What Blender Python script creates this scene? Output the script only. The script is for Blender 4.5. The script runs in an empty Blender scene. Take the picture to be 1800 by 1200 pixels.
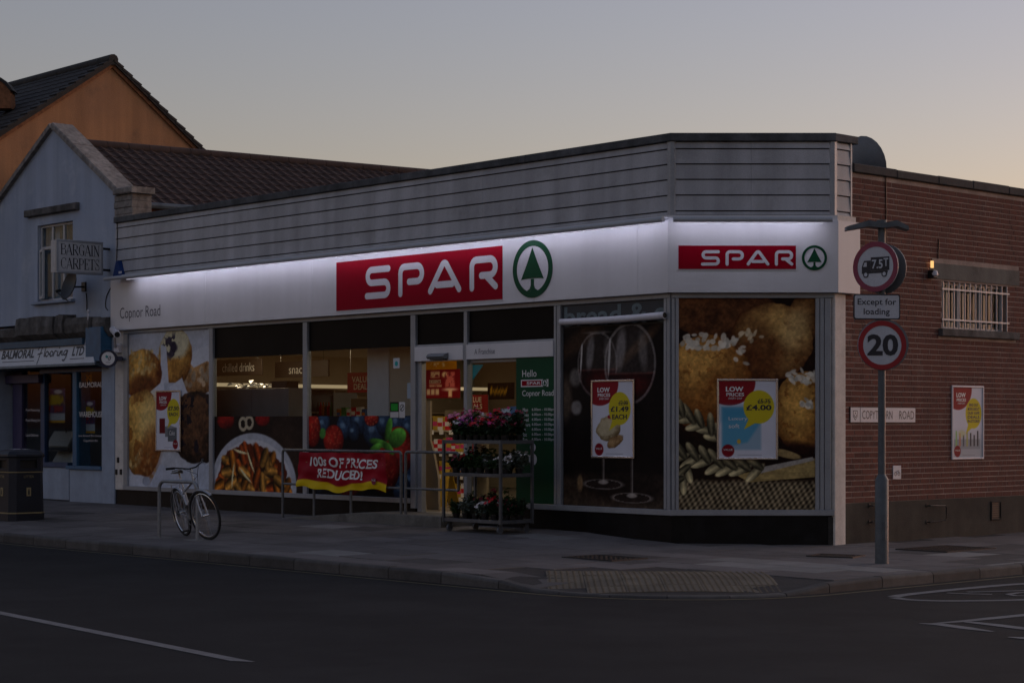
import bpy, math, random
import numpy as np
from mathutils import Vector, Matrix

# ------------------------------------------------------------------ camera
FOC, CX, CY, EYE = 3360.0, 900.0, 746.0, 1.6          # focal length / principal point in photo pixels (1800 wide)
TH = math.atan2(3360, 3100)
cT, sT = math.cos(TH), math.sin(TH)
DCOR = FOC * EYE / 209
AX, AD = (1180 - CX) / FOC * DCOR, DCOR
CAMX, CAMY = -(AX * cT - AD * sT), -(AX * sT + AD * cT)
scene = bpy.context.scene
col = scene.collection
cam_d = bpy.data.cameras.new('camera')
cam = bpy.data.objects.new('camera', cam_d)
col.objects.link(cam)
cam.location = (CAMX, CAMY, EYE)
cam.rotation_euler = (math.radians(90), 0, TH)
cam_d.sensor_width = 36
cam_d.lens = FOC / 1800 * 36
cam_d.shift_y = (CY - 600) / 1800
cam_d.clip_end = 2000
cam_d.clip_start = 0.1
scene.camera = cam

# ------------------------------------------------------------------ sky and sun (dusk)
SUN_AZ = math.atan2(sT, cT) + math.radians(30)         # world angle of the glow: to the right of the picture
SUN_EL = math.radians(0.5)
world = bpy.data.worlds.new('World')
scene.world = world
world.use_nodes = True
wn = world.node_tree
wn.nodes.clear()
sky = wn.nodes.new('ShaderNodeTexSky')
sky.sky_type = 'NISHITA'
sky.sun_disc = False
sky.sun_elevation = SUN_EL
sky.sun_rotation = math.pi / 2 - SUN_AZ
sky.air_density = 1.0
sky.dust_density = 1.2
sky.ozone_density = 1.8
hsv = wn.nodes.new('ShaderNodeHueSaturation')
hsv.inputs['Saturation'].default_value = 0.9
bg = wn.nodes.new('ShaderNodeBackground')
bg.inputs['Strength'].default_value = 0.145
wo = wn.nodes.new('ShaderNodeOutputWorld')
wb = wn.nodes.new('ShaderNodeMix')                     # camera white balance for the whole sky
wb.data_type = 'RGBA'; wb.blend_type = 'MULTIPLY'; wb.inputs['Factor'].default_value = 1
wb.inputs['B'].default_value = (1.16, .925, .95, 1)
wn.links.new(sky.outputs[0], hsv.inputs['Color'])
wn.links.new(hsv.outputs[0], wb.inputs['A'])
wn.links.new(wb.outputs['Result'], bg.inputs['Color'])
wn.links.new(bg.outputs[0], wo.inputs['Surface'])
sun_d = bpy.data.lights.new('sun', 'SUN')
sun_d.energy = 0.3
sun_d.angle = math.radians(70)
sun_d.color = (1.0, 0.86, 0.74)
sun = bpy.data.objects.new('sun', sun_d)
col.objects.link(sun)
sdir = Vector((math.cos(SUN_AZ) * math.cos(SUN_EL + .12), math.sin(SUN_AZ) * math.cos(SUN_EL + .12), math.sin(SUN_EL + .12)))
sun.rotation_euler = sdir.to_track_quat('Z', 'Y').to_euler()
sun.location = (20, 20, 20)
scene.view_settings.view_transform = 'Standard'
scene.view_settings.look = 'None'
scene.view_settings.gamma = 1
scene.view_settings.exposure = 2.0
scene.render.engine = 'CYCLES'

# ------------------------------------------------------------------ helpers
rnd = random.Random(7)
PI = math.pi


def ray(px, py):
    r = (px - CX) / FOC
    return Vector((r * cT - sT, r * sT + cT, -(py - CY) / FOC))


CAMP = Vector((CAMX, CAMY, EYE))


def gnd(px, py, z=0.0):
    d = ray(px, py)
    return CAMP + d * ((z - EYE) / d.z)


def atdist(px, py, dd):
    return CAMP + ray(px, py) * dd


class Fr:
    """a vertical working plane: u along it, v up, w out of it"""
    def __init__(s, o, u, n=None):
        s.o = Vector(o); s.u = Vector(u).normalized(); s.z = Vector((0, 0, 1))
        s.n = Vector(n).normalized() if n is not None else s.u.cross(s.z)

    def P(s, u, v, w=0.0):
        return s.o + s.u * u + s.z * v + s.n * w

    def px(s, x, y, w=0.0):
        d = ray(x, y)
        t = (s.o + s.n * w - CAMP).dot(s.n) / d.dot(s.n)
        q = CAMP + d * t - s.o
        return q.dot(s.u), q.dot(s.z)

    def U(s, x, w=0.0):
        return s.px(x, 700, w)[0]

    def V(s, x, y, w=0.0):
        return s.px(x, y, w)[1]

    def off(s, w):
        return Fr(s.o + s.n * w, s.u, s.n)


FA = Fr((0, 0, 0), (1, 0, 0))
CH = Fr((0, 0, 0), (cT, sT, 0))
BX, BY = 1.479, 1.604
SD = Fr((BX, BY, 0), (0, 1, 0))


class Flat(Fr):
    """a horizontal plane: u, v on the ground, w up"""
    def __init__(s, o, u):
        s.o = Vector(o); s.u = Vector(u).normalized(); s.n = Vector((0, 0, 1)); s.z = s.n.cross(s.u)


class Gen(Fr):
    def __init__(s, o, u, z):
        s.o = Vector(o); s.u = Vector(u).normalized(); s.z = Vector(z).normalized(); s.n = s.u.cross(s.z)


WL = {}


def clean_props(o, label=None, cat=None, group=None, kind=None):
    if label: o['label'] = label
    if cat: o['category'] = cat
    if group: o['group'] = group
    if kind: o['kind'] = kind
    return o


def thing(name, label, cat, loc=(0, 0, 0), group=None, kind=None):
    o = bpy.data.objects.new(name, None)
    col.objects.link(o)
    o.empty_display_size = .1
    o.location = loc
    WL[o.name] = Vector(loc)
    return clean_props(o, label, cat, group, kind)


def wloc(o):
    return WL[o.name].copy()


class MB:
    def __init__(s):
        s.v = []; s.f = []; s.m = []

    def add(s, vs, fs, m=0):
        k = len(s.v)
        s.v += [tuple(p) for p in vs]
        s.f += [tuple(i + k for i in f) for f in fs]
        s.m += [m] * len(fs)
        return s

    def box(s, fr, u0, u1, v0, v1, w0, w1, m=0):
        vs = [fr.P(u, v, w) for u in (u0, u1) for v in (v0, v1) for w in (w0, w1)]
        return s.add(vs, [(0, 1, 3, 2), (4, 6, 7, 5), (0, 4, 5, 1), (2, 3, 7, 6), (0, 2, 6, 4), (1, 5, 7, 3)], m)

    def bbox(s, fr, u0, u1, v0, v1, w0, w1, b=.006, m=0):
        """box with bevelled front edges"""
        A = [fr.P(u, v, w0) for u, v in ((u0, v0), (u1, v0), (u1, v1), (u0, v1))]
        B = [fr.P(u, v, w1 - b) for u, v in ((u0, v0), (u1, v0), (u1, v1), (u0, v1))]
        C = [fr.P(u, v, w1) for u, v in ((u0 + b, v0 + b), (u1 - b, v0 + b), (u1 - b, v1 - b), (u0 + b, v1 - b))]
        fs = [(3, 2, 1, 0), (8, 9, 10, 11)]
        for k in range(4):
            j = (k + 1) % 4
            fs += [(k, j, 4 + j, 4 + k), (4 + k, 4 + j, 8 + j, 8 + k)]
        return s.add(A + B + C, fs, m)

    def prism(s, fr, pts, w0, w1, m=0):
        n = len(pts)
        vs = [fr.P(u, v, w0) for u, v in pts] + [fr.P(u, v, w1) for u, v in pts]
        fs = [tuple(range(n - 1, -1, -1)), tuple(range(n, 2 * n))]
        fs += [(k, (k + 1) % n, n + (k + 1) % n, n + k) for k in range(n)]
        return s.add(vs, fs, m)

    def flat(s, fr, pts, w=0.0, m=0):
        return s.add([fr.P(u, v, w) for u, v in pts], [tuple(range(len(pts)))], m)

    def ring(s, fr, cu, cv, r0, r1, w0, w1, n=40, m=0, sx=1.0, a0=0, a1=2 * PI):
        vs = []; full = abs(a1 - a0 - 2 * PI) < 1e-6
        N = n if full else n + 1
        for k in range(N):
            a = a0 + (a1 - a0) * k / n
            x, y = math.cos(a), math.sin(a)
            for r, w in ((r0, w0), (r1, w0), (r1, w1), (r0, w1)):
                vs.append(fr.P(cu + sx * r * x, cv + r * y, w))
        fs = []
        for k in range(n):
            j = (k + 1) % N
            for q in range(4):
                p = (q + 1) % 4
                fs.append((4 * k + q, 4 * k + p, 4 * j + p, 4 * j + q))
        return s.add(vs, fs, m)

    def disc(s, fr, cu, cv, r, w0, w1, n=40, m=0, sx=1.0):
        return s.prism(fr, [(cu + sx * r * math.cos(2 * PI * k / n), cv + r * math.sin(2 * PI * k / n)) for k in range(n)], w0, w1, m)

    def tube(s, pts, r, n=8, m=0, closed=False, rr=None):
        pts = [Vector(p) for p in pts]; N = len(pts)
        vs = []; nrm = None
        for i, p in enumerate(pts):
            a = pts[(i - 1) % N] if (closed or i > 0) else pts[i]
            b = pts[(i + 1) % N] if (closed or i < N - 1) else pts[i]
            t = (b - a).normalized()
            if nrm is None:
                nrm = t.orthogonal().normalized()
            nrm = (nrm - t * nrm.dot(t))
            if nrm.length < 1e-6: nrm = t.orthogonal()
            nrm.normalize()
            bi = t.cross(nrm)
            q = rr[i] if rr else r
            for k in range(n):
                an = 2 * PI * k / n
                vs.append(p + (nrm * math.cos(an) + bi * math.sin(an)) * q)
        fs = []
        for i in range(N if closed else N - 1):
            j = (i + 1) % N
            for k in range(n):
                l = (k + 1) % n
                fs.append((i * n + k, i * n + l, j * n + l, j * n + k))
        if not closed:
            fs += [tuple(range(n - 1, -1, -1)), tuple(range((N - 1) * n, N * n))]
        return s.add(vs, fs, m)

    def cyl(s, a, b, r0, r1=None, n=12, m=0):
        return s.tube([a, b], r0, n, m, rr=[r0, r0 if r1 is None else r1])

    def lathe(s, o, prof, n=20, m=0, axis=(0, 0, 1)):
        ax = Vector(axis).normalized(); e = ax.orthogonal().normalized(); g = ax.cross(e); o = Vector(o)
        vs = []
        for r, h in prof:
            for k in range(n):
                a = 2 * PI * k / n
                vs.append(o + ax * h + (e * math.cos(a) + g * math.sin(a)) * r)
        fs = []
        for i in range(len(prof) - 1):
            for k in range(n):
                l = (k + 1) % n
                fs.append((i * n + k, i * n + l, (i + 1) * n + l, (i + 1) * n + k))
        fs += [tuple(range(n - 1, -1, -1)), tuple(range((len(prof) - 1) * n, len(prof) * n))]
        return s.add(vs, fs, m)

    def stroke(s, fr, pts, wd, w, cap=True, m=0, th=0.0):
        """flat ribbon along a 2d path with round ends"""
        n = len(pts); L = []; R = []
        for i in range(n):
            a = pts[max(i - 1, 0)]; b = pts[min(i + 1, n - 1)]
            wi = (wd[i] if isinstance(wd, (list, tuple)) else wd) / 2
            k = 1.0
            if 0 < i < n - 1:
                d0 = (pts[i][0] - a[0], pts[i][1] - a[1]); l0 = math.hypot(*d0) or 1
                d1 = (b[0] - pts[i][0], b[1] - pts[i][1]); l1 = math.hypot(*d1) or 1
                dx, dy = d0[0] / l0 + d1[0] / l1, d0[1] / l0 + d1[1] / l1; l = math.hypot(dx, dy) or 1
                k = min(1.5, 2 / max(l, .5))
            else:
                dx, dy = b[0] - a[0], b[1] - a[1]; l = math.hypot(dx, dy) or 1
            nx, ny = -dy / l * wi * k, dx / l * wi * k
            L.append((pts[i][0] + nx, pts[i][1] + ny)); R.append((pts[i][0] - nx, pts[i][1] - ny))
        def arc(c, a, b):
            a0 = math.atan2(a[1] - c[1], a[0] - c[0]); r = math.hypot(a[0] - c[0], a[1] - c[1])
            return [(c[0] + r * math.cos(a0 - PI * q / 6), c[1] + r * math.sin(a0 - PI * q / 6)) for q in range(1, 6)]
        out = list(L)
        if cap: out += arc(pts[-1], L[-1], R[-1])
        out += R[::-1]
        if cap: out += arc(pts[0], R[0], L[0])
        nL = len(L); no = len(out)
        vs = [fr.P(u, v, w) for u, v in out]
        off = 5 if cap else 0
        fs = [(i, nL + off + (nL - 1 - i), nL + off + (nL - 2 - i), i + 1) for i in range(nL - 1)]
        if cap:
            fs.append(tuple(range(nL - 1, nL + 6))[::-1])
            fs.append(tuple([no - 6 + q for q in range(6)] + [0])[::-1])
        return s.add(vs, fs, m)

    def build(s, name, mats, parent=None, smooth=False, label=None, cat=None, group=None, kind=None):
        me = bpy.data.meshes.new(name)
        if not isinstance(mats, (list, tuple)): mats = [mats]
        V = np.array(s.v, dtype=np.float64).reshape(-1, 3)
        if parent is not None:
            o0 = np.array(wloc(parent))
        else:
            lo, hi = V.min(0), V.max(0)
            o0 = np.array([(lo[0] + hi[0]) / 2, (lo[1] + hi[1]) / 2, lo[2]])
        me.from_pydata((V - o0).tolist(), [], s.f)
        for mt in mats: me.materials.append(mt)
        if len(mats) > 1: me.polygons.foreach_set('material_index', s.m)
        if smooth:
            me.polygons.foreach_set('use_smooth', [True] * len(s.f))
            try: me.set_sharp_from_angle(angle=math.radians(38))
            except Exception: pass
        me.update()
        o = bpy.data.objects.new(name, me)
        col.objects.link(o)
        if parent is not None:
            o.parent = parent
            WL[o.name] = Vector(o0)
        else:
            o.location = o0; WL[o.name] = Vector(o0)
        return clean_props(o, label, cat, group, kind)


def place(name, mesh, parent, wpos, rot=None):
    """one more object sharing mesh data, at a world position"""
    o = bpy.data.objects.new(name, mesh)
    col.objects.link(o)
    o.parent = parent
    o.location = Vector(wpos) - wloc(parent)
    if rot is not None: o.rotation_euler = rot
    WL[o.name] = Vector(wpos)
    return o


# ------------------------------------------------------------------ materials
def lin(r, g=None, b=None):
    if g is None: r, g, b = r
    f = lambda c: (c / 255 / 12.92) if c / 255 <= .04045 else ((c / 255 + .055) / 1.055) ** 2.4
    return (f(r), f(g), f(b))


def pm(name, c, rough=.6, metal=0.0, var=.18, scale=4.0, fine=60.0, bump=.0, spec=.4, coat=0.0, streak=0.0, c2=None, orand=0.0, fvar=.08, patch=None):
    """procedural paint / stone / metal: large blotches, fine grain, optional vertical streaks and splash dirt near the ground"""
    m = bpy.data.materials.new(name); m.use_nodes = True
    nt = m.node_tree; N = nt.nodes; L = nt.links
    b = N['Principled BSDF']
    geo = N.new('ShaderNodeNewGeometry')
    n1 = N.new('ShaderNodeTexNoise'); n1.inputs['Scale'].default_value = scale; n1.inputs['Detail'].default_value = 6
    n1.inputs['Roughness'].default_value = .62
    n2 = N.new('ShaderNodeTexNoise'); n2.inputs['Scale'].default_value = fine; n2.inputs['Detail'].default_value = 3
    L.new(geo.outputs['Position'], n1.inputs['Vector']); L.new(geo.outputs['Position'], n2.inputs['Vector'])
    mx = N.new('ShaderNodeMix'); mx.data_type = 'RGBA'
    mr = N.new('ShaderNodeMapRange'); mr.inputs['From Min'].default_value = .3; mr.inputs['From Max'].default_value = .7
    L.new(n1.outputs['Fac'], mr.inputs['Value']); L.new(mr.outputs[0], mx.inputs['Factor'])
    ca = tuple(x * (1 - var) for x in c) if c2 is None else c
    cb = tuple(min(.9, x * (1 + var)) for x in c) if c2 is None else c2
    mx.inputs['A'].default_value = (*ca, 1); mx.inputs['B'].default_value = (*cb, 1)
    cur = mx.outputs['Result']

    def mul(cur, fac_socket, lo, hi, f0=.3, f1=.7):
        r = N.new('ShaderNodeMapRange'); r.inputs['From Min'].default_value = f0; r.inputs['From Max'].default_value = f1
        r.inputs['To Min'].default_value = lo; r.inputs['To Max'].default_value = hi
        L.new(fac_socket, r.inputs['Value'])
        q = N.new('ShaderNodeVectorMath'); q.operation = 'SCALE'
        L.new(cur, q.inputs[0]); L.new(r.outputs[0], q.inputs['Scale'])
        return q.outputs[0]
    if fvar: cur = mul(cur, n2.outputs['Fac'], 1 - fvar, 1 + fvar)
    if patch:                     # worn or stained patches: colour, noise scale, threshold, strength
        pc, ps, pt, pa = patch
        n4 = N.new('ShaderNodeTexNoise'); n4.inputs['Scale'].default_value = ps; n4.inputs['Detail'].default_value = 7; n4.inputs['Roughness'].default_value = .66
        L.new(geo.outputs['Position'], n4.inputs['Vector'])
        r4 = N.new('ShaderNodeMapRange'); r4.inputs['From Min'].default_value = pt; r4.inputs['From Max'].default_value = pt + .09; r4.inputs['To Max'].default_value = pa
        L.new(n4.outputs['Fac'], r4.inputs['Value'])
        m4 = N.new('ShaderNodeMix'); m4.data_type = 'RGBA'; m4.inputs['B'].default_value = (*pc, 1)
        L.new(r4.outputs[0], m4.inputs['Factor']); L.new(cur, m4.inputs['A']); cur = m4.outputs['Result']
    if streak:
        mp = N.new('ShaderNodeMapping'); mp.inputs['Scale'].default_value = (1.9, 1.9, .16)
        L.new(geo.outputs['Position'], mp.inputs['Vector'])
        n3 = N.new('ShaderNodeTexNoise'); n3.inputs['Scale'].default_value = 1.6; n3.inputs['Detail'].default_value = 5
        L.new(mp.outputs[0], n3.inputs['Vector'])
        cur = mul(cur, n3.outputs['Fac'], 1 - streak, 1 + streak * .4, .35, .65)
    if orand:
        oi = N.new('ShaderNodeObjectInfo')
        cur = mul(cur, oi.outputs['Random'], 1 - orand, 1 + orand, 0, 1)
    L.new(cur, b.inputs['Base Color'])
    b.inputs['Roughness'].default_value = rough
    b.inputs['Metallic'].default_value = metal
    b.inputs['Specular IOR Level'].default_value = spec
    if coat: b.inputs['Coat Weight'].default_value = coat; b.inputs['Coat Roughness'].default_value = .12
    if bump:
        bp = N.new('ShaderNodeBump'); bp.inputs['Strength'].default_value = min(1, bump); bp.inputs['Distance'].default_value = .01
        L.new(n2.outputs['Fac'], bp.inputs['Height']); L.new(bp.outputs[0], b.inputs['Normal'])
    return m


def emit(name, c, s):
    m = bpy.data.materials.new(name); m.use_nodes = True
    nt = m.node_tree; nt.nodes.clear()
    e = nt.nodes.new('ShaderNodeEmission'); e.inputs[0].default_value = (*c, 1); e.inputs[1].default_value = s
    o = nt.nodes.new('ShaderNodeOutputMaterial'); nt.links.new(e.outputs[0], o.inputs[0])
    return m


def glass(name, tint=(.86, .88, .87), ior=1.38):
    m = bpy.data.materials.new(name); m.use_nodes = True
    nt = m.node_tree; nt.nodes.clear(); N = nt.nodes
    t = N.new('ShaderNodeBsdfTransparent'); t.inputs[0].default_value = (*tint, 1)
    g = N.new('ShaderNodeBsdfGlossy'); g.inputs['Roughness'].default_value = .02
    f = N.new('ShaderNodeFresnel'); f.inputs[0].default_value = ior
    x = N.new('ShaderNodeMixShader'); o = N.new('ShaderNodeOutputMaterial')
    ge = N.new('ShaderNodeNewGeometry'); iv = N.new('ShaderNodeMath'); iv.operation = 'SUBTRACT'; iv.inputs[0].default_value = 1
    mu = N.new('ShaderNodeMath'); mu.operation = 'MULTIPLY'     # only the front surface reflects
    nt.links.new(ge.outputs['Backfacing'], iv.inputs[1]); nt.links.new(iv.outputs[0], mu.inputs[0]); nt.links.new(f.outputs[0], mu.inputs[1])
    nt.links.new(mu.outputs[0], x.inputs[0]); nt.links.new(t.outputs[0], x.inputs[1]); nt.links.new(g.outputs[0], x.inputs[2])
    nt.links.new(x.outputs[0], o.inputs[0])
    return m


def print_mat(name, rough=.55):
    m = bpy.data.materials.new(name); m.use_nodes = True
    nt = m.node_tree; b = nt.nodes['Principled BSDF']
    a = nt.nodes.new('ShaderNodeVertexColor'); a.layer_name = 'ink'
    nt.links.new(a.outputs[0], b.inputs['Base Color'])
    b.inputs['Roughness'].default_value = rough; b.inputs['Specular IOR Level'].default_value = .1
    return m


M = {}
M['print'] = print_mat('printed_vinyl')
M['white'] = pm('white_panel', (.60, .61, .63), .35, var=.035, scale=1.5, streak=.05, fvar=.02)
M['whitepaint'] = pm('white_paint_worn', (.60, .57, .53), .6, var=.12, scale=6, streak=.15, bump=.2, patch=((.34, .31, .28), 5.0, .60, .6))
M['alu'] = pm('anodised_aluminium', (.30, .32, .345), .42, .25, var=.08, scale=3, streak=.1)
M['aludark'] = pm('aluminium_gasket', (.03, .03, .032), .6)
M['clad'] = pm('grey_weatherboard', (.40, .405, .42), .55, var=.12, scale=1.2, streak=.2, orand=.06, patch=((.30, .30, .30), 1.6, .55, .5))
M['felt'] = pm('roofing_felt', (.085, .09, .095), .85, var=.35, scale=5, bump=.3, streak=.3)
M['plinth'] = pm('black_stallriser', (.008, .008, .009), .4, var=.5, scale=4, streak=.3, spec=.15)
M['darkfilm'] = pm('dark_bulkhead_film', (.009, .0075, .007), .4, var=.25, scale=1.2, spec=.06)
M['glass'] = glass('shop_glass')
M['red'] = pm('red_sign_face', (.27, .0008, .013), .5, spec=.05, var=.05, scale=2, fvar=.03)
M['green'] = pm('green_sign_face', (.003, .058, .024), .45, spec=.15, var=.06)
M['letter'] = pm('silver_white_letter', (.60, .60, .64), .35, var=.03)
M['ink'] = pm('dark_ink', (.02, .02, .028), .5, var=.02)
M['inkgrey'] = pm('grey_ink', (.075, .077, .095), .5, var=.02)
M['wink'] = pm('white_ink', (.72, .72, .72), .5, var=.02)
M['asphalt'] = pm('asphalt', (.022, .0225, .0235), .9, var=.2, scale=1.1, fine=170, bump=.55, fvar=.45, spec=.15, patch=((.034, .034, .035), .35, .52, .6))
M['slab'] = pm('paving_concrete', (.125, .115, .112), .85, var=.2, scale=2.4, fine=120, bump=.35, fvar=.22, orand=.22, patch=((.075, .07, .067), 1.2, .53, .6))
M['slabpale'] = pm('paving_concrete_new', (.20, .195, .185), .85, var=.15, scale=3, fine=120, bump=.3, fvar=.15, orand=.1)
M['slabdark'] = pm('paving_patch', (.065, .061, .06), .9, var=.2, scale=3, fine=120, bump=.4, fvar=.3, orand=.1)
M['joint'] = pm('joint_sand', (.036, .033, .032), .95, var=.25, fine=150, bump=.4, fvar=.3)
M['tactile'] = pm('buff_tactile', (.15, .125, .09), .85, var=.2, scale=3, fine=110, bump=.3, orand=.12)
M['kerb'] = pm('kerb_concrete', (.075, .071, .067), .85, var=.25, scale=4, fine=90, bump=.4, fvar=.2, orand=.2)
M['ironc'] = pm('iron_cover', (.028, .026, .025), .6, .3, var=.3, scale=10, bump=.4)
M['paint'] = pm('road_paint', (.17, .172, .175), .8, var=.22, scale=7, fine=120, bump=.35, fvar=.3)
M['yline'] = pm('worn_yellow_line', (.12, .10, .055), .85, var=.35, scale=8, fine=120, fvar=.3)
M['mortar'] = pm('mortar', (.36, .28, .24), .95, var=.25, scale=3, fine=90, bump=.4, fvar=.2, streak=.15)
M['brick'] = pm('red_brick', (.14, .045, .030), .9, var=.3, scale=1.6, fine=95, bump=.4, fvar=.2, orand=.33, c2=(.10, .042, .032), patch=((.22, .16, .135), 1.3, .60, .5))
M['brickmix'] = pm('red_brick_far', (.14, .045, .030), .9, var=.3, scale=4.2, fine=95, bump=.4, fvar=.25, c2=(.092, .040, .032), patch=((.22, .16, .135), 1.3, .60, .5))
M['render'] = pm('cement_plinth', (.050, .044, .035), .9, var=.35, scale=1.7, fine=70, bump=.4, streak=.25)
M['coping'] = pm('dark_coping', (.05, .05, .051), .85, var=.3, scale=4, bump=.4, orand=.12)
M['concrete'] = pm('concrete', (.15, .145, .13), .9, var=.2, scale=3, fine=70, bump=.4, streak=.2, patch=((.08, .075, .065), 2.2, .54, .6))
M['trolley'] = pm('trolley_steel', (.115, .12, .128), .5, .4, var=.2, scale=8, streak=.2)
M['galv'] = pm('galvanised_steel', (.25, .265, .28), .5, .5, var=.18, scale=8, streak=.2)
M['postgrey'] = pm('grey_post_paint', (.115, .135, .15), .5, .1, var=.22, scale=8, streak=.3)
M['railgrey'] = pm('rail_paint', (.12, .125, .13), .5, .2, var=.3, scale=12, bump=.15)
M['signwhite'] = pm('sign_white', (.52, .55, .60), .38, var=.05, scale=6, streak=.05)
M['signred'] = pm('sign_red', (.30, .010, .018), .4, var=.08)
M['signpink'] = pm('faded_sign_red', (.25, .035, .075), .45, var=.12)
M['signback'] = pm('sign_back', (.16, .17, .18), .55, .2, var=.15)
M['black'] = pm('black_plastic', (.012, .012, .013), .45, var=.2)
M['rubber'] = pm('rubber', (.014, .014, .014), .8, var=.2)
M['blue'] = pm('blue_render', (.32, .38, .49), .85, var=.16, scale=1.3, fine=60, bump=.35, streak=.14, c2=(.39, .45, .54), patch=((.50, .55, .62), 1.1, .56, .55))
M['bluew'] = pm('pale_blue_paint', (.28, .34, .43), .6, var=.12, scale=3, streak=.12)
M['bluedk'] = pm('blue_joinery', (.02, .055, .13), .4, var=.15, scale=5)
M['bluemid'] = pm('mid_blue_joinery', (.03, .11, .21), .4, var=.15, scale=5)
M['tealblue'] = pm('teal_blue_box', (.045, .095, .15), .5, var=.15)
M['navy'] = pm('navy_plastic', (.012, .017, .05), .4, var=.15)
M['purple'] = pm('purple_joinery', (.045, .04, .10), .5, var=.15)
M['roofdark'] = pm('louvre_iron', (.012, .011, .010), .8, var=.3)
M['stone'] = pm('weathered_stone', (.24, .22, .20), .9, var=.4, scale=9, fine=60, bump=.6, streak=.25)
M['stonegrey'] = pm('crumbling_cornice', (.11, .105, .10), .92, var=.4, scale=6, fine=45, bump=.7, streak=.4)
M['orange'] = pm('orange_render', (.46, .235, .11), .9, var=.22, scale=1.0, fine=40, bump=.4, streak=.2, c2=(.36, .19, .10), patch=((.20, .12, .075), .8, .54, .5))
M['tile'] = pm('brown_pantile', (.058, .034, .026), .8, var=.3, scale=3, fine=40, bump=.3, orand=.1)
M['slate'] = pm('dark_roof_tile', (.032, .030, .028), .8, var=.3, scale=3, fine=40, bump=.3)
M['brickold'] = pm('old_brick', (.25, .11, .05), .9, var=.35, scale=12, bump=.5)
M['upvc'] = pm('white_upvc', (.46, .47, .48), .4, var=.06)
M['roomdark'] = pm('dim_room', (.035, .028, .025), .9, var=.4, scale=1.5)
M['curtain'] = pm('curtain_cloth', (.30, .27, .24), .9, var=.3, scale=8)
M['cream'] = pm('interior_cream', (.44, .38, .29), .8, var=.06, scale=1)
M['ceil'] = pm('interior_ceiling', (.45, .42, .36), .8, var=.05)
M['vinylfloor'] = pm('interior_floor', (.18, .16, .14), .4, var=.1)
M['brownsign'] = pm('brown_hanging_sign', (.045, .034, .028), .5, var=.1)
M['greycab'] = pm('grey_cabinet', (.10, .11, .125), .45, var=.08, streak=.06)
M['warm'] = emit('warm_strip', (1.0, .74, .42), .10)
M['fridge'] = emit('fridge_light', (1.0, .72, .45), .07)
M['led'] = emit('led_tube', (.84, .80, 1.0), 4.2)
M['lineglow'] = emit('bright_line_glow', (.86, .83, 1.0), .13)  # dim glow for the bright line added under the trough
M['chrome'] = pm('chrome', (.55, .56, .57), .25, .9, var=.06)
M['bikesilver'] = pm('silver_frame', (.42, .43, .45), .35, .5, var=.08)
M['binbody'] = pm('bin_plastic', (.010, .013, .022), .5, var=.15, bump=.15)
M['gold'] = pm('gold_print', (.30, .24, .12), .5, var=.1)
M['leafA'] = pm('leaf_green', (.035, .075, .022), .6, var=.4, scale=30)
M['leafB'] = pm('leaf_dark', (.022, .045, .018), .6, var=.4, scale=30)
M['leafC'] = pm('leaf_silver', (.10, .125, .10), .6, var=.3, scale=30)
for n_, c_ in dict(fred=(.55, .014, .025), fpink=(.68, .20, .36), fpurple=(.42, .05, .36), fwhite=(.75, .72, .72), fmag=(.58, .04, .18), fdark=(.22, .014, .04)).items():
    M[n_] = pm('petal_' + n_, c_, .6, var=.15, scale=40)


# ------------------------------------------------------------------ text
def glyphs(s, offset=0.0, shear=0.0, spacing=1.0):
    c = bpy.data.curves.new('t', 'FONT')
    c.body = s; c.size = 1; c.offset = offset; c.shear = shear; c.space_character = spacing
    c.resolution_u = 3
    o = bpy.data.objects.new('t', c)
    col.objects.link(o)
    dg = bpy.context.evaluated_depsgraph_get()
    me = bpy.data.meshes.new_from_object(o.evaluated_get(dg))
    V = [(v.co.x, v.co.y) for v in me.vertices]; Fs = [tuple(p.vertices) for p in me.polygons]
    bpy.data.objects.remove(o); bpy.data.curves.remove(c); bpy.data.meshes.remove(me)
    return V, Fs


def text_into(mb, s, fr, u0, u1, v0, v1, w, offset=0.0, shear=0.0, spacing=1.0, m=0, slope=0.0):
    V, Fs = glyphs(s, offset, shear, spacing)
    if not V: return
    xs = [p[0] for p in V]; ys = [p[1] for p in V]
    a, b, c, d = min(xs), max(xs), min(ys), max(ys)
    if u1 is None: u1 = u0 + (v1 - v0) * (b - a) / (d - c)
    pts = [fr.P(u0 + (x - a) / (b - a) * (u1 - u0), v0 + (y - c) / (d - c) * (v1 - v0) + slope * (x - a) / (b - a), w) for x, y in V]
    mb.add(pts, Fs, m)


def text(s, fr, u0, u1, v0, v1, w, mat, parent, name='lettering', **k):
    mb = MB(); text_into(mb, s, fr, u0, u1, v0, v1, w, **k)
    return mb.build(name, mat, parent)


# ------------------------------------------------------------------ printed pictures (colour per grid point)
def fbm(x, y, seed=0, octs=4):
    r = np.random.RandomState(seed); out = np.zeros_like(x); amp = 1.0; tot = 0
    for o in range(octs):
        T = r.rand(64, 64)
        X, Y = x * 2 ** o, y * 2 ** o
        xi, yi = np.floor(X).astype(int), np.floor(Y).astype(int)
        fx, fy = X - xi, Y - yi
        fx = fx * fx * (3 - 2 * fx); fy = fy * fy * (3 - 2 * fy)
        g = lambda a, b: T[a % 64, b % 64]
        out += amp * ((g(xi, yi) * (1 - fx) + g(xi + 1, yi) * fx) * (1 - fy) + (g(xi, yi + 1) * (1 - fx) + g(xi + 1, yi + 1) * fx) * fy)
        tot += amp; amp *= .55
    return out / tot


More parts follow.
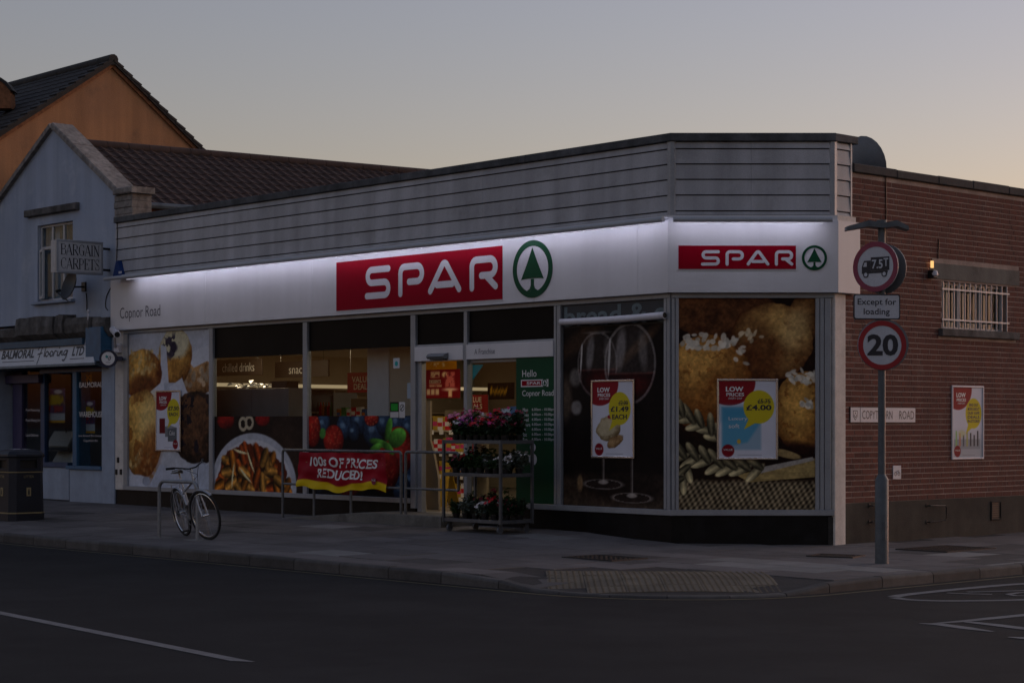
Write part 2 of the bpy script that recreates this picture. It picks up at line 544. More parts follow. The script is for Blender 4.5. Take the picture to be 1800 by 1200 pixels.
class Art:
    """s runs 0..1 left to right, t 0..1 top to bottom; asp = height / width"""
    def __init__(s, W, H, asp, base):
        s.asp = asp; s.W = W; s.H = H
        s.t, s.s = np.meshgrid(np.linspace(0, 1, H), np.linspace(0, 1, W), indexing='ij')
        s.img = np.zeros((H, W, 3)); s.img[:] = np.array(base) / 255
        s.px = 1.2 / W

    def n(s, sc, seed=0, octs=4):
        return fbm(s.s * sc + 7, s.t * sc * s.asp + 3, seed, octs)

    def put(s, mask, c):
        c = np.array(c) if not np.isscalar(c) else c
        if isinstance(c, np.ndarray) and c.ndim == 1: c = c / 255
        m = np.clip(mask, 0, 1)[..., None]
        s.img = s.img * (1 - m) + m * c

    def ell(s, cs, ct, rs, rt, rot=0.0, soft=None, wob=0.0, seed=1):
        x = (s.s - cs); y = (s.t - ct) * s.asp
        a = math.radians(rot); X = x * math.cos(a) + y * math.sin(a); Y = -x * math.sin(a) + y * math.cos(a)
        d = np.sqrt((X / rs) ** 2 + (Y / (rt * s.asp)) ** 2)
        if wob: d = d * (1 + wob * (s.n(9, seed) - .5))
        so = soft if soft else s.px / min(rs, rt * s.asp) * 1.2
        return np.clip((1 - d) / so + .5, 0, 1), d, X / rs, Y / (rt * s.asp)

    def poly(s, pts, soft=None):
        """convex polygon, points in (s, t) clockwise on screen"""
        d = np.full(s.s.shape, 1e9)
        for k in range(len(pts)):
            (x0, y0), (x1, y1) = pts[k], pts[(k + 1) % len(pts)]
            ex, ey = x1 - x0, (y1 - y0) * s.asp; l = math.hypot(ex, ey) or 1
            d = np.minimum(d, (ex * (s.t - y0) * s.asp - ey * (s.s - x0)) / l)
        return np.clip(d / (soft or s.px) + .5, 0, 1)

    def rect(s, s0, t0, s1, t1):
        return s.poly([(s0, t0), (s1, t0), (s1, t1), (s0, t1)])

    def ball(s, cs, ct, rs, rt, c_lo, c_hi, rot=0, wob=.15, seed=1, tex=.5, sc=14, light=(-.4, -.6)):
        m, d, X, Y = s.ell(cs, ct, rs, rt, rot, wob=wob, seed=seed)
        nz = np.sqrt(np.clip(1 - d ** 2, 0, 1))
        sh = np.clip(.10 + .66 * nz + .42 * (X * light[0] + Y * light[1]), 0, 1)
        sh = np.clip(sh + tex * 1.3 * (s.n(sc, seed + 5) - .5) + tex * .6 * (s.n(sc * 4, seed + 6, 3) - .5), 0, 1)[..., None]
        s.put(m, (np.array(c_lo) * (1 - sh) + np.array(c_hi) * sh) / 255)
        return m

    def build(s, name, fr, u0, u1, v0, v1, w, parent=None, mat=None, grain=0.0, **k):
        H, W = s.H, s.W
        if grain:
            grain = grain * np.clip(1.25 - 1.3 * s.img.min(2), .06, 1)
            s.img = s.img * (1 + grain * (s.n(60, 91, 2) - .5) + grain * .8 * (s.n(22, 92, 3) - .5))[..., None]
        u = u0 + (u1 - u0) * np.linspace(0, 1, W); v = v1 + (v0 - v1) * np.linspace(0, 1, H)
        o = np.array(fr.P(0, 0, w)); U = np.array(fr.u); Z = np.array(fr.z)
        P = o + u[None, :, None] * U + v[:, None, None] * Z
        P = P.reshape(-1, 3)
        if parent is not None: o0 = np.array(wloc(parent))
        else:
            lo, hi = P.min(0), P.max(0); o0 = np.array([(lo[0] + hi[0]) / 2, (lo[1] + hi[1]) / 2, lo[2]])
        i = np.arange((H - 1) * (W - 1)); r = i // (W - 1); c = i % (W - 1); a = r * W + c
        Q = np.stack([a + W, a + W + 1, a + 1, a], 1)
        me = bpy.data.meshes.new(name)
        me.vertices.add(H * W); me.vertices.foreach_set('co', (P - o0).astype(np.float32).ravel())
        me.loops.add(len(Q) * 4); me.loops.foreach_set('vertex_index', Q.astype(np.int32).ravel())
        me.polygons.add(len(Q)); me.polygons.foreach_set('loop_start', (np.arange(len(Q)) * 4).astype(np.int32))
        me.update(calc_edges=True)
        ca = me.color_attributes.new('ink', 'FLOAT_COLOR', 'POINT')
        im = np.clip(s.img, 0, 1)
        L = np.where(im <= .04045, im / 12.92, ((im + .055) / 1.055) ** 2.4)
        ca.data.foreach_set('color', np.concatenate([L, np.ones((H, W, 1))], 2).astype(np.float32).ravel())
        me.materials.append(mat or M['print'])
        ob = bpy.data.objects.new(name, me); col.objects.link(ob)
        if parent is not None: ob.parent = parent
        else: ob.location = o0
        WL[ob.name] = Vector(o0)
        return clean_props(ob, **k)

# ================================================================== GROUND
ROADZ = -0.13


def sstep(a, b, x):
    t = max(0.0, min(1.0, (x - a) / (b - a)))
    return t * t * (3 - 2 * t)


KY, KX, KR = -5.45, 5.2, 2.0                 # kerb lines and corner radius
KC = (KX - KR, KY + KR)


def kerb_d(x, y):
    """distance inside the kerb face, and the angle round the corner"""
    if x > KC[0] and y < KC[1]:
        dx, dy = x - KC[0], y - KC[1]
        return KR - math.hypot(dx, dy), math.atan2(dy, dx)
    if x - KX > -(y - KY): return KX - x, 0.0
    return min(y - KY, KX - x), (-PI / 2 if (y - KY) < (KX - x) else 0.0)


def hgt(x, y):
    hf = .10 * (1 - sstep(-2.2, .4, x)) - .02 * sstep(.2, 1.6, x)
    t = max(0.0, min(1.0, -y / 5.45))
    z = hf * (1 - t) + (-.005 - .015 * sstep(1, 4, x)) * t
    d, a = kerb_d(x, y)
    win = sstep(-PI / 2 - .02, -1.15, a) * (1 - sstep(-.75, -.35, a)) if (x > 1 and y < -1) else 0
    # the dropped kerb also runs a little along each straight
    if x > 1 and y < -1:
        ax = math.hypot(max(0, abs(x - 4.05) - .9), max(0, abs(y + 4.75) - .8))
        win = 1 - sstep(0, 1.0, ax)
    z -= .095 * win * (1 - sstep(0, 1.5, d))
    return z


mb = MB(); mb.flat(Flat((0, 0, -.3), (1, 0, 0)), [(-900, -900), (900, -900), (900, 900), (-900, 900)])
mb.build('ground', M['asphalt'], kind='structure')
mb = MB(); mb.flat(Flat((0, 0, ROADZ), (1, 0, 0)), [(-70, -60), (70, -60), (70, 60), (-70, 60)])
road = mb.build('road', M['asphalt'], kind='structure')

# painted markings
RF = Flat((0, 0, ROADZ), (1, 0, 0))


def road_line(pxs, wd, name='road_marking', mat='paint', cap=False, lift=.004):
    pts = [tuple(gnd(x, y, ROADZ)[:2]) for x, y in pxs]
    mb = MB(); mb.stroke(RF, pts, wd, lift, cap=cap)
    return mb.build(name, M[mat], road)


a = gnd(0, 1077, ROADZ); b = gnd(425, 1162, ROADZ); d_ = (b - a).normalized()
mb = MB(); e = a - d_ * 1.6
nn = Vector((-d_.y, d_.x, 0)) * .058
mb.flat(RF, [tuple((p)[:2]) for p in (e - nn, b - nn - d_ * .06, b + nn + d_ * .1, e + nn)], .004)
mb.build('centre_line_dash', M['paint'], road)
# worn 20 roundel and lettering in the side road mouth


def curve_px(pts, n=8):
    out = []
    for i in range(len(pts) - 1):
        p0 = pts[max(i - 1, 0)]; p1 = pts[i]; p2 = pts[i + 1]; p3 = pts[min(i + 2, len(pts) - 1)]
        for k in range(n):
            t = k / n
            out.append(tuple(.5 * ((2 * p1[q]) + (-p0[q] + p2[q]) * t + (2 * p0[q] - 5 * p1[q] + 4 * p2[q] - p3[q]) * t * t + (-p0[q] + 3 * p1[q] - 3 * p2[q] + p3[q]) * t ** 3) for q in range(2)))
    out.append(tuple(pts[-1]))
    return out


lo = [gnd(1571, 1050, ROADZ)[:2], gnd(1590, 1053, ROADZ)[:2], gnd(1620, 1055, ROADZ)[:2], gnd(1680, 1056, ROADZ)[:2], gnd(1800, 1054, ROADZ)[:2], gnd(1930, 1047, ROADZ)[:2], gnd(2010, 1036, ROADZ)[:2]]
up = [gnd(1571, 1049, ROADZ)[:2], gnd(1590, 1045.5, ROADZ)[:2], gnd(1640, 1040, ROADZ)[:2], gnd(1700, 1034, ROADZ)[:2], gnd(1800, 1026, ROADZ)[:2], gnd(1930, 1023, ROADZ)[:2], gnd(2010, 1030, ROADZ)[:2]]
mb = MB(); mb.stroke(RF, curve_px(lo), .12, .0042, cap=False); mb.stroke(RF, curve_px(up), .14, .0047, cap=False)
mb.build('speed_roundel_ring', M['paint'], road)
mb = MB()
for k, seg in enumerate([[(1665, 1042), (1700, 1043.5), (1744, 1044.5)], [(1700, 1040.5), (1760, 1039), (1815, 1037.5)], [(1772, 1044.5), (1785, 1047), (1830, 1047.5)], [(1772, 1044.5), (1790, 1042), (1835, 1040)]]):
    mb.stroke(RF, [tuple(gnd(x, y, ROADZ)[:2]) for x, y in seg], .07, .0044 + k * .0004, cap=False)
mb.build('speed_roundel_number', M['paint'], road)
mb = MB()
for k, (seg, wd) in enumerate([([(1616, 1095.5), (1650, 1097), (1700, 1104), (1745, 1110)], [.03, .14, .15, .05]), ([(1640, 1096), (1690, 1092), (1740, 1087), (1810, 1080), (1900, 1070)], [.05, .1, .13, .13, .12]),
                               ([(1700, 1093), (1750, 1098.5), (1810, 1106), (1900, 1118)], [.1, .15, .15, .15]), ([(1772, 1120), (1800, 1121.5), (1850, 1126)], [.03, .14, .15])]):
    mb.stroke(RF, [tuple(gnd(x, y, ROADZ)[:2]) for x, y in seg], wd, .004 + k * .0005, cap=False)
mb.build('road_lettering', M['paint'], road)


# kerb path: (point, tangent) by arc length
def kerb_path(s):
    """s = 0 at the start of the corner arc on the main road, negative towards the left"""
    if s <= 0: return Vector((KC[0] + s, KY, 0)), Vector((1, 0, 0))
    if s < KR * PI / 2:
        a = -PI / 2 + s / KR
        return Vector((KC[0] + KR * math.cos(a), KC[1] + KR * math.sin(a), 0)), Vector((-math.sin(a), math.cos(a), 0))
    return Vector((KX, KC[1] + s - KR * PI / 2, 0)), Vector((0, 1, 0))


kerb = thing('kerb', None, None, (KC[0], KY, 0)); clean_props(kerb, kind='structure')
s_ = -24.0; i = 0
while s_ < 16:
    L_ = .9 if not (0 < s_ < 3) else .62
    L_ += rnd.uniform(-.03, .03)
    n = 2 if 0 < s_ + L_ and s_ < KR * PI / 2 else 1
    mb = MB(); sec = []
    dz = rnd.uniform(-.004, .004)
    for k in range(n + 1):
        p, t = kerb_path(s_ + .006 + (L_ - .012) * k / n)
        inn = Vector((-t.y, t.x, 0))
        z = hgt(*(p + inn * .06)[:2]) + dz + .006
        q = [p + Vector((0, 0, -.28)), p + Vector((0, 0, z - .03)), p + inn * .012 + Vector((0, 0, z - .01)), p + inn * .03 + Vector((0, 0, z)), p + inn * .125 + Vector((0, 0, z)), p + inn * .125 + Vector((0, 0, -.28))]
        sec += q
    fs = []
    for k in range(n):
        for q in range(6):
            r = (q + 1) % 6
            fs.append((k * 6 + q, k * 6 + r, k * 6 + 6 + r, k * 6 + 6 + q))
    fs += [(5, 4, 3, 2, 1, 0), tuple(n * 6 + q for q in range(6))]
    mb.add(sec, fs); mb.build('kerb_stone', M['kerb'], kerb)
    s_ += L_
# worn line and channel along the kerb foot
for nm, off, wd, mt, s0, s1, lf in (('worn_edge_line', .17, .06, 'yline', -13, 8, .004),):
    mb = MB(); pts = []
    for k in range(90):
        p, t = kerb_path(s0 + (s1 - s0) * k / 89)
        o_ = Vector((t.y, -t.x, 0)) * off
        pts.append((p.x + o_.x, p.y + o_.y))
    mb.stroke(RF, pts, wd, lf, cap=False); mb.build(nm, M[mt], road)

# pavement body
mb = MB()
xs = [-45, -30, -22, -18] + [-16 + .5 * k for k in range(43)]
xs = [x for x in xs if x < KX - .12] + [KX - .12]
ys = [KY + .12] + [KY + .5 + .5 * k for k in range(13)] + [2.5, 4, 6, 9, 14, 25]
vi = {}
vs = []
for ix, x in enumerate(xs):
    for iy, y in enumerate(ys):
        X, Y = x, y
        if x > KC[0] and y < KC[1]:
            dx, dy = x - KC[0], y - KC[1]; r = math.hypot(dx, dy)
            if r > KR - .12: X, Y = KC[0] + dx / r * (KR - .12), KC[1] + dy / r * (KR - .12)
        vi[ix, iy] = len(vs); vs.append((X, Y, hgt(X, Y) - .007))
fs = [(vi[a, b], vi[a + 1, b], vi[a + 1, b + 1], vi[a, b + 1]) for a in range(len(xs) - 1) for b in range(len(ys) - 1)]
mb.add(vs, fs)
pave = mb.build('pavement', M['joint'], kind='structure', smooth=True)

INN = [(KC[0] + (KR - .135) * math.cos(-PI / 2 + PI / 2 * k / 10), KC[1] + (KR - .135) * math.sin(-PI / 2 + PI / 2 * k / 10)) for k in range(11)]
CLIP = [(-60, KY + .135)] + INN + [(KX - .135, 40), (-60, 40)]


def clip_poly(sub, clip):
    out = sub
    for k in range(len(clip)):
        a, b = clip[k], clip[(k + 1) % len(clip)]
        inside = lambda p: (b[0] - a[0]) * (p[1] - a[1]) - (b[1] - a[1]) * (p[0] - a[0]) >= 0
        inp, out = out, []
        for q in range(len(inp)):
            p, n = inp[q], inp[(q + 1) % len(inp)]
            pi_, ni = inside(p), inside(n)
            if pi_: out.append(p)
            if pi_ != ni:
                d1 = (b[0] - a[0]) * (p[1] - a[1]) - (b[1] - a[1]) * (p[0] - a[0])
                d2 = (b[0] - a[0]) * (n[1] - a[1]) - (b[1] - a[1]) * (n[0] - a[0])
                t = d1 / (d1 - d2); out.append((p[0] + (n[0] - p[0]) * t, p[1] + (n[1] - p[1]) * t))
        if not out: return []
    return out


def slab(poly, mat, lift=0.0, name='paving_slab'):
    cx = sum(p[0] for p in poly) / len(poly); cy = sum(p[1] for p in poly) / len(poly)
    dz = rnd.uniform(-.002, .003) + lift; tx, ty = rnd.uniform(-.003, .003), rnd.uniform(-.003, .003)
    n = len(poly); top = [(x, y, hgt(x, y) + dz + tx * (x - cx) + ty * (y - cy)) for x, y in poly]
    mid = [(cx + (x - cx) * 1.004, cy + (y - cy) * 1.004, z - .003) for x, y, z in top]
    bot = [(x, y, z - .04) for x, y, z in mid]
    mb = MB(); fs = [tuple(range(n))]
    for k in range(n):
        j = (k + 1) % n
        fs += [(n + k, n + j, j, k), (2 * n + k, 2 * n + j, n + j, n + k)]
    mb.add(top + mid + bot, fs)
    return mb.build(name, M[mat], pave)


TAC = Flat((3.62, -4.12, 0), (cT, sT, 0))      # tactile crossing pad square to the corner
g_ = .014
row = 0; y = -.02
pale_cells = [(2.9, -1.85), (3.6, -2.05), (3.9, -2.4), (4.45, -1.65), (3.9, 1.6), (4.5, 2.6), (4.1, 3.6)]
dark_cells = [(3.2, 1.9), (3.1, 1.3), (1.4, -2.5)]
SL = []
while y > KY + .2:
    x = -18.6 + (.45 if row % 2 else 0)
    while x < KX:
        w_ = .9
        SL.append((x, y - .6, x + w_, y)); x += w_
    y -= .6; row += 1
yy = -.02; row = 0
while yy < 7.2:
    x = (.1 if yy < 1.9 else 1.45) + (.3 if row % 2 else 0)
    while x < KX:
        SL.append((x, yy, x + .6, yy + .9)); x += .6
    yy += .9; row += 1
for (x0, y0, x1, y1) in SL:
    c = ((x0 + x1) / 2, (y0 + y1) / 2)
    q = Vector((c[0], c[1], 0)) - TAC.o
    qu, qv = q.dot(TAC.u), q.dot(TAC.z)
    if abs(qu) < 1.45 and -1.6 < qv < 1.0: continue
    if c[0] < 1.2 and c[1] > 1.3: continue
    P = clip_poly([(x0 + g_ / 2, y0 + g_ / 2), (x1 - g_ / 2, y0 + g_ / 2), (x1 - g_ / 2, y1 - g_ / 2), (x0 + g_ / 2, y1 - g_ / 2)], CLIP)
    if len(P) < 3: continue
    ar = abs(sum(P[k][0] * P[(k + 1) % len(P)][1] - P[(k + 1) % len(P)][0] * P[k][1] for k in range(len(P)))) / 2
    if ar < .02: continue
    m_ = 'slab'
    if any(abs(c[0] - a) < .36 and abs(c[1] - b) < .36 for a, b in pale_cells) or rnd.random() < .025: m_ = 'slabpale'
    elif any(abs(c[0] - a) < .36 and abs(c[1] - b) < .4 for a, b in dark_cells) or rnd.random() < .04: m_ = 'slabdark'
    slab(P, m_)
# tactile slabs with blisters
proto = None
for a in range(-3, 3):
    for b in range(-2, 2):
        u, v = a * .4 + .2, b * .4 + .2
        c = TAC.P(u, v, 0)
        if kerb_d(c.x, c.y)[0] < .33: continue
        z = hgt(c.x, c.y)
        if proto is None:
            mb = MB(); f0 = Flat((0, 0, 0), (cT, sT, 0))
            mb.box(f0, -.197, .197, -.197, .197, -.03, .002)
            for i in range(6):
                for j in range(6):
                    uu, vv = -.167 + .0667 * i, -.167 + .0667 * j
                    mb.prism(f0, [(uu + .014 * math.cos(q * PI / 3), vv + .014 * math.sin(q * PI / 3)) for q in range(6)], .0021, .008)
            o = mb.build('tactile_slab', M['tactile'], pave)
            proto = o.data
            proto.transform(Matrix.Translation(wloc(pave)))
            o.location = Vector((c.x, c.y, z)) - wloc(pave)
        else:
            o = place('tactile_slab', proto, pave, (c.x, c.y, z))
        e_ = .05
        nx = (hgt(c.x + e_, c.y) - hgt(c.x - e_, c.y)) / (2 * e_); ny = (hgt(c.x, c.y + e_) - hgt(c.x, c.y - e_)) / (2 * e_)
        o.rotation_euler = (math.atan(ny), -math.atan(nx), 0)


def cover(name, label, ctr, w, d, rot, grid=True):
    cx, cy = ctr
    z = hgt(cx, cy) + .002
    f = Flat((cx, cy, z), (math.cos(rot), math.sin(rot), 0))
    r = thing(name, label, 'cover', (cx, cy, z), 'access covers in the pavement')
    mb = MB()
    for q in ((-w / 2, w / 2, -d / 2, -d / 2 + .04), (-w / 2, w / 2, d / 2 - .04, d / 2), (-w / 2, -w / 2 + .04, -d / 2 + .04, d / 2 - .04), (w / 2 - .04, w / 2, -d / 2 + .04, d / 2 - .04)):
        mb.box(f, *q, -.03, .012)
    mb.build('frame', M['ironc'], r)
    mb = MB(); mb.box(f, -w / 2 + .045, w / 2 - .045, -d / 2 + .045, d / 2 - .045, -.03, .006)
    for i in range(int(w / .08) - 1):
        for j in range(int(d / .08) - 1):
            mb.box(f, -w / 2 + .075 + .08 * i, -w / 2 + .115 + .08 * i, -d / 2 + .075 + .08 * j, -d / 2 + .115 + .08 * j, .0062, .011)
    mb.build('lid', M['ironc'], r)


cover('access_cover', 'square dark iron cover set in the paving left of the buff tactile pad', (1.25, -2.55), .85, .62, 0)
cover('access_cover', 'dark iron cover in the paving just left of the sign post foot', (2.85, -.12), .6, .45, .3)
cover('access_cover', 'wide dark cover in the paving right of the sign post', (3.0, 2.0), 1.1, .8, PI / 2)

# ================================================================== CORNER SHOP
store = thing('corner_shop', 'long low corner shop with white lit fascia, grey boarded parapet and brick side wall', 'shop', (0, 0, 0))
Z_COPB, Z_FT, Z_FB = 5.405, 4.33, 3.368
UL = FA.U(204)                     # left end of the front
UC = (Vector((BX, BY, 0))).length   # width of the splayed corner face
TA, TB = math.tan(TH / 2), math.tan((PI / 2 - TH) / 2)


def ends(fr, w):
    """u range of each face once it is moved out by w"""
    if fr is FA: return UL, w * TA
    if fr is CH: return -w * TA, UC + w * TB
    return -w * TB, .36


# parapet boarding
lines = [4.41, 4.47, 4.683, 4.893, 5.10, 5.305, 5.404]
for fr in (FA, CH, SD):
    u0, u1 = ends(fr, .0)
    mb = MB(); mb.box(fr, u0, u1, 4.40, 5.405, -.18, -.004)
    back = mb.build('parapet_backing', M['aludark'], store)
    u0, u1 = ends(fr, .012)
    cuts = [u0 + .004, FA.U(416), FA.U(660), FA.U(850), FA.U(1020), u1 - .05] if fr is FA else ([u0 + .05, CH.U(1320), u1 - .05] if fr is CH else [u0 + .055, u1 - .02])
    for k in range(len(lines) - 1):
        for j in range(len(cuts) - 1):
            a, b = cuts[j] + .0015, cuts[j + 1] - .0015
            z0, z1 = lines[k] + .009, lines[k + 1] - .007
            mb = MB()
            vs = [fr.P(a, z0, -.002), fr.P(b, z0, -.002), fr.P(b, z1, -.002), fr.P(a, z1, -.002), fr.P(a, z0, .026), fr.P(b, z0, .026), fr.P(b, z1, .010), fr.P(a, z1, .010)]
            mb.add(vs, [(3, 2, 1, 0), (4, 5, 6, 7), (0, 1, 5, 4), (1, 2, 6, 5), (2, 3, 7, 6), (3, 0, 4, 7)])
            mb.build('cladding_board', M['clad'] if fr is not SD else M['clad'], back)
for o_, du in ((Vector((0, 0, 0)), FA), (Vector((BX, BY, 0)), SD)):
    mb = MB()
    n_ = (CH.n + du.n).normalized()
    t_ = Fr(o_, Vector((0, 0, 1)).cross(n_))
    mb.prism(Flat(o_, (1, 0, 0)), [tuple((p)[:2]) for p in (-n_ * .01 - t_.u * .0, t_.u * .06 - n_ * .012, t_.u * .05 + n_ * .012, n_ * .034, -t_.u * .05 + n_ * .012, -t_.u * .06 - n_ * .012)], 4.405, 5.404)
    # shift to the corner
    mb.v = [(x, y, z) for x, y, z in mb.v]
    mb.build('corner_trim', M['alu'], store)
mb = MB(); mb.box(SD, .343, .375, 4.3, 5.403, -.1, .028); mb.build('corner_trim', M['alu'], store)
# coping
for fr in (FA, CH, SD):
    u0, u1 = ends(fr, .06)
    if fr is SD: u1 = .47
    n = {FA: 5, CH: 1, SD: 1}[fr]
    for k in range(n):
        a = u0 + (u1 - u0) * k / n; b = u0 + (u1 - u0) * (k + 1) / n
        mb = MB(); mb.bbox(fr, a + (.002 if k else 0), b, 5.406, 5.512 + rnd.uniform(-.003, .003), -.3, .06, .008)
        mb.build('parapet_coping', M['felt'], store)
mb = MB(); mb.prism(Flat((0, 0, 0), (1, 0, 0)), [(UL, .2), (0, .2), (BX - .2, BY), (BX - .2, 11), (UL, 11)], 4.9, 5.0); mb.build('flat_roof', M['felt'], store)

# white fascia
for fr in (FA, CH, SD):
    u0, u1 = ends(fr, .12)
    cuts = [u0, FA.U(371), FA.U(560), FA.U(760), FA.U(950), FA.U(1132), u1] if fr is FA else [u0, u1]
    if fr is SD: cuts[1] = .43
    for j in range(len(cuts) - 1):
        mb = MB(); mb.bbox(fr, cuts[j] + (.0015 if j else 0), cuts[j + 1] - (.0015 if j < len(cuts) - 2 else 0), Z_FB, Z_FT, -.06, .12, .002)
        mb.build('fascia_panel', M['white'], store)
    u0, u1 = ends(fr, .1)
    if fr is SD: u1 = .36
    mb = MB(); mb.box(fr, u0, u1, Z_FT + .001, 4.405, -.06, .1); mb.build('fascia_top_board', M['white'] if fr is not SD else M['whitepaint'], store)
fasc = store
text('Copnor Road', FA, FA.U(211, .12), FA.U(282, .12), FA.V(211, 562, .12) - .045, FA.V(211, 541, .12) + .0, .1235, M['inkgrey'], store)

# light trough with LED strips
M['trough'] = pm('grey_trough_paint', (.40, .43, .47), .4, var=.06)
for fr, xa, xb, lab in ((FA, 184, 1166, 'long grey light trough with glowing strips above the main white fascia'), (CH, 1183, 1463, 'short grey light trough with a glowing strip above the splayed corner fascia')):
    a, b = fr.U(xa, .38), fr.U(xb, .38)
    r = thing('sign_light', lab, 'light', fr.P((a + b) / 2, 4.3, .38), 'light troughs over the fascia')
    mb = MB(); mb.tube([fr.P(a, 4.318, .38), fr.P(b, 4.318, .38)], .036, 14); mb.build('housing', M['trough'], r, smooth=True)
    mb = MB(); mb.box(fr, a + .02 if fr is CH else fr.U(206, .2), b - .01, 4.350, 4.354, .121, .375); mb.build('spill_shield', M['trough'], r)  # added lid, unseen from below, stops tube light spilling onto the boarding
    k = a + .5
    while k < b:
        mb = MB(); mb.box(fr, k, k + .025, 4.333, 4.347, .1215, .36); mb.build('bracket', M['alu'], r); k += 1.9
    segs = [(222, 415), (417, 590), (592, 740), (742, 880), (882, 1025), (1027, 1165)] if fr is FA else [(1186, 1448)]
    for s0, s1 in segs:
        mb = MB(); mb.box(fr, fr.U(s0, .35) + .01, fr.U(s1, .35) - .01, 4.312, 4.324, .318, .330); mb.build('led_tube', M['led'], r)
        mb = MB(); mb.box(fr, fr.U(s0, .35) + .01, fr.U(s1, .35) - .01, 4.268, 4.277, .345, .357); mb.build('glow_line', M['lineglow'], r)  # added glowing line draws the bright line; the hidden tube does the lighting

# shop front joinery
FLOOR = .25
V0, V1 = .455, 3.30


def bar(name, fr, u0, u1, v0, v1, w0=-.06, w1=.03, mat='alu'):
    mb = MB(); mb.bbox(fr, u0, u1, v0, v1, w0, w1, .005); return mb.build(name, M[mat], store)


bar('white_tiled_pier', FA, UL, FA.U(219), .375, Z_FB - .002, -.1, .02, 'whitepaint')
bar('head_rail', FA, FA.U(219) + .002, -.0, V1, Z_FB - .003, -.06, .028)
bar('sill_rail', FA, FA.U(219) + .002, FA.U(724) - .002, .378, V0, -.06, .045)
bar('sill_rail', FA, FA.U(826) + .002, 0.018, .378, V0, -.06, .045)
for a, b in ((219, 226), (369.5, 376), (534.5, 542), (724, 732.5), (817.5, 823.5), (976, 980), (981, 987.5), (1169, 1174), (1174.6, 1180)):
    lo_ = .30 if a in (724,) else V0
    mb = MB(); ua, ub = FA.U(a), FA.U(b)
    mb.bbox(FA, ua, ub, lo_ + .001, V1 - .001, -.06, .032, .006); mb.build('mullion', M['alu'], store)
bar('head_rail', CH, 0.0, UC, V1, Z_FB - .003, -.06, .028)
bar('sill_rail', CH, -.018, UC + .01, .378, V0, -.06, .045)
for a, b in ((1180.5, 1186), (1187, 1193), (1433, 1440), (1441, 1448), (1449, 1460)):
    mb = MB(); mb.bbox(CH, CH.U(a), CH.U(b), V0 + .001, V1 - .001, -.06, .032, .006); mb.build('mullion', M['alu'], store)
# stall riser
for fr, a, b in ((FA, UL, FA.U(730)), (FA, FA.U(812), 0), (CH, 0, UC - .02)):
    mb = MB(); mb.box(fr, a, b, -.3, .3765, -.1, .002); mb.build('stall_riser', M['plinth'], store)
mb = MB(); mb.box(CH, UC - .07, UC + .0, -.3, .36, .003, .012); mb.build('riser_edge', M['ironc'], store)
mb = MB(); mb.bbox(SD, -.012, .236, -.3, Z_FB - .003, -.25, .03, .012); mb.build('white_pier', M['whitepaint'], store)

# dark bulkhead panels above the glass
for a, b, y in ((376, 534.5, 629.5), (542, 724, 617)):
    v = FA.V(a, y); mb = MB(); mb.box(FA, FA.U(a), FA.U(b), v, V1, -.05, -.02); mb.build('dark_transom_panel', M['darkfilm'], store)
VD0, VD1 = 2.575, 2.80
for a, b in ((732.5, 817.5), (823.5, 976)):
    mb = MB(); mb.box(FA, FA.U(a), FA.U(b), VD1, V1, -.05, -.02); mb.build('dark_transom_panel', M['darkfilm'], store)
bar('transom_bar', FA, FA.U(732.5), FA.U(817.5), VD1, VD1 + .03, -.019, .02)
bar('transom_bar', FA, FA.U(823.5), FA.U(976), VD1, VD1 + .03, -.019, .02)
bar('door_header', FA, FA.U(732.5), FA.U(817.5), VD0, VD1 - .002, -.15, .05, 'white')
bar('door_header', FA, FA.U(823.5), FA.U(976), VD0, VD1 - .002, -.15, .05, 'white')
text('A Franchise', FA, FA.U(834, .05), FA.U(870, .05), FA.V(834, 623, .05), FA.V(834, 613.5, .05), .0525, M['inkgrey'], store)
r = thing('door_sensor', 'small grey sensor box on the white header over the open door', 'sensor', FA.P(FA.U(769), 2.6, .05))
mb = MB(); u0, u1 = FA.U(754, .1), FA.U(784, .1)
mb.prism(Fr(FA.P(u0, 0, 0), (0, -1, 0)), [(.05, 2.605), (.13, 2.60), (.16, 2.635), (.13, 2.675), (.05, 2.69)], -(u1 - u0), 0)
mb.build('body', M['signback'], r)
mb = MB(); mb.box(FA, u0 + .05, u1 - .03, 2.585, 2.604, .06, .13); mb.build('lens', M['black'], r)

# glass panes
for a, b, y in ((376, 534.5, 629.5), (542, 724, 617)):
    v = FA.V(a, y); vb = 1.74
    mb = MB(); mb.box(FA, FA.U(a), FA.U(b), vb, v, -.02, -.014); mb.build('pane', M['glass'], store)
# sliding door: open on the left, leaf parked on the right
dleaf = thing('sliding_door', 'glass sliding door leaf parked behind the flower trolley', 'door', FA.P(FA.U(865), FLOOR, -.04))
ua, ub = FA.U(818.5), FA.U(909)
for a, b, c, d in ((ua, ua + .07, FLOOR + .02, VD0), (ub - .05, ub, FLOOR + .02, VD0), (ua + .07, ub - .05, FLOOR + .02, FLOOR + .14), (ua + .07, ub - .05, VD0 - .05, VD0)):
    mb = MB(); mb.bbox(FA, a, b, c, d, -.075, -.033 + .0, .004); mb.build('stile' if d - c > 1 else 'rail', M['alu'], dleaf)
mb = MB(); mb.box(FA, ua + .07, ub - .05, FLOOR + .14, VD0 - .05, -.058, -.050); mb.build('pane', M['glass'], dleaf)
# jamb at the left of the opening
bar('door_jamb', FA, FA.U(732.5) + .001, FA.U(740), FLOOR + .0, VD0 - .002, -.10, -.01)
bar('door_sill', FA, FA.U(724), FA.U(826), .12, FLOOR, -.3, .03, 'galv')
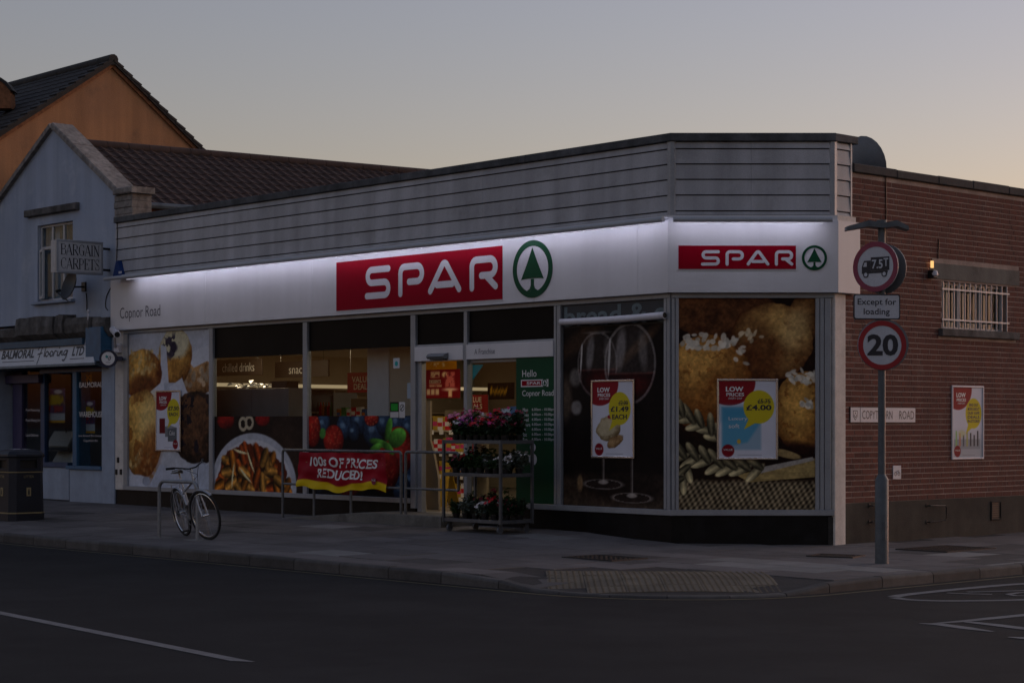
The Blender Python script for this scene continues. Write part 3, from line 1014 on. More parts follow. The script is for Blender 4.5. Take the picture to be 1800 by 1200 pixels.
# green panel
gp = thing('opening_hours_panel', 'tall green panel with white opening hours beside the door', 'sign', FA.P(FA.U(942), .46, 0))
ga, gb = FA.U(909.5), FA.U(975.5)
mb = MB(); mb.box(FA, ga, gb, V0 + .005, VD0 - .003, -.03, .026); mb.build('panel', M['green'], gp)
mb = MB()
W_ = .003


def tpx(s, x0, x1, yt, yb, mat, par, fr=FA, w=.0285, name='lettering', **k):
    """lettering in the picture box x0..x1, with top and base heights read at its left edge"""
    return text(s, fr, fr.U(x0, w), fr.U(x1, w), fr.V(x0, yb, w), fr.V(x0, yt, w), w, M[mat], par, name, **k)


tpx('Hello', 918, 943, 650.5, 662.5, 'wink', gp)
tpx('Copnor Road', 918, 973, 686, 699, 'wink', gp)
for k, d in enumerate(('Mon', 'Tues', 'Wed', 'Thurs', 'Fri', 'Sat', 'Sun')):
    y = 717 + 8.7 * k
    tpx(d, 919, {0: 928, 1: 929, 2: 929, 3: 932, 4: 924, 5: 926, 6: 927}[k], y, y + 6, 'wink', gp)
    tpx('6.00am - 10.00pm', 935, 975, y, y + 6, 'wink', gp)
ua, va = FA.px(918, 667.5, .002); ub, vb = FA.px(966, 680, .002)
vb = FA.V(918, 680, .002)
mb = MB(); mb.box(FA, ua, ub, vb, va, .0265, .028); mb.build('badge_border', M['wink'], gp)
mb = MB(); mb.box(FA, ua + .02, ub - (ub - ua) * .25, vb + .015, va - .015, .0282, .0295); mb.build('badge_red', M['red'], gp)
text('SPAR', FA, ua + (ub - ua) * .22, ub - (ub - ua) * .27, vb + .03, va - .03, .0305, M['wink'], gp, offset=.015)
mb = MB(); cu = ub - (ub - ua) * .125; cv = (va + vb) / 2; mb.ring(FA, cu, cv, .042, .058, .0282, .0296, 24)
mb.flat(FA, [(cu - .03, cv - .022), (cu + .03, cv - .022), (cu, cv + .045)], .0296); mb.box(FA, cu - .006, cu + .006, cv - .045, cv - .022, .0282, .0296)
mb.build('badge_tree', M['green'], gp)
for y, r_ in ((786, .06), (807, .085)):
    mb = MB(); u, v = FA.px(939, y); mb.disc(FA, u, v, r_, .0265, .028, 20); mb.build('round_sticker', M['letter'], gp)


# big red sign and tree badge
def spar_letters(fr, u0, u1, v0, v1, w, root, mat):
    """rounded one-stroke capitals"""
    H = v1 - v0
    T = (u1 - u0)
    lw = .20 * H
    def arcp(cx, cy, rx, ry, a0, a1, n=12): return [(cx + rx * math.cos(math.radians(a0 + (a1 - a0) * k / n)), cy + ry * math.sin(math.radians(a0 + (a1 - a0) * k / n))) for k in range(n + 1)]
    bw = T * .20
    xs = [0, T * .262, T * .492, T * .80]
    t = lw / 2
    def S():
        r = (H - lw) / 4; W = bw
        return [[(W - t, H - t)] + arcp(r + t, H - t - r, r, r, 90, 270) + arcp(W - r - t, t + r, r, r, 90, -90) + [(t * .6, t)]]
    def Pp(leg=False):
        W = bw; r = (H - lw) * .29
        p = [(t, t * .9)] + arcp(t + .16 * W, H - t - .16 * W, .16 * W, .16 * W, 180, 90, 4) + arcp(W - r - t, H - t - r, r, r, 90, -90) + [(W * .42, H - t - 2 * r)]
        out = [p]
        if leg: out.append([(W * .60, H - t - 2 * r - t * .2), (W - t * .9, t)])
        return out
    def A():
        W = bw * 1.24
        return [[(t, t)] + arcp(W / 2, H - t - .085 * W, .085 * W, .085 * W, 152, 28, 8) + [(W - t, t)], [(W * .27, H * .27), (W * .73, H * .27)]]
    for x, paths in zip(xs, (S(), Pp(), A(), Pp(True))):
        mb = MB()
        for k, p in enumerate(paths): mb.stroke(fr, [(u0 + x + a, v0 + b) for a, b in p], lw, w + k * .0006, cap=True)
        mb.build('letter', mat, root)


def red_sign(fr, x0, x1, yt, yb, lx0, lx1, lyt, lyb, label):
    w = .12
    u0, v1 = fr.px(x0, yt, w); u1, v0 = fr.U(x1, w), fr.V(x0, yb, w)
    r = thing('red_fascia_sign', label, 'sign', fr.P((u0 + u1) / 2, v0, w))
    mb = MB(); mb.bbox(fr, u0 - .018, u1 + .018, v0 - .018, v1 + .018, w + .0005, w + .006, .002); mb.build('white_border', M['letter'], r)
    mb = MB(); mb.bbox(fr, u0, u1, v0, v1, w + .0062, w + .012, .002); mb.build('red_panel', M['red'], r)
    spar_letters(fr, fr.U(lx0, w), fr.U(lx1, w), fr.V(lx0, lyb, w), fr.V(lx0, lyt, w), w + .0145, r, M['letter'])


red_sign(FA, 592, 884, 461.5, 546.5, 644, 876, 470, 526.5, 'large red sign with rounded SPAR letters on the long white fascia')
red_sign(CH, 1192.5, 1399, 431.8, 473, 1233, 1394, 440, 467, 'small red sign with SPAR letters on the corner fascia')


def tree_badge(fr, cx, cy, rad, label):
    w = .12
    cu, cv = fr.px(cx, cy, w)
    r = thing('fir_tree_badge', label, 'sign', fr.P(cu, cv - rad, w))
    mb = MB(); mb.disc(fr, cu, cv, rad * .86, w + .0005, w + .004, 48); mb.build('white_disc', M['letter'], r)
    mb = MB(); mb.ring(fr, cu, cv, rad * .80, rad, w + .0006, w + .010, 56); mb.build('ring', M['green'], r)
    mb = MB(); R = rad
    mb.flat(fr, [(cu - R * .58, cv - R * .36), (cu - R * .4, cv - R * .335), (cu, cv - R * .32), (cu + R * .4, cv - R * .335), (cu + R * .58, cv - R * .36), (cu + R * .26, cv + R * .22), (cu, cv + R * .76), (cu - R * .26, cv + R * .22)], w + .0085)
    mb.flat(fr, [(cu - R * .085, cv - R * .84), (cu + R * .085, cv - R * .84), (cu + R * .085, cv - R * .34), (cu - R * .085, cv - R * .34)], w + .0078)
    for s_ in (-1, 1):   # the root flare
        P_ = [(cu + s_ * R * .085, cv - R * .50)] + [(cu + s_ * R * (.085 + .40 * math.sin(math.radians(a))), cv - R * (.50 + .30 * (1 - math.cos(math.radians(a))) * 1.0)) for a in (20, 40, 60, 80)] + [(cu + s_ * R * .40, cv - R * .74), (cu + s_ * R * .085, cv - R * .84)]
        Q_ = [(cu + s_ * R * .085, cv - R * .56), (cu + s_ * R * .14, cv - R * .68), (cu + s_ * R * .30, cv - R * .76), (cu + s_ * R * .085, cv - R * .83)]
        mb.flat(fr, Q_ if s_ > 0 else Q_[::-1], w + .0082)
    mb.build('tree', M['green'], r)


tree_badge(FA, 936.5, 472.8, .415, 'large round green fir tree badge on the long white fascia')
tree_badge(CH, 1431.5, 453.3, .168, 'small round green fir tree badge on the corner fascia')

# ------------------------------------------------------------------ brick side wall
BU0 = .238
wu0, wu1 = SD.U(1656), SD.U(1771)
wv1, wv0 = SD.V(1656, 494), SD.V(1656, 577)
UE = 9.0
mb = MB()
for q in ((BU0, wu0, -.3, 5.03), (wu1, UE, -.3, 5.03), (wu0, wu1, -.3, wv0), (wu0, wu1, wv1, 5.03)):
    mb.box(SD, *q, -.22, -.0045)
sidewall = mb.build('brick_side_wall', M['mortar'], store)
mb = MB(); mb.bbox(SD, BU0 + .002, UE, -.3, .535, -.02, .012, .006); mb.build('cement_plinth', M['render'], store)
# bricks
CRS, BL, BW = .0765, .2155, .1025
li0, li1 = SD.U(1638), SD.U(1791)
lv0, lv1 = SD.V(1638, 489), SD.V(1638, 461.5)
sl0, sl1 = SD.U(1650), SD.U(1786)
sv0, sv1 = SD.V(1650, 590), SD.V(1650, 577)
cand = []
v = .538; k = 0
while v + .066 < 5.03:
    hdr = (k % 4 == 2)
    u = BU0 + .004 - (0 if k % 2 == 0 else .056)
    while u < UE - .03:
        L_ = BW if (hdr or rnd.random() < .06) else BL
        a, b = u, min(u + L_, UE)
        u += L_ + .010
        a = max(a, BU0 + .004)
        parts = [(a, b)]
        def cut(ps, c0, c1):
            o = []
            for p, q in ps:
                if q <= c0 or p >= c1: o.append((p, q))
                else:
                    if p < c0: o.append((p, c0))
                    if q > c1: o.append((c1, q))
            return o
        if v + .066 > wv0 - .01 and v < wv1 + .01: parts = cut(parts, wu0 - .004, wu1 + .004)
        if v + .066 > lv0 - .004 and v < lv1 + .004: parts = cut(parts, li0 - .006, li1 + .006)
        if v + .066 > sv0 - .004 and v < sv1 + .004: parts = cut(parts, sl0 - .006, sl1 + .006)
        for p, q in parts:
            if q - p > .025: cand.append((p, q, v))
    v += CRS; k += 1
def bdist(c): return (SD.P((c[0] + c[1]) / 2, c[2], 0) - CAMP).length
cand.sort(key=bdist)
meshes = {}
rest = MB()
for i, (p, q, v) in enumerate(cand):
    L_ = q - p
    if i < 300:
        key = round(L_, 2)
        if key not in meshes:
            mb = MB(); f0 = Fr((0, 0, 0), (0, 1, 0))
            mb.bbox(f0, -L_ / 2, L_ / 2, 0, .0645, -.03, 0, .002)
            o = mb.build('brick', M['brick'], sidewall)
            o.data.transform(Matrix.Translation(wloc(sidewall)))
            meshes[key] = o.data
            o.location = SD.P((p + q) / 2, v, rnd.uniform(-.0018, .001)) - wloc(sidewall)
        else:
            place('brick', meshes[key], sidewall, SD.P((p + q) / 2, v, rnd.uniform(-.0018, .001)))
    else:
        rest.bbox(SD, p, q, v, v + .0645, -.03, rnd.uniform(-.0018, .001), .002)
rest.build('bricks_beyond', M['brickmix'], sidewall, kind='stuff')
# coping stones on the side wall
u = .39
while u < UE:
    L_ = rnd.uniform(.75, 1.0)
    mb = MB(); mb.bbox(SD, u + .003, u + L_ - .003, 5.032, 5.15 + rnd.uniform(-.006, .006), -.3, .05, .01); mb.build('coping_stone', M['coping'], sidewall); u += L_
# barred window
win = MB(); win.box(SD, li0, li1, lv0, lv1, -.1, .012); win.build('lintel', M['concrete'], sidewall)
mb = MB(); mb.bbox(SD, sl0, sl1, sv0, sv1, -.15, .07, .008); mb.build('window_sill', M['stonegrey'], sidewall)
mb = MB()
fw = .035
for q in ((wu0 + .002, wu1 - .002, wv0, wv0 + fw), (wu0 + .002, wu1 - .002, wv1 - fw, wv1 - .001), (wu0 + .002, wu0 + fw, wv0 + fw, wv1 - fw), (wu1 - fw, wu1 - .002, wv0 + fw, wv1 - fw)):
    mb.box(SD, *q, -.14, -.10)
for k in (.33, .66):
    u = wu0 + (wu1 - wu0) * k; mb.box(SD, u - .025, u + .025, wv0 + fw, wv1 - fw, -.139, -.101)
swin = mb.build('window_frame', M['upvc'], sidewall)
mb = MB(); mb.box(SD, wu0 + fw, wu1 - fw, wv0 + fw, wv1 - fw, -.128, -.122); mb.build('window_pane', M['glass'], sidewall)
mb = MB(); mb.box(SD, wu0 - .1, wu1 + .1, wv0 - .1, wv1 + .1, -1.0, -.8); mb.build('window_backdrop_wall', M['roomdark'], sidewall)
mb = MB()
for k in range(3):
    u = wu0 + (wu1 - wu0) * (.2 + .27 * k); mb.box(SD, u, u + .07, wv0 + .03, wv1 - .06, -.2, -.19)
mb.build('window_blind', M['signback'], sidewall)
for k in range(13):
    u = wu0 + .02 + (wu1 - wu0 - .04) * k / 12
    mb = MB(); mb.tube([SD.P(u, wv0 + .01, .0), SD.P(u, wv1 - .005, .0)], .0115, 6); mb.build('window_bar', M['upvc'], sidewall, smooth=True)
for vv in (wv0 + .13, wv1 - .11):
    mb = MB(); mb.box(SD, wu0 - .02, wu1 + .03, vv - .012, vv + .012, .009, .016); mb.build('window_cross_bar', M['upvc'], sidewall)
# inner shell of the shop: floor, ceiling, walls
XL, YB = UL + .05, 9.0
mb = MB(); mb.prism(Flat((0, 0, 0), (1, 0, 0)), [(XL, .02), (-.1, .02), (BX - .24, BY + .05), (BX - .24, YB), (XL, YB)], .0, FLOOR - .002); mb.build('shop_floor', M['vinylfloor'], store)
mb = MB(); mb.prism(Flat((0, 0, 0), (1, 0, 0)), [(XL, .07), (-.1, .07), (BX - .24, BY + .05), (BX - .24, YB), (XL, YB)], 3.0, 3.1); mb.build('shop_ceiling', M['ceil'], store)
mb = MB(); mb.box(FA, XL - .1, BX - .22, 0, 4.95, -YB - .2, -YB); mb.build('shop_back_wall', M['cream'], store)
mb = MB(); mb.prism(Flat((0, 0, 0), (1, 0, 0)), [(XL - .12, .05), (XL, .05), (XL, YB), (XL - .12, YB)], 0, 4.95); mb.build('shop_end_wall', M['cream'], store)
mb = MB(); mb.box(FA, UL, 0, 3.1, 4.9, -.3, -.19); mb.build('shop_front_lintel', M['concrete'], store)
mb = MB(); mb.box(CH, 0, UC, 0.0, 4.9, -.3, -.19); mb.build('corner_backing_wall', M['concrete'], store)
mb = MB(); mb.box(SD, 0, .3, 0, 4.9, -.3, -.26); mb.build('pier_backing_wall', M['concrete'], store)

# ================================================================== WINDOW PICTURES
def pic_box(fr, x0, x1, v0, v1): return fr.U(x0), fr.U(x1), v0, v1


def almonds(A, cs, ct, rs, rt, n, seed, c=(214, 182, 118), size=.02):
    r = random.Random(seed)
    for _ in range(n):
        a = r.uniform(0, 2 * PI); q = math.sqrt(r.random()) * .95
        m, *_r = A.ell(cs + rs * q * math.cos(a), ct + rt * q * math.sin(a), size * r.uniform(.7, 1.3), size * r.uniform(.4, .8) / A.asp * 1.0, r.uniform(0, 180))
        k = r.uniform(.75, 1.1); A.put(m * .85, np.array([min(255, x * k) for x in c], dtype=float))


def art_muffins():
    asp = 2.83 / (FA.U(369.5) - FA.U(226))
    A = Art(190, 190, asp, (196, 200, 208))
    A.img *= (.9 + .16 * A.n(5, 3))[..., None]
    A.put(A.ell(.45, .4, .12, .25, 20, soft=.6)[0] * .6, (150, 156, 168))
    A.ball(.86, .30, .22, .11, (92, 58, 30), (196, 150, 96), seed=11, tex=.9, sc=16)
    almonds(A, .86, .29, .2, .09, 18, 4, (196, 172, 140), .03)
    A.put(A.poly([(.70, .17), (.86, .12), (1.0, .1), (1.0, .19), (.80, .24)]), (205, 208, 214))
    m = A.ball(.58, .165, .20, .185, (110, 66, 24), (226, 172, 84), seed=21, tex=.55, sc=9)
    A.put(A.ell(.58, .075, .19, .10, 0, soft=.4, wob=.5, seed=8)[0] * m, np.array((206., 198, 164)))
    A.put((A.n(16, 30) > .60) * A.ell(.56, .10, .16, .08, soft=.5)[0] * m, (60, 52, 66))
    A.put(A.ell(.56, .105, .045, .032, 0, soft=.5, wob=.8)[0], (42, 34, 52))
    A.put(A.poly([(.40, .08), (.47, .10), (.50, .34), (.40, .36)]), (198, 202, 212))
    A.ball(.17, .27, .25, .165, (96, 46, 18), (232, 182, 92), seed=31, tex=.75, sc=8)
    A.put(A.ell(.17, .35, .17, .075, 0, soft=.5, wob=.4)[0] * .75, (96, 48, 20))
    almonds(A, .17, .20, .24, .1, 34, 7)
    A.put(A.poly([(.27, .385), (.44, .31), (.48, .40), (.36, .44)]), (206, 210, 220))
    A.put(A.poly([(.44, .33), (.66, .33), (.68, .62), (.44, .62)]), (176, 182, 194))
    A.put(A.poly([(.50, .36), (.66, .30), (.74, .42), (.60, .46)]), (200, 204, 214))
    A.ball(.16, .66, .26, .285, (104, 58, 20), (240, 196, 104), seed=41, tex=.55, sc=6)
    A.put((A.n(9, 55) > .57) * A.ell(.16, .66, .23, .26, soft=.3)[0] * .7, (134, 78, 28))
    A.put(A.ell(.26, .56, .12, .16, 20, soft=.8)[0] * .8, (236, 206, 130))
    almonds(A, .2, .85, .2, .1, 30, 9)
    A.put(A.ell(.26, .80, .12, .2, 25, soft=.7)[0] * .55, (120, 58, 20))
    A.ball(.84, .62, .32, .235, (24, 14, 10), (104, 70, 46), seed=51, tex=1.2, sc=13)
    A.put((A.n(12, 77) > .62) * A.ell(.82, .6, .28, .2, soft=.3)[0], (26, 20, 30))
    A.put(A.poly([(.44, .80), (.53, .80), (.60, .88), (1.0, .93), (1.0, 1.0), (.25, 1.0)]), (184, 190, 204))
    A.put(A.ell(.84, .94, .22, .10, -8, soft=.12)[0], (178, 186, 200))
    A.put(A.ell(.10, .975, .16, .05, 0)[0], (200, 204, 214))
    A.put(A.ell(.22, .965, .05, .03, 0)[0], (160, 166, 180))
    return A


def art_pasta():
    asp = (1.74 - V0) / (FA.U(534.5) - FA.U(376))
    A = Art(170, 120, asp, (34, 24, 20))
    A.img *= (.6 + .8 * A.n(7, 2))[..., None]
    A.put(A.poly([(.62, .1), (.80, .0), (1, .3), (1, .8), (.9, 1.0)], .2) * .5, (74, 54, 42))
    A.ball(.13, .05, .10, .12, (60, 8, 8), (150, 26, 20), seed=2)
    A.ball(.55, .03, .08, .10, (70, 8, 10), (170, 24, 24), seed=3)
    for cs, ct in ((.40, .08), (.33, .10)):
        m, d, X, Y = A.ell(cs, ct, .05, .10, 15)
        A.put(m * (d > .55), (188, 176, 148))
    A.put(A.ell(.44, .92, .475, .70, 0)[0], (178, 182, 190))
    A.put(A.ell(.44, .94, .43, .63, 0)[0], (205, 206, 210))
    A.put(A.ell(.42, 1.0, .41, .62, 0, wob=.3)[0], (92, 34, 12))
    r = random.Random(5)
    for _ in range(120):
        a = r.uniform(0, 2 * PI); q = math.sqrt(r.random())
        cs, ct = .42 + .39 * q * math.cos(a), 1.0 + .56 * q * math.sin(a)
        if ct > 1.03: continue
        rot = r.uniform(0, 180)
        k = r.uniform(.75, 1.15); base = r.choice([(214, 128, 40), (196, 92, 30), (176, 74, 26), (224, 156, 66)])
        m, d, X, Y = A.ell(cs, ct, .072, .082, rot)
        sh = np.clip(1.05 - .85 * np.abs(Y + .25), .2, 1)[..., None] * k
        A.put(m, np.clip(np.array(base) / 255 * sh, 0, 1))
    for cs, ct, rot in ((.30, .46, 10), (.42, .60, 60), (.36, .78, 35), (.22, .8, 100)):
        m, d, X, Y = A.ell(cs, ct, .08, .035, rot); A.put(m * (Y > .0), (236, 224, 170))
    return A


def art_berries():
    asp = (1.74 - V0) / (FA.U(724) - FA.U(542))
    A = Art(180, 120, asp, (20, 16, 20))
    A.img *= (.5 + .9 * A.n(6, 6))[..., None]
    r = random.Random(8)
    for cs, ct, q in ((.15, .10, .07), (.36, .14, .08), (.50, .06, .08), (.45, .20, .06), (.64, .18, .10), (.74, .08, .08), (.86, .08, .07), (.97, .14, .07), (.98, .78, .09), (.9, .9, .08), (.1, .8, .1)):
        A.ball(cs, ct, q, q * 1.3 / asp * .8, (6, 9, 18), (58, 86, 118), seed=int(cs * 100), tex=.5, wob=.1)
        A.put(A.ell(cs - .02, ct - .02, q * .3, q * .22 / asp, 0, soft=.8)[0] * .5, (150, 184, 205))

    def straw(cs, ct, rs, rt, rot=0, sd=1):
        A.ball(cs, ct, rs, rt, (58, 6, 6), (196, 42, 32), rot=rot, seed=sd, tex=.3, wob=.1)
        q = random.Random(sd)
        for _ in range(34):
            a = q.uniform(0, 2 * PI); e = math.sqrt(q.random()) * .9
            A.put(A.ell(cs + rs * e * math.cos(a), ct + rt * e * math.sin(a), .005, .010, 10)[0] * .5, (220, 120, 80))
    straw(.04, .18, .08, .22, 0, 3); straw(.25, .30, .10, .19, 0, 4); straw(.62, .03, .07, .1, 0, 6)
    straw(.88, .42, .13, .30, -20, 5); straw(.72, .65, .16, .3, 10, 9); straw(.4, .72, .16, .3, 0, 12)
    A.put(A.ell(.14, .22, .03, .07, 30)[0], (70, 130, 56))
    for cs, ct, rs, rt, rot in ((.78, .17, .03, .15, 18), (.86, .27, .085, .115, -20), (.70, .34, .1, .05, 10), (.66, .40, .06, .05, -20), (.78, .40, .06, .05, 30)):
        m, d, X, Y = A.ell(cs, ct, rs, rt, rot)
        sh = np.clip(.75 + .3 * X - .25 * Y, .3, 1.1)[..., None]
        A.put(m, np.array((96, 176, 62)) / 255 * sh)
    return A


def art_wine():
    u0, u1 = FA.U(990), FA.U(1169)
    asp = (2.97 - V0) / (u1 - u0)
    A = Art(170, 240, asp, (24, 17, 15))
    A.img *= (.55 + .75 * A.n(3, 1))[..., None]
    A.put(A.ell(.2, .05, .35, .05, -30, soft=.8)[0] * .35, (120, 84, 54))
    A.put(A.ell(.75, .11, .25, .03, -35, soft=.9)[0] * .4, (140, 100, 66))
    A.put(np.clip((A.t - .80) / .07, 0, 1), (np.array((66, 54, 44)) / 255) * (.6 + .8 * A.n(26, 4))[..., None])
    A.put(A.ell(.62, .90, .42, .07, 0, soft=.7)[0] * .75, (22, 15, 13))
    # bowls
    for cs, ct, rs, rt, wl, kk in ((.34, .21, .20, .185, .24, .75), (.66, .21, .25, .225, .265, 1.0)):
        m, d, X, Y = A.ell(cs, ct, rs, rt)
        top = np.clip((A.t - (ct - rt * .96)) / .004, 0, 1)
        m = m * top
        A.put(m * .30 * kk, (120, 112, 108))
        A.put(m * np.clip((A.t - wl) / .006, 0, 1), np.array((34., 12, 13)))
        A.put(m * np.clip((A.t - wl) / .006, 0, 1) * A.ell(cs + .04, wl + .06, rs * .6, .05, 0, soft=.9)[0] * .8, (78, 20, 20))
        A.put(m * np.exp(-((A.t - wl) / .006) ** 2) * .6, (112, 60, 54))
        A.put(m * (d > .93) * .55 * kk, (164, 158, 154))
        A.put(A.ell(cs - rs * .35, ct - rt * .35, rs * .18, rt * .5, 8, soft=.6)[0] * m * .55, (176, 172, 170))
        A.put(A.ell(cs + rs * .5, ct - rt * .3, rs * .16, rt * .45, -6, soft=.7)[0] * m * .4, (170, 166, 162))
        A.put(A.ell(cs - rs * .8, ct - rt * .2, rs * .04, rt * .5, 4, soft=.5)[0] * m * .8, (220, 216, 210))
        A.put(A.ell(cs, ct - rt * .96, rs * .62, .008, 0)[0] * .5, (160, 154, 150))
    for cs, t0, t1, base in ((.40, .40, .87, .875), (.68, .43, .94, .945)):
        A.put(A.poly([(cs - .018, t0), (cs + .018, t0), (cs + .012, t1), (cs - .012, t1)]) * .55, (96, 86, 80))
        A.put(A.poly([(cs + .002, t0), (cs + .010, t0), (cs + .008, t1), (cs + .002, t1)]) * .6, (190, 184, 178))
        m, d, *_ = A.ell(cs, base, .20, .028); A.put(m * .6, (50, 40, 36)); A.put(m * (d > .86) * .7, (158, 148, 140))
        A.put(A.ell(cs, base - .012, .05, .012, 0, soft=.4)[0] * .8, (190, 180, 170))
    # curtains of light at the left
    A.put(A.ell(.12, .28, .06, .05, 0, soft=.5)[0] * .6, (150, 146, 140)); A.put(A.ell(.13, .45, .055, .04, 0, soft=.4)[0] * .7, (160, 158, 154))
    A.put(A.ell(.02, .40, .06, .12, 0, soft=.7)[0] * .5, (130, 112, 92))
    A.put(A.ell(.17, .87, .025, .045, 0, soft=.5, wob=1)[0] * .8, (150, 120, 84))
    return A


def art_bread():
    u0, u1 = CH.U(1193), CH.U(1433)
    asp = (V1 - V0) / (u1 - u0)
    A = Art(260, 360, asp, (36, 20, 12))
    A.img *= (.5 + .9 * A.n(4, 9))[..., None]
    A.ball(.35, .07, .40, .13, (44, 22, 12), (124, 78, 44), seed=3, tex=.9, sc=9)
    A.ball(.95, .08, .14, .12, (50, 28, 14), (140, 96, 52), seed=5)
    A.ball(.68, .205, .30, .185, (66, 30, 12), (210, 168, 98), seed=12, tex=.45, sc=8, light=(.5, -.6))
    A.put(A.ell(.62, .26, .14, .10, 0, soft=.8)[0] * .6, (74, 34, 14))
    A.put((A.n(22, 13) > .64) * A.ell(.80, .22, .13, .12, soft=.3)[0] * .5, (90, 46, 18))
    A.put(A.ell(.86, .14, .09, .10, 20, soft=.8)[0] * .55, (218, 188, 126))
    almonds(A, .53, .18, .09, .03, 10, 3, (214, 196, 160), .022)
    A.ball(.18, .40, .36, .225, (84, 40, 12), (232, 178, 92), seed=22, tex=.4, sc=7)
    A.put((A.n(26, 23) > .66) * A.ell(.2, .38, .3, .17, soft=.2)[0] * .45, (120, 64, 22))
    A.put(A.ell(.25, .50, .28, .12, -10, soft=.8)[0] * .45, (104, 52, 16))
    almonds(A, .20, .205, .24, .035, 46, 5, (228, 220, 200), .026)
    almonds(A, .46, .28, .05, .06, 6, 6, (228, 220, 200), .022)
    A.ball(.92, .54, .22, .20, (74, 34, 12), (222, 172, 86), seed=32, tex=.4, sc=7)
    A.put((A.n(24, 33) > .64) * A.ell(.9, .53, .2, .16, soft=.3)[0] * .5, (110, 60, 22))
    almonds(A, .92, .37, .13, .035, 30, 8, (230, 224, 206), .024)
    almonds(A, .95, .50, .05, .03, 10, 9, (226, 220, 204), .024)
    A.put(A.ell(.93, .75, .25, .06, 12, soft=.5)[0] * .85, (30, 12, 10))
    A.put(np.clip((A.t - .60) / .08, 0, 1) * np.clip((.5 - A.s) / .3, 0, 1) * .8, (30, 20, 14))
    # sacking
    wv = .5 + .5 * np.sin(A.s * 2 * PI * 24 + A.t * 70) * np.sin(A.t * asp * 2 * PI * 17 + A.s * 9)
    wv = np.clip(wv + .5 * (A.n(30, 17) - .5), 0, 1)[..., None]
    A.put(np.clip((A.t - .855 - .02 * (A.n(6, 4) - .5)) / .02, 0, 1), np.array((44, 36, 26)) / 255 * (1 - wv) + np.array((178, 160, 124)) / 255 * wv)
    # wooden board edge
    A.put(A.poly([(.42, .835), (1.0, .755), (1.0, .845), (.52, .87)]), np.array((176, 152, 96)) / 255 * (.75 + .35 * fbm(A.s * 3, A.t * 120, 3))[..., None])
    A.put(A.poly([(.55, .805), (.98, .75), (1.0, .765), (.60, .828)]), (166, 160, 150))
    A.put(A.ell(.78, .735, .12, .018, 14)[0], (150, 128, 84))

    # wheat ears
    def ear(path, sd, L=.085):
        q = random.Random(sd); n = len(path)
        for k in range(n):
            s0, t0 = path[k]
            for side_ in (-1, 1):
                an = math.degrees(math.atan2((path[min(k + 1, n - 1)][1] - path[max(k - 1, 0)][1]) * asp, path[min(k + 1, n - 1)][0] - path[max(k - 1, 0)][0]))
                rot = an + side_ * q.uniform(25, 50)
                ds, dt = L * .6 * math.cos(math.radians(rot)), L * .6 * math.sin(math.radians(rot)) / asp
                m, d, X, Y = A.ell(s0 + ds, t0 + dt, L * q.uniform(.8, 1.1), L * .36 / asp * 1.0, rot)
                m = m * np.clip((1.05 - np.abs(Y) - .55 * np.clip(X, 0, 1) ** 2 - .2 * np.clip(-X, 0, 1)) / .12, 0, 1)
                sh = np.clip(.9 - .5 * np.abs(Y) + .25 * X - (.25 if side_ > 0 else 0), .25, 1.05)[..., None]
                A.put(m, np.array((226, 210, 158)) / 255 * sh)
    ear([(.30, .665), (.24, .63), (.17, .60), (.10, .575), (.03, .55)], 4)
    ear([(.60, .80), (.50, .80), (.40, .795), (.31, .785), (.22, .77), (.13, .755), (.04, .745)], 6, .09)
    ear([(.06, .80), (.03, .85)], 9, .08)
    return A


def window_picture(name, art, fr, u0, u1, v0, v1, label):
    return art.build(name, fr, u0, u1, v0, v1, -.012, grain=.4, label=label, cat='window picture', group='food pictures in the shop windows')


window_picture('window_picture', art_muffins(), FA, FA.U(226), FA.U(369.5), V0, V1, 'tall window picture of golden and chocolate muffins, leftmost window of the shop')
window_picture('window_picture', art_pasta(), FA, FA.U(376), FA.U(534.5), V0, 1.74, 'low window picture of tomato pasta on a white plate')
window_picture('window_picture', art_berries(), FA, FA.U(542), FA.U(724), V0, 1.74, 'low window picture of strawberries and blueberries behind the railing')
window_picture('window_picture', art_wine(), FA, FA.U(990), FA.U(1169), V0, 2.97, 'tall dark window picture of two red wine glasses')
window_picture('window_picture', art_bread(), CH, CH.U(1193), CH.U(1433), V0, V1, 'tall window picture of seeded bread rolls and wheat ears on the corner')
for fr, a, b, v0, v1 in ((FA, 226, 369.5, V0, V1), (FA, 376, 534.5, V0, 1.74), (FA, 542, 724, V0, 1.74), (FA, 987.5, 1169, V0, V1), (CH, 1193, 1433, V0, V1)):
    mb = MB()
    mb.box(fr, fr.U(a), fr.U(b), v0, v1, -.045, -.03); mb.build('window_backing_board', M['aludark'], store)
# strip with lettering over the wine picture, and the rolled blind
ws = thing('window_strip', 'dark blue grey strip with pale bread lettering above the wine picture', 'sign', FA.P(FA.U(1080), 3.0, 0))
M['tealtext'] = pm('pale_teal_ink', (.12, .17, .19), .5); M['stripdark'] = pm('dark_strip', (.03, .036, .045), .5)
mb = MB(); mb.box(FA, FA.U(987.5), FA.U(1169), 3.01, V1, -.025, -.012); mb.build('panel', M['stripdark'], ws)
text('bread & c', FA, FA.U(991), FA.U(1168), 2.99, 3.27, -.009, M['tealtext'], ws, offset=.02)
rb = thing('rolled_poster', 'rolled up pale vinyl tube across the top of the wine picture window', 'blind', FA.P(FA.U(1080), 2.93, .06))
mb = MB(); a = FA.P(FA.U(986, .07), FA.V(986, 566, .07), .075); b = FA.P(FA.U(1169, .07), FA.V(1169, 554, .07), .075)
pts = [a + (b - a) * (k / 8) + Vector((0, 0, -.012 * math.sin(PI * k / 8))) for k in range(9)]
mb.tube(pts, .048, 14, rr=[.044, .047, .046, .049, .047, .048, .046, .05, .05]); mb.build('tube', M['letter'], rb, smooth=True)
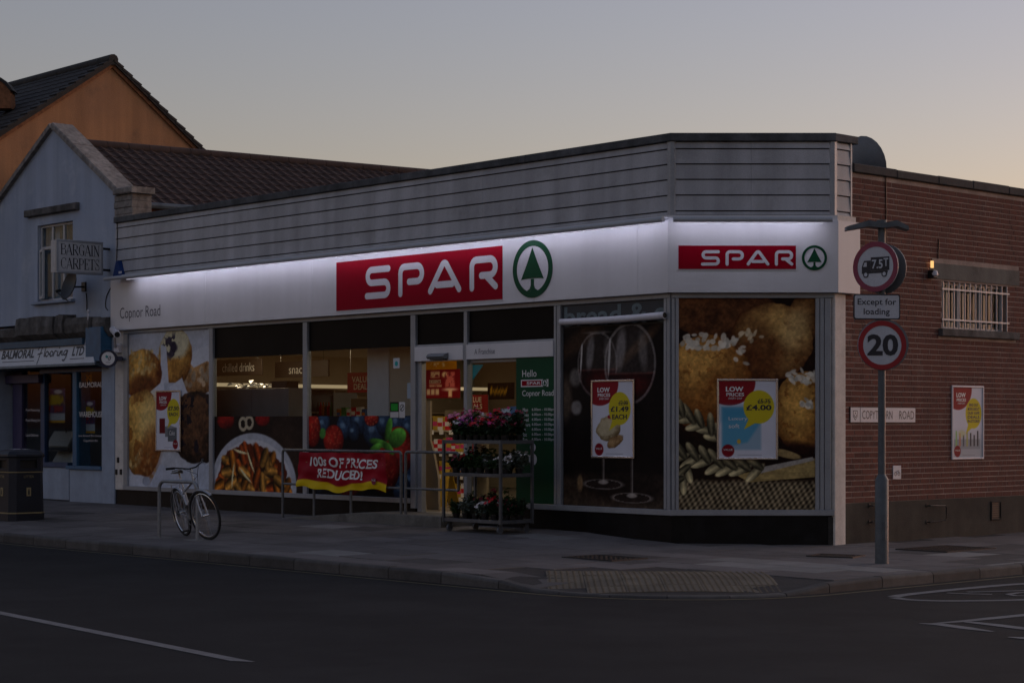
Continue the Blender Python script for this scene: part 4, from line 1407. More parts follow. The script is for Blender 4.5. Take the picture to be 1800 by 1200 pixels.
mb = MB(); mb.tube([b + (b - a).normalized() * .0012, b + (b - a).normalized() * .003], .04, 12); mb.build('tube_end', M['black'], rb)


# ------------------------------------------------------------------ framed posters
def framed_poster(fr, x0, x1, yt, yb, label, price, was, product, w0=.0, bubble=(.70, .36)):
    u0, v1 = fr.px(x0, yt, w0); u1 = fr.U(x1, w0); v0 = fr.V(x0, yb, w0)
    W, H = u1 - u0, v1 - v0
    r = thing('framed_poster', label, 'poster', fr.P((u0 + u1) / 2, v0, w0), 'framed price posters')
    fwid = .028
    for a, b, c, d in ((u0, u1, v0, v0 + fwid), (u0, u1, v1 - fwid, v1), (u0, u0 + fwid, v0 + fwid, v1 - fwid), (u1 - fwid, u1, v0 + fwid, v1 - fwid)):
        mb = MB(); mb.bbox(fr, a, b, c, d, w0 + .002, w0 + .022, .006); mb.build('frame_bar', M['chrome'] if product != 'vape' else M['letter'], r)
    a, b, c, d = u0 + fwid, u1 - fwid, v0 + fwid, v1 - fwid
    asp = (d - c) / (b - a)
    A = Art(110, int(110 * min(asp, 2)), asp, (214, 216, 226))
    A.img *= (.97 + .05 * A.n(4, 3))[..., None]
    A.put(A.ell(.18, .02, .46, .30)[0], (140, 32, 40))
    bs, bt = bubble
    rs = .27; rt = .27 / asp
    red = (128, 22, 34)
    if product == 'cans':
        A.put(A.rect(.12, .46, .36, .72), (104, 22, 30)); A.put(A.rect(.36, .60, .58, .78), (120, 124, 128)); A.put(A.rect(.48, .62, .86, .86), (96, 100, 104))
        A.put(A.poly([(.36, .60), (.58, .58), (.86, .62), (.5, .64)]), (140, 142, 146))
    if product == 'bread':
        A.ball(.40, .63, .30, .16, (110, 92, 62), (206, 190, 152), rot=-10, seed=4, tex=.7, wob=.3)
        A.ball(.56, .80, .22, .07, (92, 62, 34), (184, 150, 104), rot=-20, seed=9, tex=.9, wob=.5)
        A.put(A.ell(.36, .62, .20, .11, -12, wob=.5)[0] * .6, (196, 184, 150))
        A.put(A.ell(.42, .47, .05, .025, 0)[0], (150, 40, 44))
    if product == 'tissue':
        A.put(A.poly([(.05, .34), (.74, .34), (.74, .90), (.05, .90)], .04), (150, 178, 196))
        A.put(A.poly([(.06, .35), (.72, .35), (.72, .56), (.50, .80), (.06, .87)], .05), (92, 160, 190))
        A.put(A.poly([(.06, .35), (.72, .35), (.5, .46), (.06, .5)], .2) * .7, (70, 146, 182))
        A.put(A.ell(.35, .79, .035, .03)[0], (206, 170, 70))
    if product == 'vape':
        A.put(np.clip((A.t - .55) / .3, 0, 1) * .6, (150, 156, 160))
        A.put(A.rect(.05, .74, .92, .88), (150, 156, 162))
        for k in range(7):
            s0 = .10 + .12 * k; A.put(A.rect(s0, .62 + .03 * (k % 3), s0 + .045, .84), [(150, 190, 120), (190, 120, 90), (90, 96, 104), (170, 170, 90), (60, 62, 66), (60, 62, 66), (54, 56, 60)][k])
        A.put(A.ell(.3, .66, .12, .05, 0, soft=.6)[0] * .5, (200, 200, 120))
    A.put(A.ell(bs + .0, bt, rs, rt * 1.08)[0], (206, 190, 42))
    A.put(A.poly([(bs - .17, bt + rt * .7), (bs + .04, bt + rt * .85), (bs - .26, bt + rt * 1.45)]), (206, 190, 42))
    A.put(A.ell(.16 if product != 'cans' else .8, .91, .11, .11 / asp)[0], red)
    A.put(A.rect(.33, .962, .75, .972) * .5, (120, 120, 130))
    A.build('sheet', fr, a, b, c, d, w0 + .006, r)
    def T(s, s0, t0, s1, t1, mat, **k):
        text(s, fr, a + (b - a) * s0, a + (b - a) * s1, d - (d - c) * t1, d - (d - c) * t0, w0 + .0085, M[mat], r, **k)
    T('LOW', .12, .075, .43, .14, 'wink', offset=.035); T('PRICES', .13, .155, .44, .20, 'wink', offset=.02); T('EVERY DAY', .17, .215, .41, .24, 'wink')
    if was:
        T(was, bs - .02, bt - rt * .52, bs + rs * .75, bt - rt * .22, 'ink', offset=.01)
        mb = MB(); mb.box(fr, a + (b - a) * (bs - .03), a + (b - a) * (bs + rs * .78), d - (d - c) * (bt - rt * .33), d - (d - c) * (bt - rt * .37), w0 + .0087, w0 + .0092); mb.build('strike_line', M['ink'], r)
    n = len(price); hh = .34 * rt
    if n > 2:
        for k, s in enumerate(price):
            t0 = bt - rt * .72 + k * rt * 1.45 / n; T(s, bs - rs * (.74 if k != 0 else .55), t0, bs + rs * (.74 if k != 0 else .55), t0 + rt * 1.1 / n, 'ink', offset=.025)
    else:
        for k, s in enumerate(price):
            t0 = bt - rt * (.14 if was or n == 1 else .45) + k * rt * .52
            T(s, bs - rs * .82 + (.04 if k else 0), t0, bs + rs * .82 - (.04 if k else 0), t0 + hh * (1.05 if k == 0 else .95), 'ink', offset=.03)
    T('VALUE', (.16 if product != 'cans' else .8) - .08, .885, (.16 if product != 'cans' else .8) + .08, .91, 'wink')
    if product == 'cans': T('Coke', .55, .67, .78, .75, 'wink', shear=.25)
    if product == 'tissue':
        T('Luxury', .17, .47, .50, .525, 'wink'); T('soft', .17, .56, .36, .615, 'wink')


framed_poster(FA, 274.5, 318.5, 686.5, 792, 'narrow framed poster priced £7.50 over the muffin picture', ['£7.50', 'EACH'], None, 'cans', bubble=(.72, .34))
framed_poster(FA, 1040, 1116, 668, 804.5, 'framed poster priced £1.49 with bread over the wine picture', ['£1.49', 'EACH'], '£2.00', 'bread', bubble=(.67, .36))
framed_poster(CH, 1260, 1367.5, 665.5, 807.5, 'wide framed poster priced £4.00 over the bread roll picture on the corner', ['£4.00'], '£5.75', 'tissue', bubble=(.70, .34))
framed_poster(SD, 1672, 1728, 677, 807.5, 'framed vape deals poster fixed to the red brick side wall', ['FIND OUT', 'MORE ABOUT', 'OUR VAPE', 'DEALS', 'IN-STORE!'], None, 'vape', bubble=(.70, .37))

# ================================================================== INSIDE THE SHOP
def lamp(x, y, e, sx=1.4, sy=.5, c=(1.0, .74, .46)):
    l = bpy.data.lights.new('ceiling_lamp', 'AREA'); l.shape = 'RECTANGLE'; l.size = sx; l.size_y = sy; l.energy = e; l.color = c
    o = bpy.data.objects.new('ceiling_lamp', l); col.objects.link(o); o.location = (x, y, 2.96)


IN = .30
for x, y in ((-11, .95), (-11, 5.0), (-7, 1.1), (-7, 5.5), (-3.6, 1.2), (-3.2, 5.5)): lamp(x, y, 15 * IN)


def hang_sign(x0, x1, yt, yb, depth, s, label, lx0, lx1, lyt, lyb):
    f = FA.off(-depth)
    u0, v1 = f.px(x0, yt); u1 = f.U(x1); v0 = f.V(x0, yb)
    r = thing('hanging_sign', label, 'sign', f.P((u0 + u1) / 2, v0, 0), 'brown aisle signs')
    mb = MB(); mb.bbox(f, u0, u1, v0, v1, -.03, 0, .004); mb.build('board', M['brownsign'], r)
    for k in (.1, .9):
        mb = MB(); u = u0 + (u1 - u0) * k; mb.cyl(f.P(u, v1, -.015), f.P(u, 3.0, -.015), .004, n=6); mb.build('wire', M['chrome'], r)
    text(s, f, f.U(lx0), f.U(lx1), f.V(lx0, lyb), f.V(lx0, lyt), .002, M['wink'], r)


hang_sign(379, 460, 633, 661, 1.5, 'chilled drinks', 'dark brown hanging sign reading chilled drinks inside the left window', 391, 447, 639, 654)
hang_sign(483, 577, 636, 664, 2.0, 'snacks', 'dark brown hanging sign reading snacks behind the window post', 508, 543, 642, 657)
# warm lit pelmet over the shelving along the end wall
EW = Fr((XL + .62, 0, 0), (0, 1, 0))
pl_ = thing('wall_shelving', 'long cream wall shelving with a warm lit pelmet inside the shop', 'shelving', EW.P(4.7, FLOOR, -.3))
ua, ub = .7, 8.9
va = EW.V(500, 683.5)
mb = MB(); mb.bbox(EW, ua, ub, va, va + .03, -.5, 0, .004); mb.build('pelmet_shelf', M['cream'], pl_)
mb = MB(); mb.box(EW, ua, ub, va + .031, va + .10, -.05, -.02); mb.build('light_strip', M['warm'], pl_)
for k in range(5):
    mb = MB(); z = FLOOR + .1 + .37 * k; mb.bbox(EW, ua, ub, z, z + .03, -.5, -.02, .004); mb.build('shelf', M['cream'], pl_)
mb = MB(); mb.box(EW, ua, ub, FLOOR, va, -.55, -.5); mb.build('back_panel', M['cream'], pl_)
k = ua
while k <= ub:
    mb = MB(); mb.box(EW, k, k + .03, FLOOR, va, -.499, -.06); mb.build('upright', M['cream'], pl_); k += 2.0
f = EW
ORDS = ['first', 'second', 'third', 'fourth', 'fifth', 'sixth', 'seventh', 'eighth', 'ninth', 'tenth', 'eleventh', 'twelfth', 'thirteenth', 'fourteenth', 'fifteenth', 'sixteenth', 'seventeenth', 'eighteenth', 'nineteenth', 'twentieth']
PCOL = ['red', 'yellow', 'green', 'blue', 'white', 'orange', 'brown', 'pink']
PACK = [M['fred'], pm('pack_yellow', (.45, .30, .03), .5), pm('pack_green', (.06, .22, .06), .5), pm('pack_blue', (.05, .12, .34), .5), M['wink'], pm('pack_orange', (.5, .16, .03), .5), pm('pack_brown', (.12, .06, .03), .5), M['fmag']]


def box_mesh(name, w, h, d, mat, top=None):
    mb = MB(); f0 = Fr((0, 0, 0), (1, 0, 0)); mb.bbox(f0, -w / 2, w / 2, 0, h, -d, 0, .006)
    if top: mb.box(f0, -w / 2 + .01, w / 2 - .01, h * .3, h * .62, 0, .001, 1)
    me = bpy.data.meshes.new(name); me.from_pydata([tuple(v) for v in mb.v], [], mb.f)
    me.materials.append(mat)
    if top: me.materials.append(top)
    me.polygons.foreach_set('material_index', mb.m); me.update()
    return me


packs = [box_mesh('grocery_pack', .14, .22, .1, PACK[k], PACK[(k * 3 + 4) % 8]) for k in range(8)]
bottle = MB(); bottle.lathe((0, 0, 0), [(.03, 0), (.036, .01), (.036, .15), (.012, .2), (.012, .25)], 10)
bmesh_ = []
for k, mt in enumerate((PACK[6], PACK[5], PACK[2], PACK[0])):
    me = bpy.data.meshes.new('bottle'); me.from_pydata([tuple(v) for v in bottle.v], [], bottle.f); me.materials.append(mt); me.update(); bmesh_.append(me)


def put_goods(me, name, pos, label, cat, group, rz=0.0, sc=1.0):
    o = bpy.data.objects.new(name, me); col.objects.link(o); o.location = pos; o.rotation_euler = (0, 0, rz); o.scale = (sc, sc, sc)
    clean_props(o, label, cat, group); WL[o.name] = Vector(pos); return o


q = random.Random(3)
for row_ in (3, 4):
    z = FLOOR + .1 + .37 * row_ + .031
    for j, y_ in enumerate(np.arange(3.6, 6.9, .19)):
        c_ = q.randrange(8)
        put_goods(packs[c_], 'grocery_pack', EW.P(y_, z, -.16 - q.uniform(0, .03)), '%s box, %s from left on the %s wall shelf under the lit pelmet' % (PCOL[c_], ORDS[j], 'upper' if row_ == 4 else 'lower'), 'grocery pack', 'packs on the wall shelving', PI / 2 + q.uniform(-.1, .1), q.uniform(.8, 1.1))
# grey cabinet back against the left window
f = FA.off(-.55)
ua, ub = f.U(381), f.U(507); vt = f.V(400, 684)
cab = thing('grey_cabinet', 'plain grey cabinet back standing behind the left window', 'cabinet', f.P((ua + ub) / 2, FLOOR, -.3))
for a, b in ((ua, ua + (ub - ua) * .5 - .004), (ua + (ub - ua) * .5 + .004, ub)):
    mb = MB(); mb.bbox(f, a, b, FLOOR, vt, -.5, 0, .006); mb.build('panel', M['greycab'], cab)
foil = MB(); q = random.Random(12)
for k in range(46):
    u = f.U(q.uniform(400, 462)); c = f.P(u, vt + .01 + q.uniform(0, .08) * (1 - abs(u - f.U(430)) / 1.0), q.uniform(-.35, -.03)); s_ = q.uniform(.04, .09)
    foil.add([c + Vector((q.uniform(-s_, s_), q.uniform(-s_, s_), max(0, q.uniform(-.01, s_)))) for _ in range(4)], [(0, 1, 2), (0, 2, 3), (0, 3, 1), (1, 3, 2)])
foil.build('crumpled_foil_bags', M['chrome'], label='heap of crumpled silver bags on top of the grey cabinet', cat='bags')
mb = MB(); f2 = f.off(-.1); mb.bbox(f2, f2.U(477), f2.U(504), vt + .001, vt + .105, -.25, 0, .008); mb.box(f2, f2.U(475), f2.U(506), vt + .105, vt + .125, -.26, .01)
mb.build('black_box', M['black'], label='black lidded box on the right end of the grey cabinet', cat='box')
# fridge with bottles
f = FA.off(-4.2)
ua, ub = f.U(549), f.U(584); vt = f.V(550, 694)
fr_ = thing('drinks_fridge', 'tall lit drinks fridge seen through the second window', 'fridge', f.P((ua + ub) / 2, FLOOR, -.3))
mb = MB()
for a, b, c, d in ((ua - .04, ua, FLOOR, vt + .04), (ub, ub + .04, FLOOR, vt + .04), (ua, ub, vt, vt + .04)): mb.box(f, a, b, c, d, -.6, 0)
mb.build('case', M['greycab'], fr_)
mb = MB(); mb.box(f, ua, ub, FLOOR, vt, -.6, -.56); mb.build('back_panel', M['fridge'], fr_)
zs = [vt - .42 - .36 * k for k in range(5)]
for z in zs:
    mb = MB(); mb.box(f, ua, ub, z - .02, z, -.55, -.02); mb.build('shelf', M['chrome'], fr_)
    if z > 1.3:
        for j, x in enumerate(np.arange(ua + .06, ub - .03, .09)):
            put_goods(bmesh_[(int(x * 31) + int(z * 10)) % 4], 'bottle', f.P(x, z + .001, -.1), 'bottle, %s from left on the %s shelf of the lit drinks fridge' % (ORDS[j], 'upper' if z > vt - .6 else 'lower'), 'bottle', 'bottles in the drinks fridge', 0, 1.1)
# gondola in front with packs
f = FA.off(-3.4)
ua, ub = f.U(588), f.U(645)
gd = thing('gondola_shelf', 'cream gondola shelf with packs right of the drinks fridge', 'shelving', f.P((ua + ub) / 2, FLOOR, -.2))
for z in (FLOOR + .1, .95, 1.35, 1.72):
    mb = MB(); mb.bbox(f, ua, ub, z - .03, z, -.4, 0, .004); mb.build('shelf', M['cream'], gd)
mb = MB(); mb.box(f, ua, ub, FLOOR, 2.1, -.45, -.4); mb.build('back_panel', M['cream'], gd)
q = random.Random(4)
for z in (1.351, 1.721):
    for j, x in enumerate(np.arange(ua + .08, ub - .05, .155)):
        c_ = q.randrange(8)
        put_goods(packs[c_], 'grocery_pack', f.P(x, z, -.03), '%s pack, %s from left on the %s gondola shelf by the fridge' % (PCOL[c_], ORDS[j], 'top' if z > 1.5 else 'lower'), 'grocery pack', 'packs on the gondola', 0, q.uniform(.75, 1))


def flat_poster(fr, x0, x1, yt, yb, base, label, texts, group=None, w=0.0, art=None, name='wall_poster'):
    u0, v1 = fr.px(x0, yt, w); u1 = fr.U(x1, w); v0 = fr.V(x0, yb, w)
    r = thing(name, label, 'poster', fr.P((u0 + u1) / 2, v0, w), group)
    asp = (v1 - v0) / (u1 - u0)
    A = Art(50, max(12, int(50 * asp)), asp, base)
    if art: art(A)
    mb = MB(); mb.box(fr, u0, u1, v0, v1, w - .01, w - .002); mb.build('board', M['signback'], r)
    A.build('sheet', fr, u0, u1, v0, v1, w, r)
    for s, s0, t0, s1, t1, mt in texts:
        text(s, fr, u0 + (u1 - u0) * s0, u0 + (u1 - u0) * s1, v1 - (v1 - v0) * t1, v1 - (v1 - v0) * t0, w + .0025, M[mt], r, offset=.015)
    return r


def rope(r, fr, x, y):
    pass


fv = FA.off(-1.7)
flat_poster(fv, 610.5, 652, 655, 690, (128, 22, 26), 'red value deals hanging board seen through the second window', [('VALUE', .2, .2, .95, .5, 'cream'), ('DEALS', .28, .56, .95, .86, 'cream')], 'hanging value boards')
mb = MB(); mb.box(fv, fv.U(615), fv.U(616.2), fv.V(615, 655) + .0, 3.0, -.008, -.004); mb.build('board_hanger', M['chrome'], label='thin rod holding the red value deals board by the second window', cat='rod')
# pale column built to stand for a grey-blue reflection in the second window
mb = MB(); fcol = FA.off(-.5); mb.bbox(fcol, fcol.U(645), fcol.U(683), FLOOR, 3.0, -.4, 0, .01); mb.build('reflection_column', M['signwhite'], store)
mb = MB(); mb.box(fcol, fcol.U(683), fcol.U(731), FLOOR, 3.0, -.06, -.02); mb.build('inside_screen_wall', M['cream'], store)
# stickers on the glass
def sticker(x0, x1, yt, yb, base, label, art=None, texts=()):
    u0, v1 = FA.px(x0, yt); u1 = FA.U(x1); v0 = FA.V(x0, yb)
    r = thing('window_sticker', label, 'sticker', FA.P((u0 + u1) / 2, v0, -.01), 'stickers on the shop glass')
    asp = (v1 - v0) / (u1 - u0); A = Art(24, max(8, int(24 * asp)), asp, base)
    if art: art(A)
    A.build('sheet', FA, u0, u1, v0, v1, -.009, r)
    for s, s0, t0, s1, t1, mt in texts:
        text(s, FA, u0 + (u1 - u0) * s0, u0 + (u1 - u0) * s1, v1 - (v1 - v0) * t1, v1 - (v1 - v0) * t0, -.007, M[mt], r)


def a_teal(A): A.put(A.ell(.5, .55, .25, .25)[0], (40, 150, 150))
def a_green(A): A.put(A.rect(.1, .1, .9, .55), (40, 150, 50)); A.put(A.rect(0, .62, 1, 1), (190, 190, 190))
def a_nosmoke(A):
    m, d, *_ = A.ell(.5, .36, .36, .22); A.put(m * (d > .8), (30, 30, 34)); A.put(A.ell(.5, .36, .06, .2, 40)[0], (30, 30, 34))
sticker(690.5, 701.5, 629.5, 647, (190, 196, 198), 'small white sticker with a teal dot high on the second window', a_teal)
sticker(685, 700, 706.5, 734, (30, 36, 32), 'green and white notice low on the second window', a_green)
sticker(701, 711, 706.5, 734, (196, 196, 196), 'white no smoking sticker low on the second window', a_nosmoke)
sticker(715, 724, 673, 700, (150, 164, 176), 'pale blue paper notice at the right edge of the second window')
# things seen through the open door
fd = FA.off(-2.6)
def a_yel(A):
    A.put((A.n(22, 12) > .5) * A.rect(.3, .08, .68, .2), (226, 200, 150))
    A.put(A.ell(.1, .7, .12, .3)[0], (150, 60, 20)); A.img *= (.8 + .4 * A.n(3, 3))[..., None]
flat_poster(fd.off(-.15), 738, 803, 634, 690, (196, 132, 20), 'yellow hanging board behind the maroon dessert board', [], None, art=a_yel)
def a_des(A):
    A.put(A.poly([(.55, .1), (.84, .1), (.84, .62), (.57, .62)]), (190, 96, 92)); A.put(A.ell(.70, .70, .20, .05)[0], (222, 190, 170)); A.put(A.rect(.66, .72, .76, .96), (224, 186, 150)); A.put(A.ell(.54, .18, .07, .09)[0], (214, 190, 150))
    for k in range(3): A.put(A.rect(.02 + .13 * k, .68, .12 + .13 * k, .88), (206, 180, 150))
    A.put((A.n(14, 3) > .6) * A.rect(.55, .1, .84, .62), (120, 30, 40))
    A.put(A.rect(.14, .07, .40, .28), (190, 160, 130)); A.put((A.n(16, 8) > .52) * A.rect(.16, .09, .38, .26), (110, 20, 30))
    for t0 in (.50, .56): A.put((A.n(30, 5) > .42) * A.rect(.10, t0, .46, t0 + .04), (200, 170, 140))
flat_poster(fd, 749, 809, 650, 700, (110, 12, 22), 'maroon dessert board hanging inside the open door', [('DESSERTS', .1, .36, .44, .47, 'cream')], None, art=a_des)
fs_ = FA.off(-2.9)
ua, ub = fs_.U(748), fs_.U(822)
sh = thing('snack_shelf', 'snack shelving with red and yellow packs seen through the open door', 'shelving', fs_.P((ua + ub) / 2, FLOOR, -.3))
zz = [FLOOR + .08, .72, 1.12, 1.5]
for z in zz:
    mb = MB(); mb.bbox(fs_, ua, ub, z - .03, z, -.45, 0, .004); mb.build('shelf', M['cream'], sh)
    for x in np.arange(ua + .12, ub - .1, .26):
        mb = MB(); mb.box(fs_, x, x + .11, z - .075, z + .005, .001, .004); mb.build('price_ticket', M['wink'], sh)
mb = MB(); mb.box(fs_, ua, ub, FLOOR, 1.86, -.5, -.45); mb.build('back_panel', M['cream'], sh)
q = random.Random(9)
for k, z in enumerate(zz):
    for j, x in enumerate(np.arange(ua + .07, ub - .05, .125)):
        c_ = q.choice([0, 1, 1, 5, 0, 7, 4, 6])
        put_goods(packs[c_], 'snack_pack', fs_.P(x, z + .001, -.03 - q.uniform(0, .05)), '%s pack, %s from left on the %s snack shelf behind the open door' % (PCOL[c_], ORDS[j], ('bottom', 'second', 'third', 'top')[k]), 'snack pack', 'snack packs by the door', q.uniform(-.12, .12), q.uniform(.8, 1.15))
mb = MB(); f = FA.off(-.75)
pp = [(f.U(750), FLOOR), (f.U(771), FLOOR), (f.U(770), .75), (f.U(762), 1.15), (f.U(756), 1.35), (f.U(756), 1.98), (f.U(748), 1.98), (f.U(748), FLOOR + .2)]
mb.prism(f, pp, -.04, 0); mb.build('counter_end', M['cream'], label='curved cream counter end just inside the open door', cat='counter')
r = thing('wet_floor_sign', 'yellow folding floor sign standing inside the open door', 'floor sign', FA.P(FA.U(776), FLOOR, -1.5)); f = FA.off(-1.4)
for s_ in (0, 1):
    mb = MB(); u = f.U(774); w0 = -.3 * s_
    mb.add([f.P(u - .14, FLOOR, w0), f.P(u + .14, FLOOR, w0), f.P(u + .09, FLOOR + .62, -.13 - .03 * s_), f.P(u - .09, FLOOR + .62, -.13 - .03 * s_), f.P(u - .14, FLOOR, w0 - .012), f.P(u + .14, FLOOR, w0 - .012), f.P(u + .09, FLOOR + .62, -.142 - .03 * s_), f.P(u - .09, FLOOR + .62, -.142 - .03 * s_)], [(0, 1, 2, 3), (7, 6, 5, 4), (0, 4, 5, 1), (1, 5, 6, 2), (2, 6, 7, 3), (3, 7, 4, 0)])
    mb.build('panel', PACK[1], r)
# seen through the glass leaf
fg = FA.off(-1.9)
flat_poster(fg, 828, 858, 694, 725, (120, 20, 24), 'red value deals board seen through the glass door', [('LUE', .12, .12, .62, .42, 'cream'), ('ALS', .10, .5, .66, .8, 'cream')], 'hanging value boards')
def a_scr(A):
    for k in range(9): A.put(A.ell(.22 + .06 * k, .5 + .06 * (k % 2), .022, .16 + .05 * (k % 3), 20)[0], (196, 150, 40))
    A.put(A.ell(.14, .45, .04, .28, 10)[0], (196, 150, 40))
fg2 = FA.off(-3.2)
flat_poster(fg2, 857, 904, 673, 702, (26, 20, 18), 'dark board with yellow script seen through the glass door', [], art=a_scr)
mb = MB(); u0, v1 = FA.px(826.5, 641); mb.flat(FA, [(u0, FA.V(826, 668)), (FA.U(846), v1), (u0, v1)], -.047)
PACK_teal = pm('teal_vinyl', (.02, .26, .27), .4); mb.build('teal_pennant_sticker', PACK_teal, label='teal triangular sticker at the top of the glass door', cat='sticker')
sticker2 = [(877, 893, 718, 740, (176, 190, 200), 'white notice on the glass door above the flowers'), (893, 904, 714, 740, (70, 110, 150), 'blue notice at the right edge of the glass door')]
for x0, x1, a, b, c, l in sticker2:
    u0, v1 = FA.px(x0, a); u1 = FA.U(x1); v0 = FA.V(x0, b); mb = MB(); mb.box(FA, u0, u1, v0, v1, -.049, -.047); mb.build('door_notice', pm('notice_' + str(x0), lin(*c), .5), label=l, cat='sticker')

# ================================================================== BLUE CARPET SHOP
blue = thing('carpet_shop', 'pale blue rendered shop with a steep front gable and brown tiled roof', 'shop', (-16.6, 0, 0))
XR, XLB, XAP = UL - .003, -19.05, -16.55
ZS, ZAP = 6.02, 7.47                       # wall shoulders and wall apex
slope_ = (ZAP - ZS) / (XR - XAP)
w0x, w1x = FA.U(66), FA.U(128)
wz0, wz1 = FA.V(66, 531), FA.V(66, 397)
wcol = M['blue']
CORN = 3.62                                # underside of the upper wall
mb = MB()
mb.box(FA, XLB, w0x, CORN, 6.0, -.25, 0); mb.box(FA, w1x, XR, CORN, 6.0, -.25, 0)
mb.box(FA, w0x, w1x, CORN, wz0, -.25, 0); mb.box(FA, w0x, w1x, wz1, 6.0, -.25, 0)
mb.prism(FA, [(XLB, 6.0), (XR, 6.0), (XR, ZS), (XAP, ZAP), (XLB, ZS)], -.25, 0)
mb.build('gable_wall', wcol, blue)
mb = MB(); mb.prism(Flat((0, 0, 0), (1, 0, 0)), [(XLB, .25), (XR, .25), (XR, 9.5), (XLB, 9.5)], 2.9, 5.85); mb.build('upper_body', wcol, blue)
mb = MB(); mb.prism(Flat((0, 0, 0), (1, 0, 0)), [(XLB, 2.6), (XR, 2.6), (XR, 9.5), (XLB, 9.5)], 0, 2.9); mb.build('ground_floor_body', M['roomdark'], blue)
# raking copings
def rake(x0, z0, x1, z1, name):
    d = Vector((x1 - x0, 0, z1 - z0)); L_ = d.length; d.normalize()
    n = 6
    for k in range(n):
        a, b = L_ * k / n, L_ * (k + 1) / n
        f = Gen((x0, 0, z0), d, (0, 1, 0)) if False else None
        p0 = Vector((x0, 0, z0)) + d * (a + .004); p1 = Vector((x0, 0, z0)) + d * (b - .004)
        up = Vector((-d.z, 0, d.x)); up = up if up.z > 0 else -up
        mb = MB(); vs = []
        h = .11 + rnd.uniform(-.004, .004)
        for p in (p0, p1):
            for s_, hh in ((.09, 0), (.09, h * .8), (.07, h), (-.38, h), (-.38, 0)):
                vs.append(p + Vector((0, -s_, 0)) + up * hh)
        fs = [(0, 1, 2, 3, 4), (9, 8, 7, 6, 5)] + [(q, 5 + q, 5 + (q + 1) % 5, (q + 1) % 5) for q in range(5)]
        mb.add(vs, fs); mb.build(name, M['stone'], blue)
rake(XAP + .002, ZAP + .005, XR + .10, ZS - .065, 'raking_coping_stone')
rake(XAP - .002, ZAP + .005, XLB - .1, ZS - .065, 'raking_coping_stone')
# kneeler at the right shoulder
KF = FA
u0, u1 = FA.U(207), FA.U(234)
mb = MB(); mb.bbox(FA, u0, u1 + .12, ZS - .10, ZS + .02, -.4, .12, .02); mb.build('kneeler_cap', M['stone'], blue)
for k in range(4):
    mb = MB(); z = ZS - .105 - .125 * k; mb.bbox(FA, XR + .004, u1 + .03, z - .12, z, -.38, .04 + .01 * (k % 2), .01); mb.build('kneeler_block', M['stone'], blue)
# lintel band, window
mb = MB(); mb.bbox(FA, FA.U(49), FA.U(140), FA.V(49, 383) , FA.V(49, 371), .001, .10, .015); mb.build('hood_mould', M['stonegrey'], blue)
fwid = .05
def wbox(name, a, b, c, d, mat='upvc', w=(-.12, -.07)):
    mb = MB(); mb.bbox(FA, a, b, c, d, *w, .006); return mb.build(name, M[mat], blue)
wbox('window_frame', w0x, w0x + fwid, wz0, wz1); wbox('window_frame', w1x - fwid, w1x, wz0, wz1)
wbox('window_frame', w0x + fwid, w1x - fwid, wz0, wz0 + fwid); wbox('window_frame', w0x + fwid, w1x - fwid, wz1 - fwid, wz1)
W_ = w1x - w0x; zt = wz0 + (wz1 - wz0) * .70
for k in (.34, .66): wbox('window_mullion', w0x + W_ * k - .03, w0x + W_ * k + .03, wz0 + fwid, wz1 - fwid)
for a, b in ((0, .34), (.34, .66), (.66, 1)):
    ua = w0x + W_ * a + (fwid if a == 0 else .03); ub = w0x + W_ * b - (fwid if b == 1 else .03)
    wbox('window_transom', ua, ub, zt - .03, zt + .03)
    for c, d in ((wz0 + fwid, zt - .03), (zt + .03, wz1 - fwid)):
        mb = MB(); mb.box(FA, ua, ub, c, d, -.10, -.094); mb.build('window_pane', M['glass'], blue)
# the open left casement
hinge = FA.P(w0x + fwid, 0, -.06); f = Fr(hinge, (math.cos(-.35), math.sin(-.35), 0))
cw = W_ * .34 - fwid - .03
for a, b, c, d in ((0, .05, wz0 + fwid, zt - .03), (cw - .05, cw, wz0 + fwid, zt - .03), (.05, cw - .05, wz0 + fwid, wz0 + fwid + .06), (.05, cw - .05, zt - .09, zt - .03)):
    mb = MB(); mb.bbox(f, a, b, c, d, 0, .045, .006); mb.build('open_casement', M['upvc'], blue)
mb = MB(); mb.box(f, .05, cw - .05, wz0 + fwid + .06, zt - .09, .02, .026); mb.build('casement_pane', M['glass'], blue)
mb = MB(); mb.box(FA, w0x - .05, w1x + .05, wz0 - .1, wz1 + .1, -1.2, -1.0); mb.build('bedroom_wall', M['roomdark'], blue)
mb = MB(); q = random.Random(2)
for k in range(7):
    u = w0x + W_ * (.4 + .085 * k); mb.box(FA, u, u + .07, wz0 + .7 * q.random() + .3, wz1, -.2 - .02 * (k % 2), -.19 - .02 * (k % 2))
mb.build('torn_curtain', M['curtain'], blue)
mb = MB(); mb.bbox(FA, w0x - .12, w1x + .08, wz0 - .06, wz0 - .002, -.1, .09, .01); mb.build('window_ledge', M['bluew'], blue)
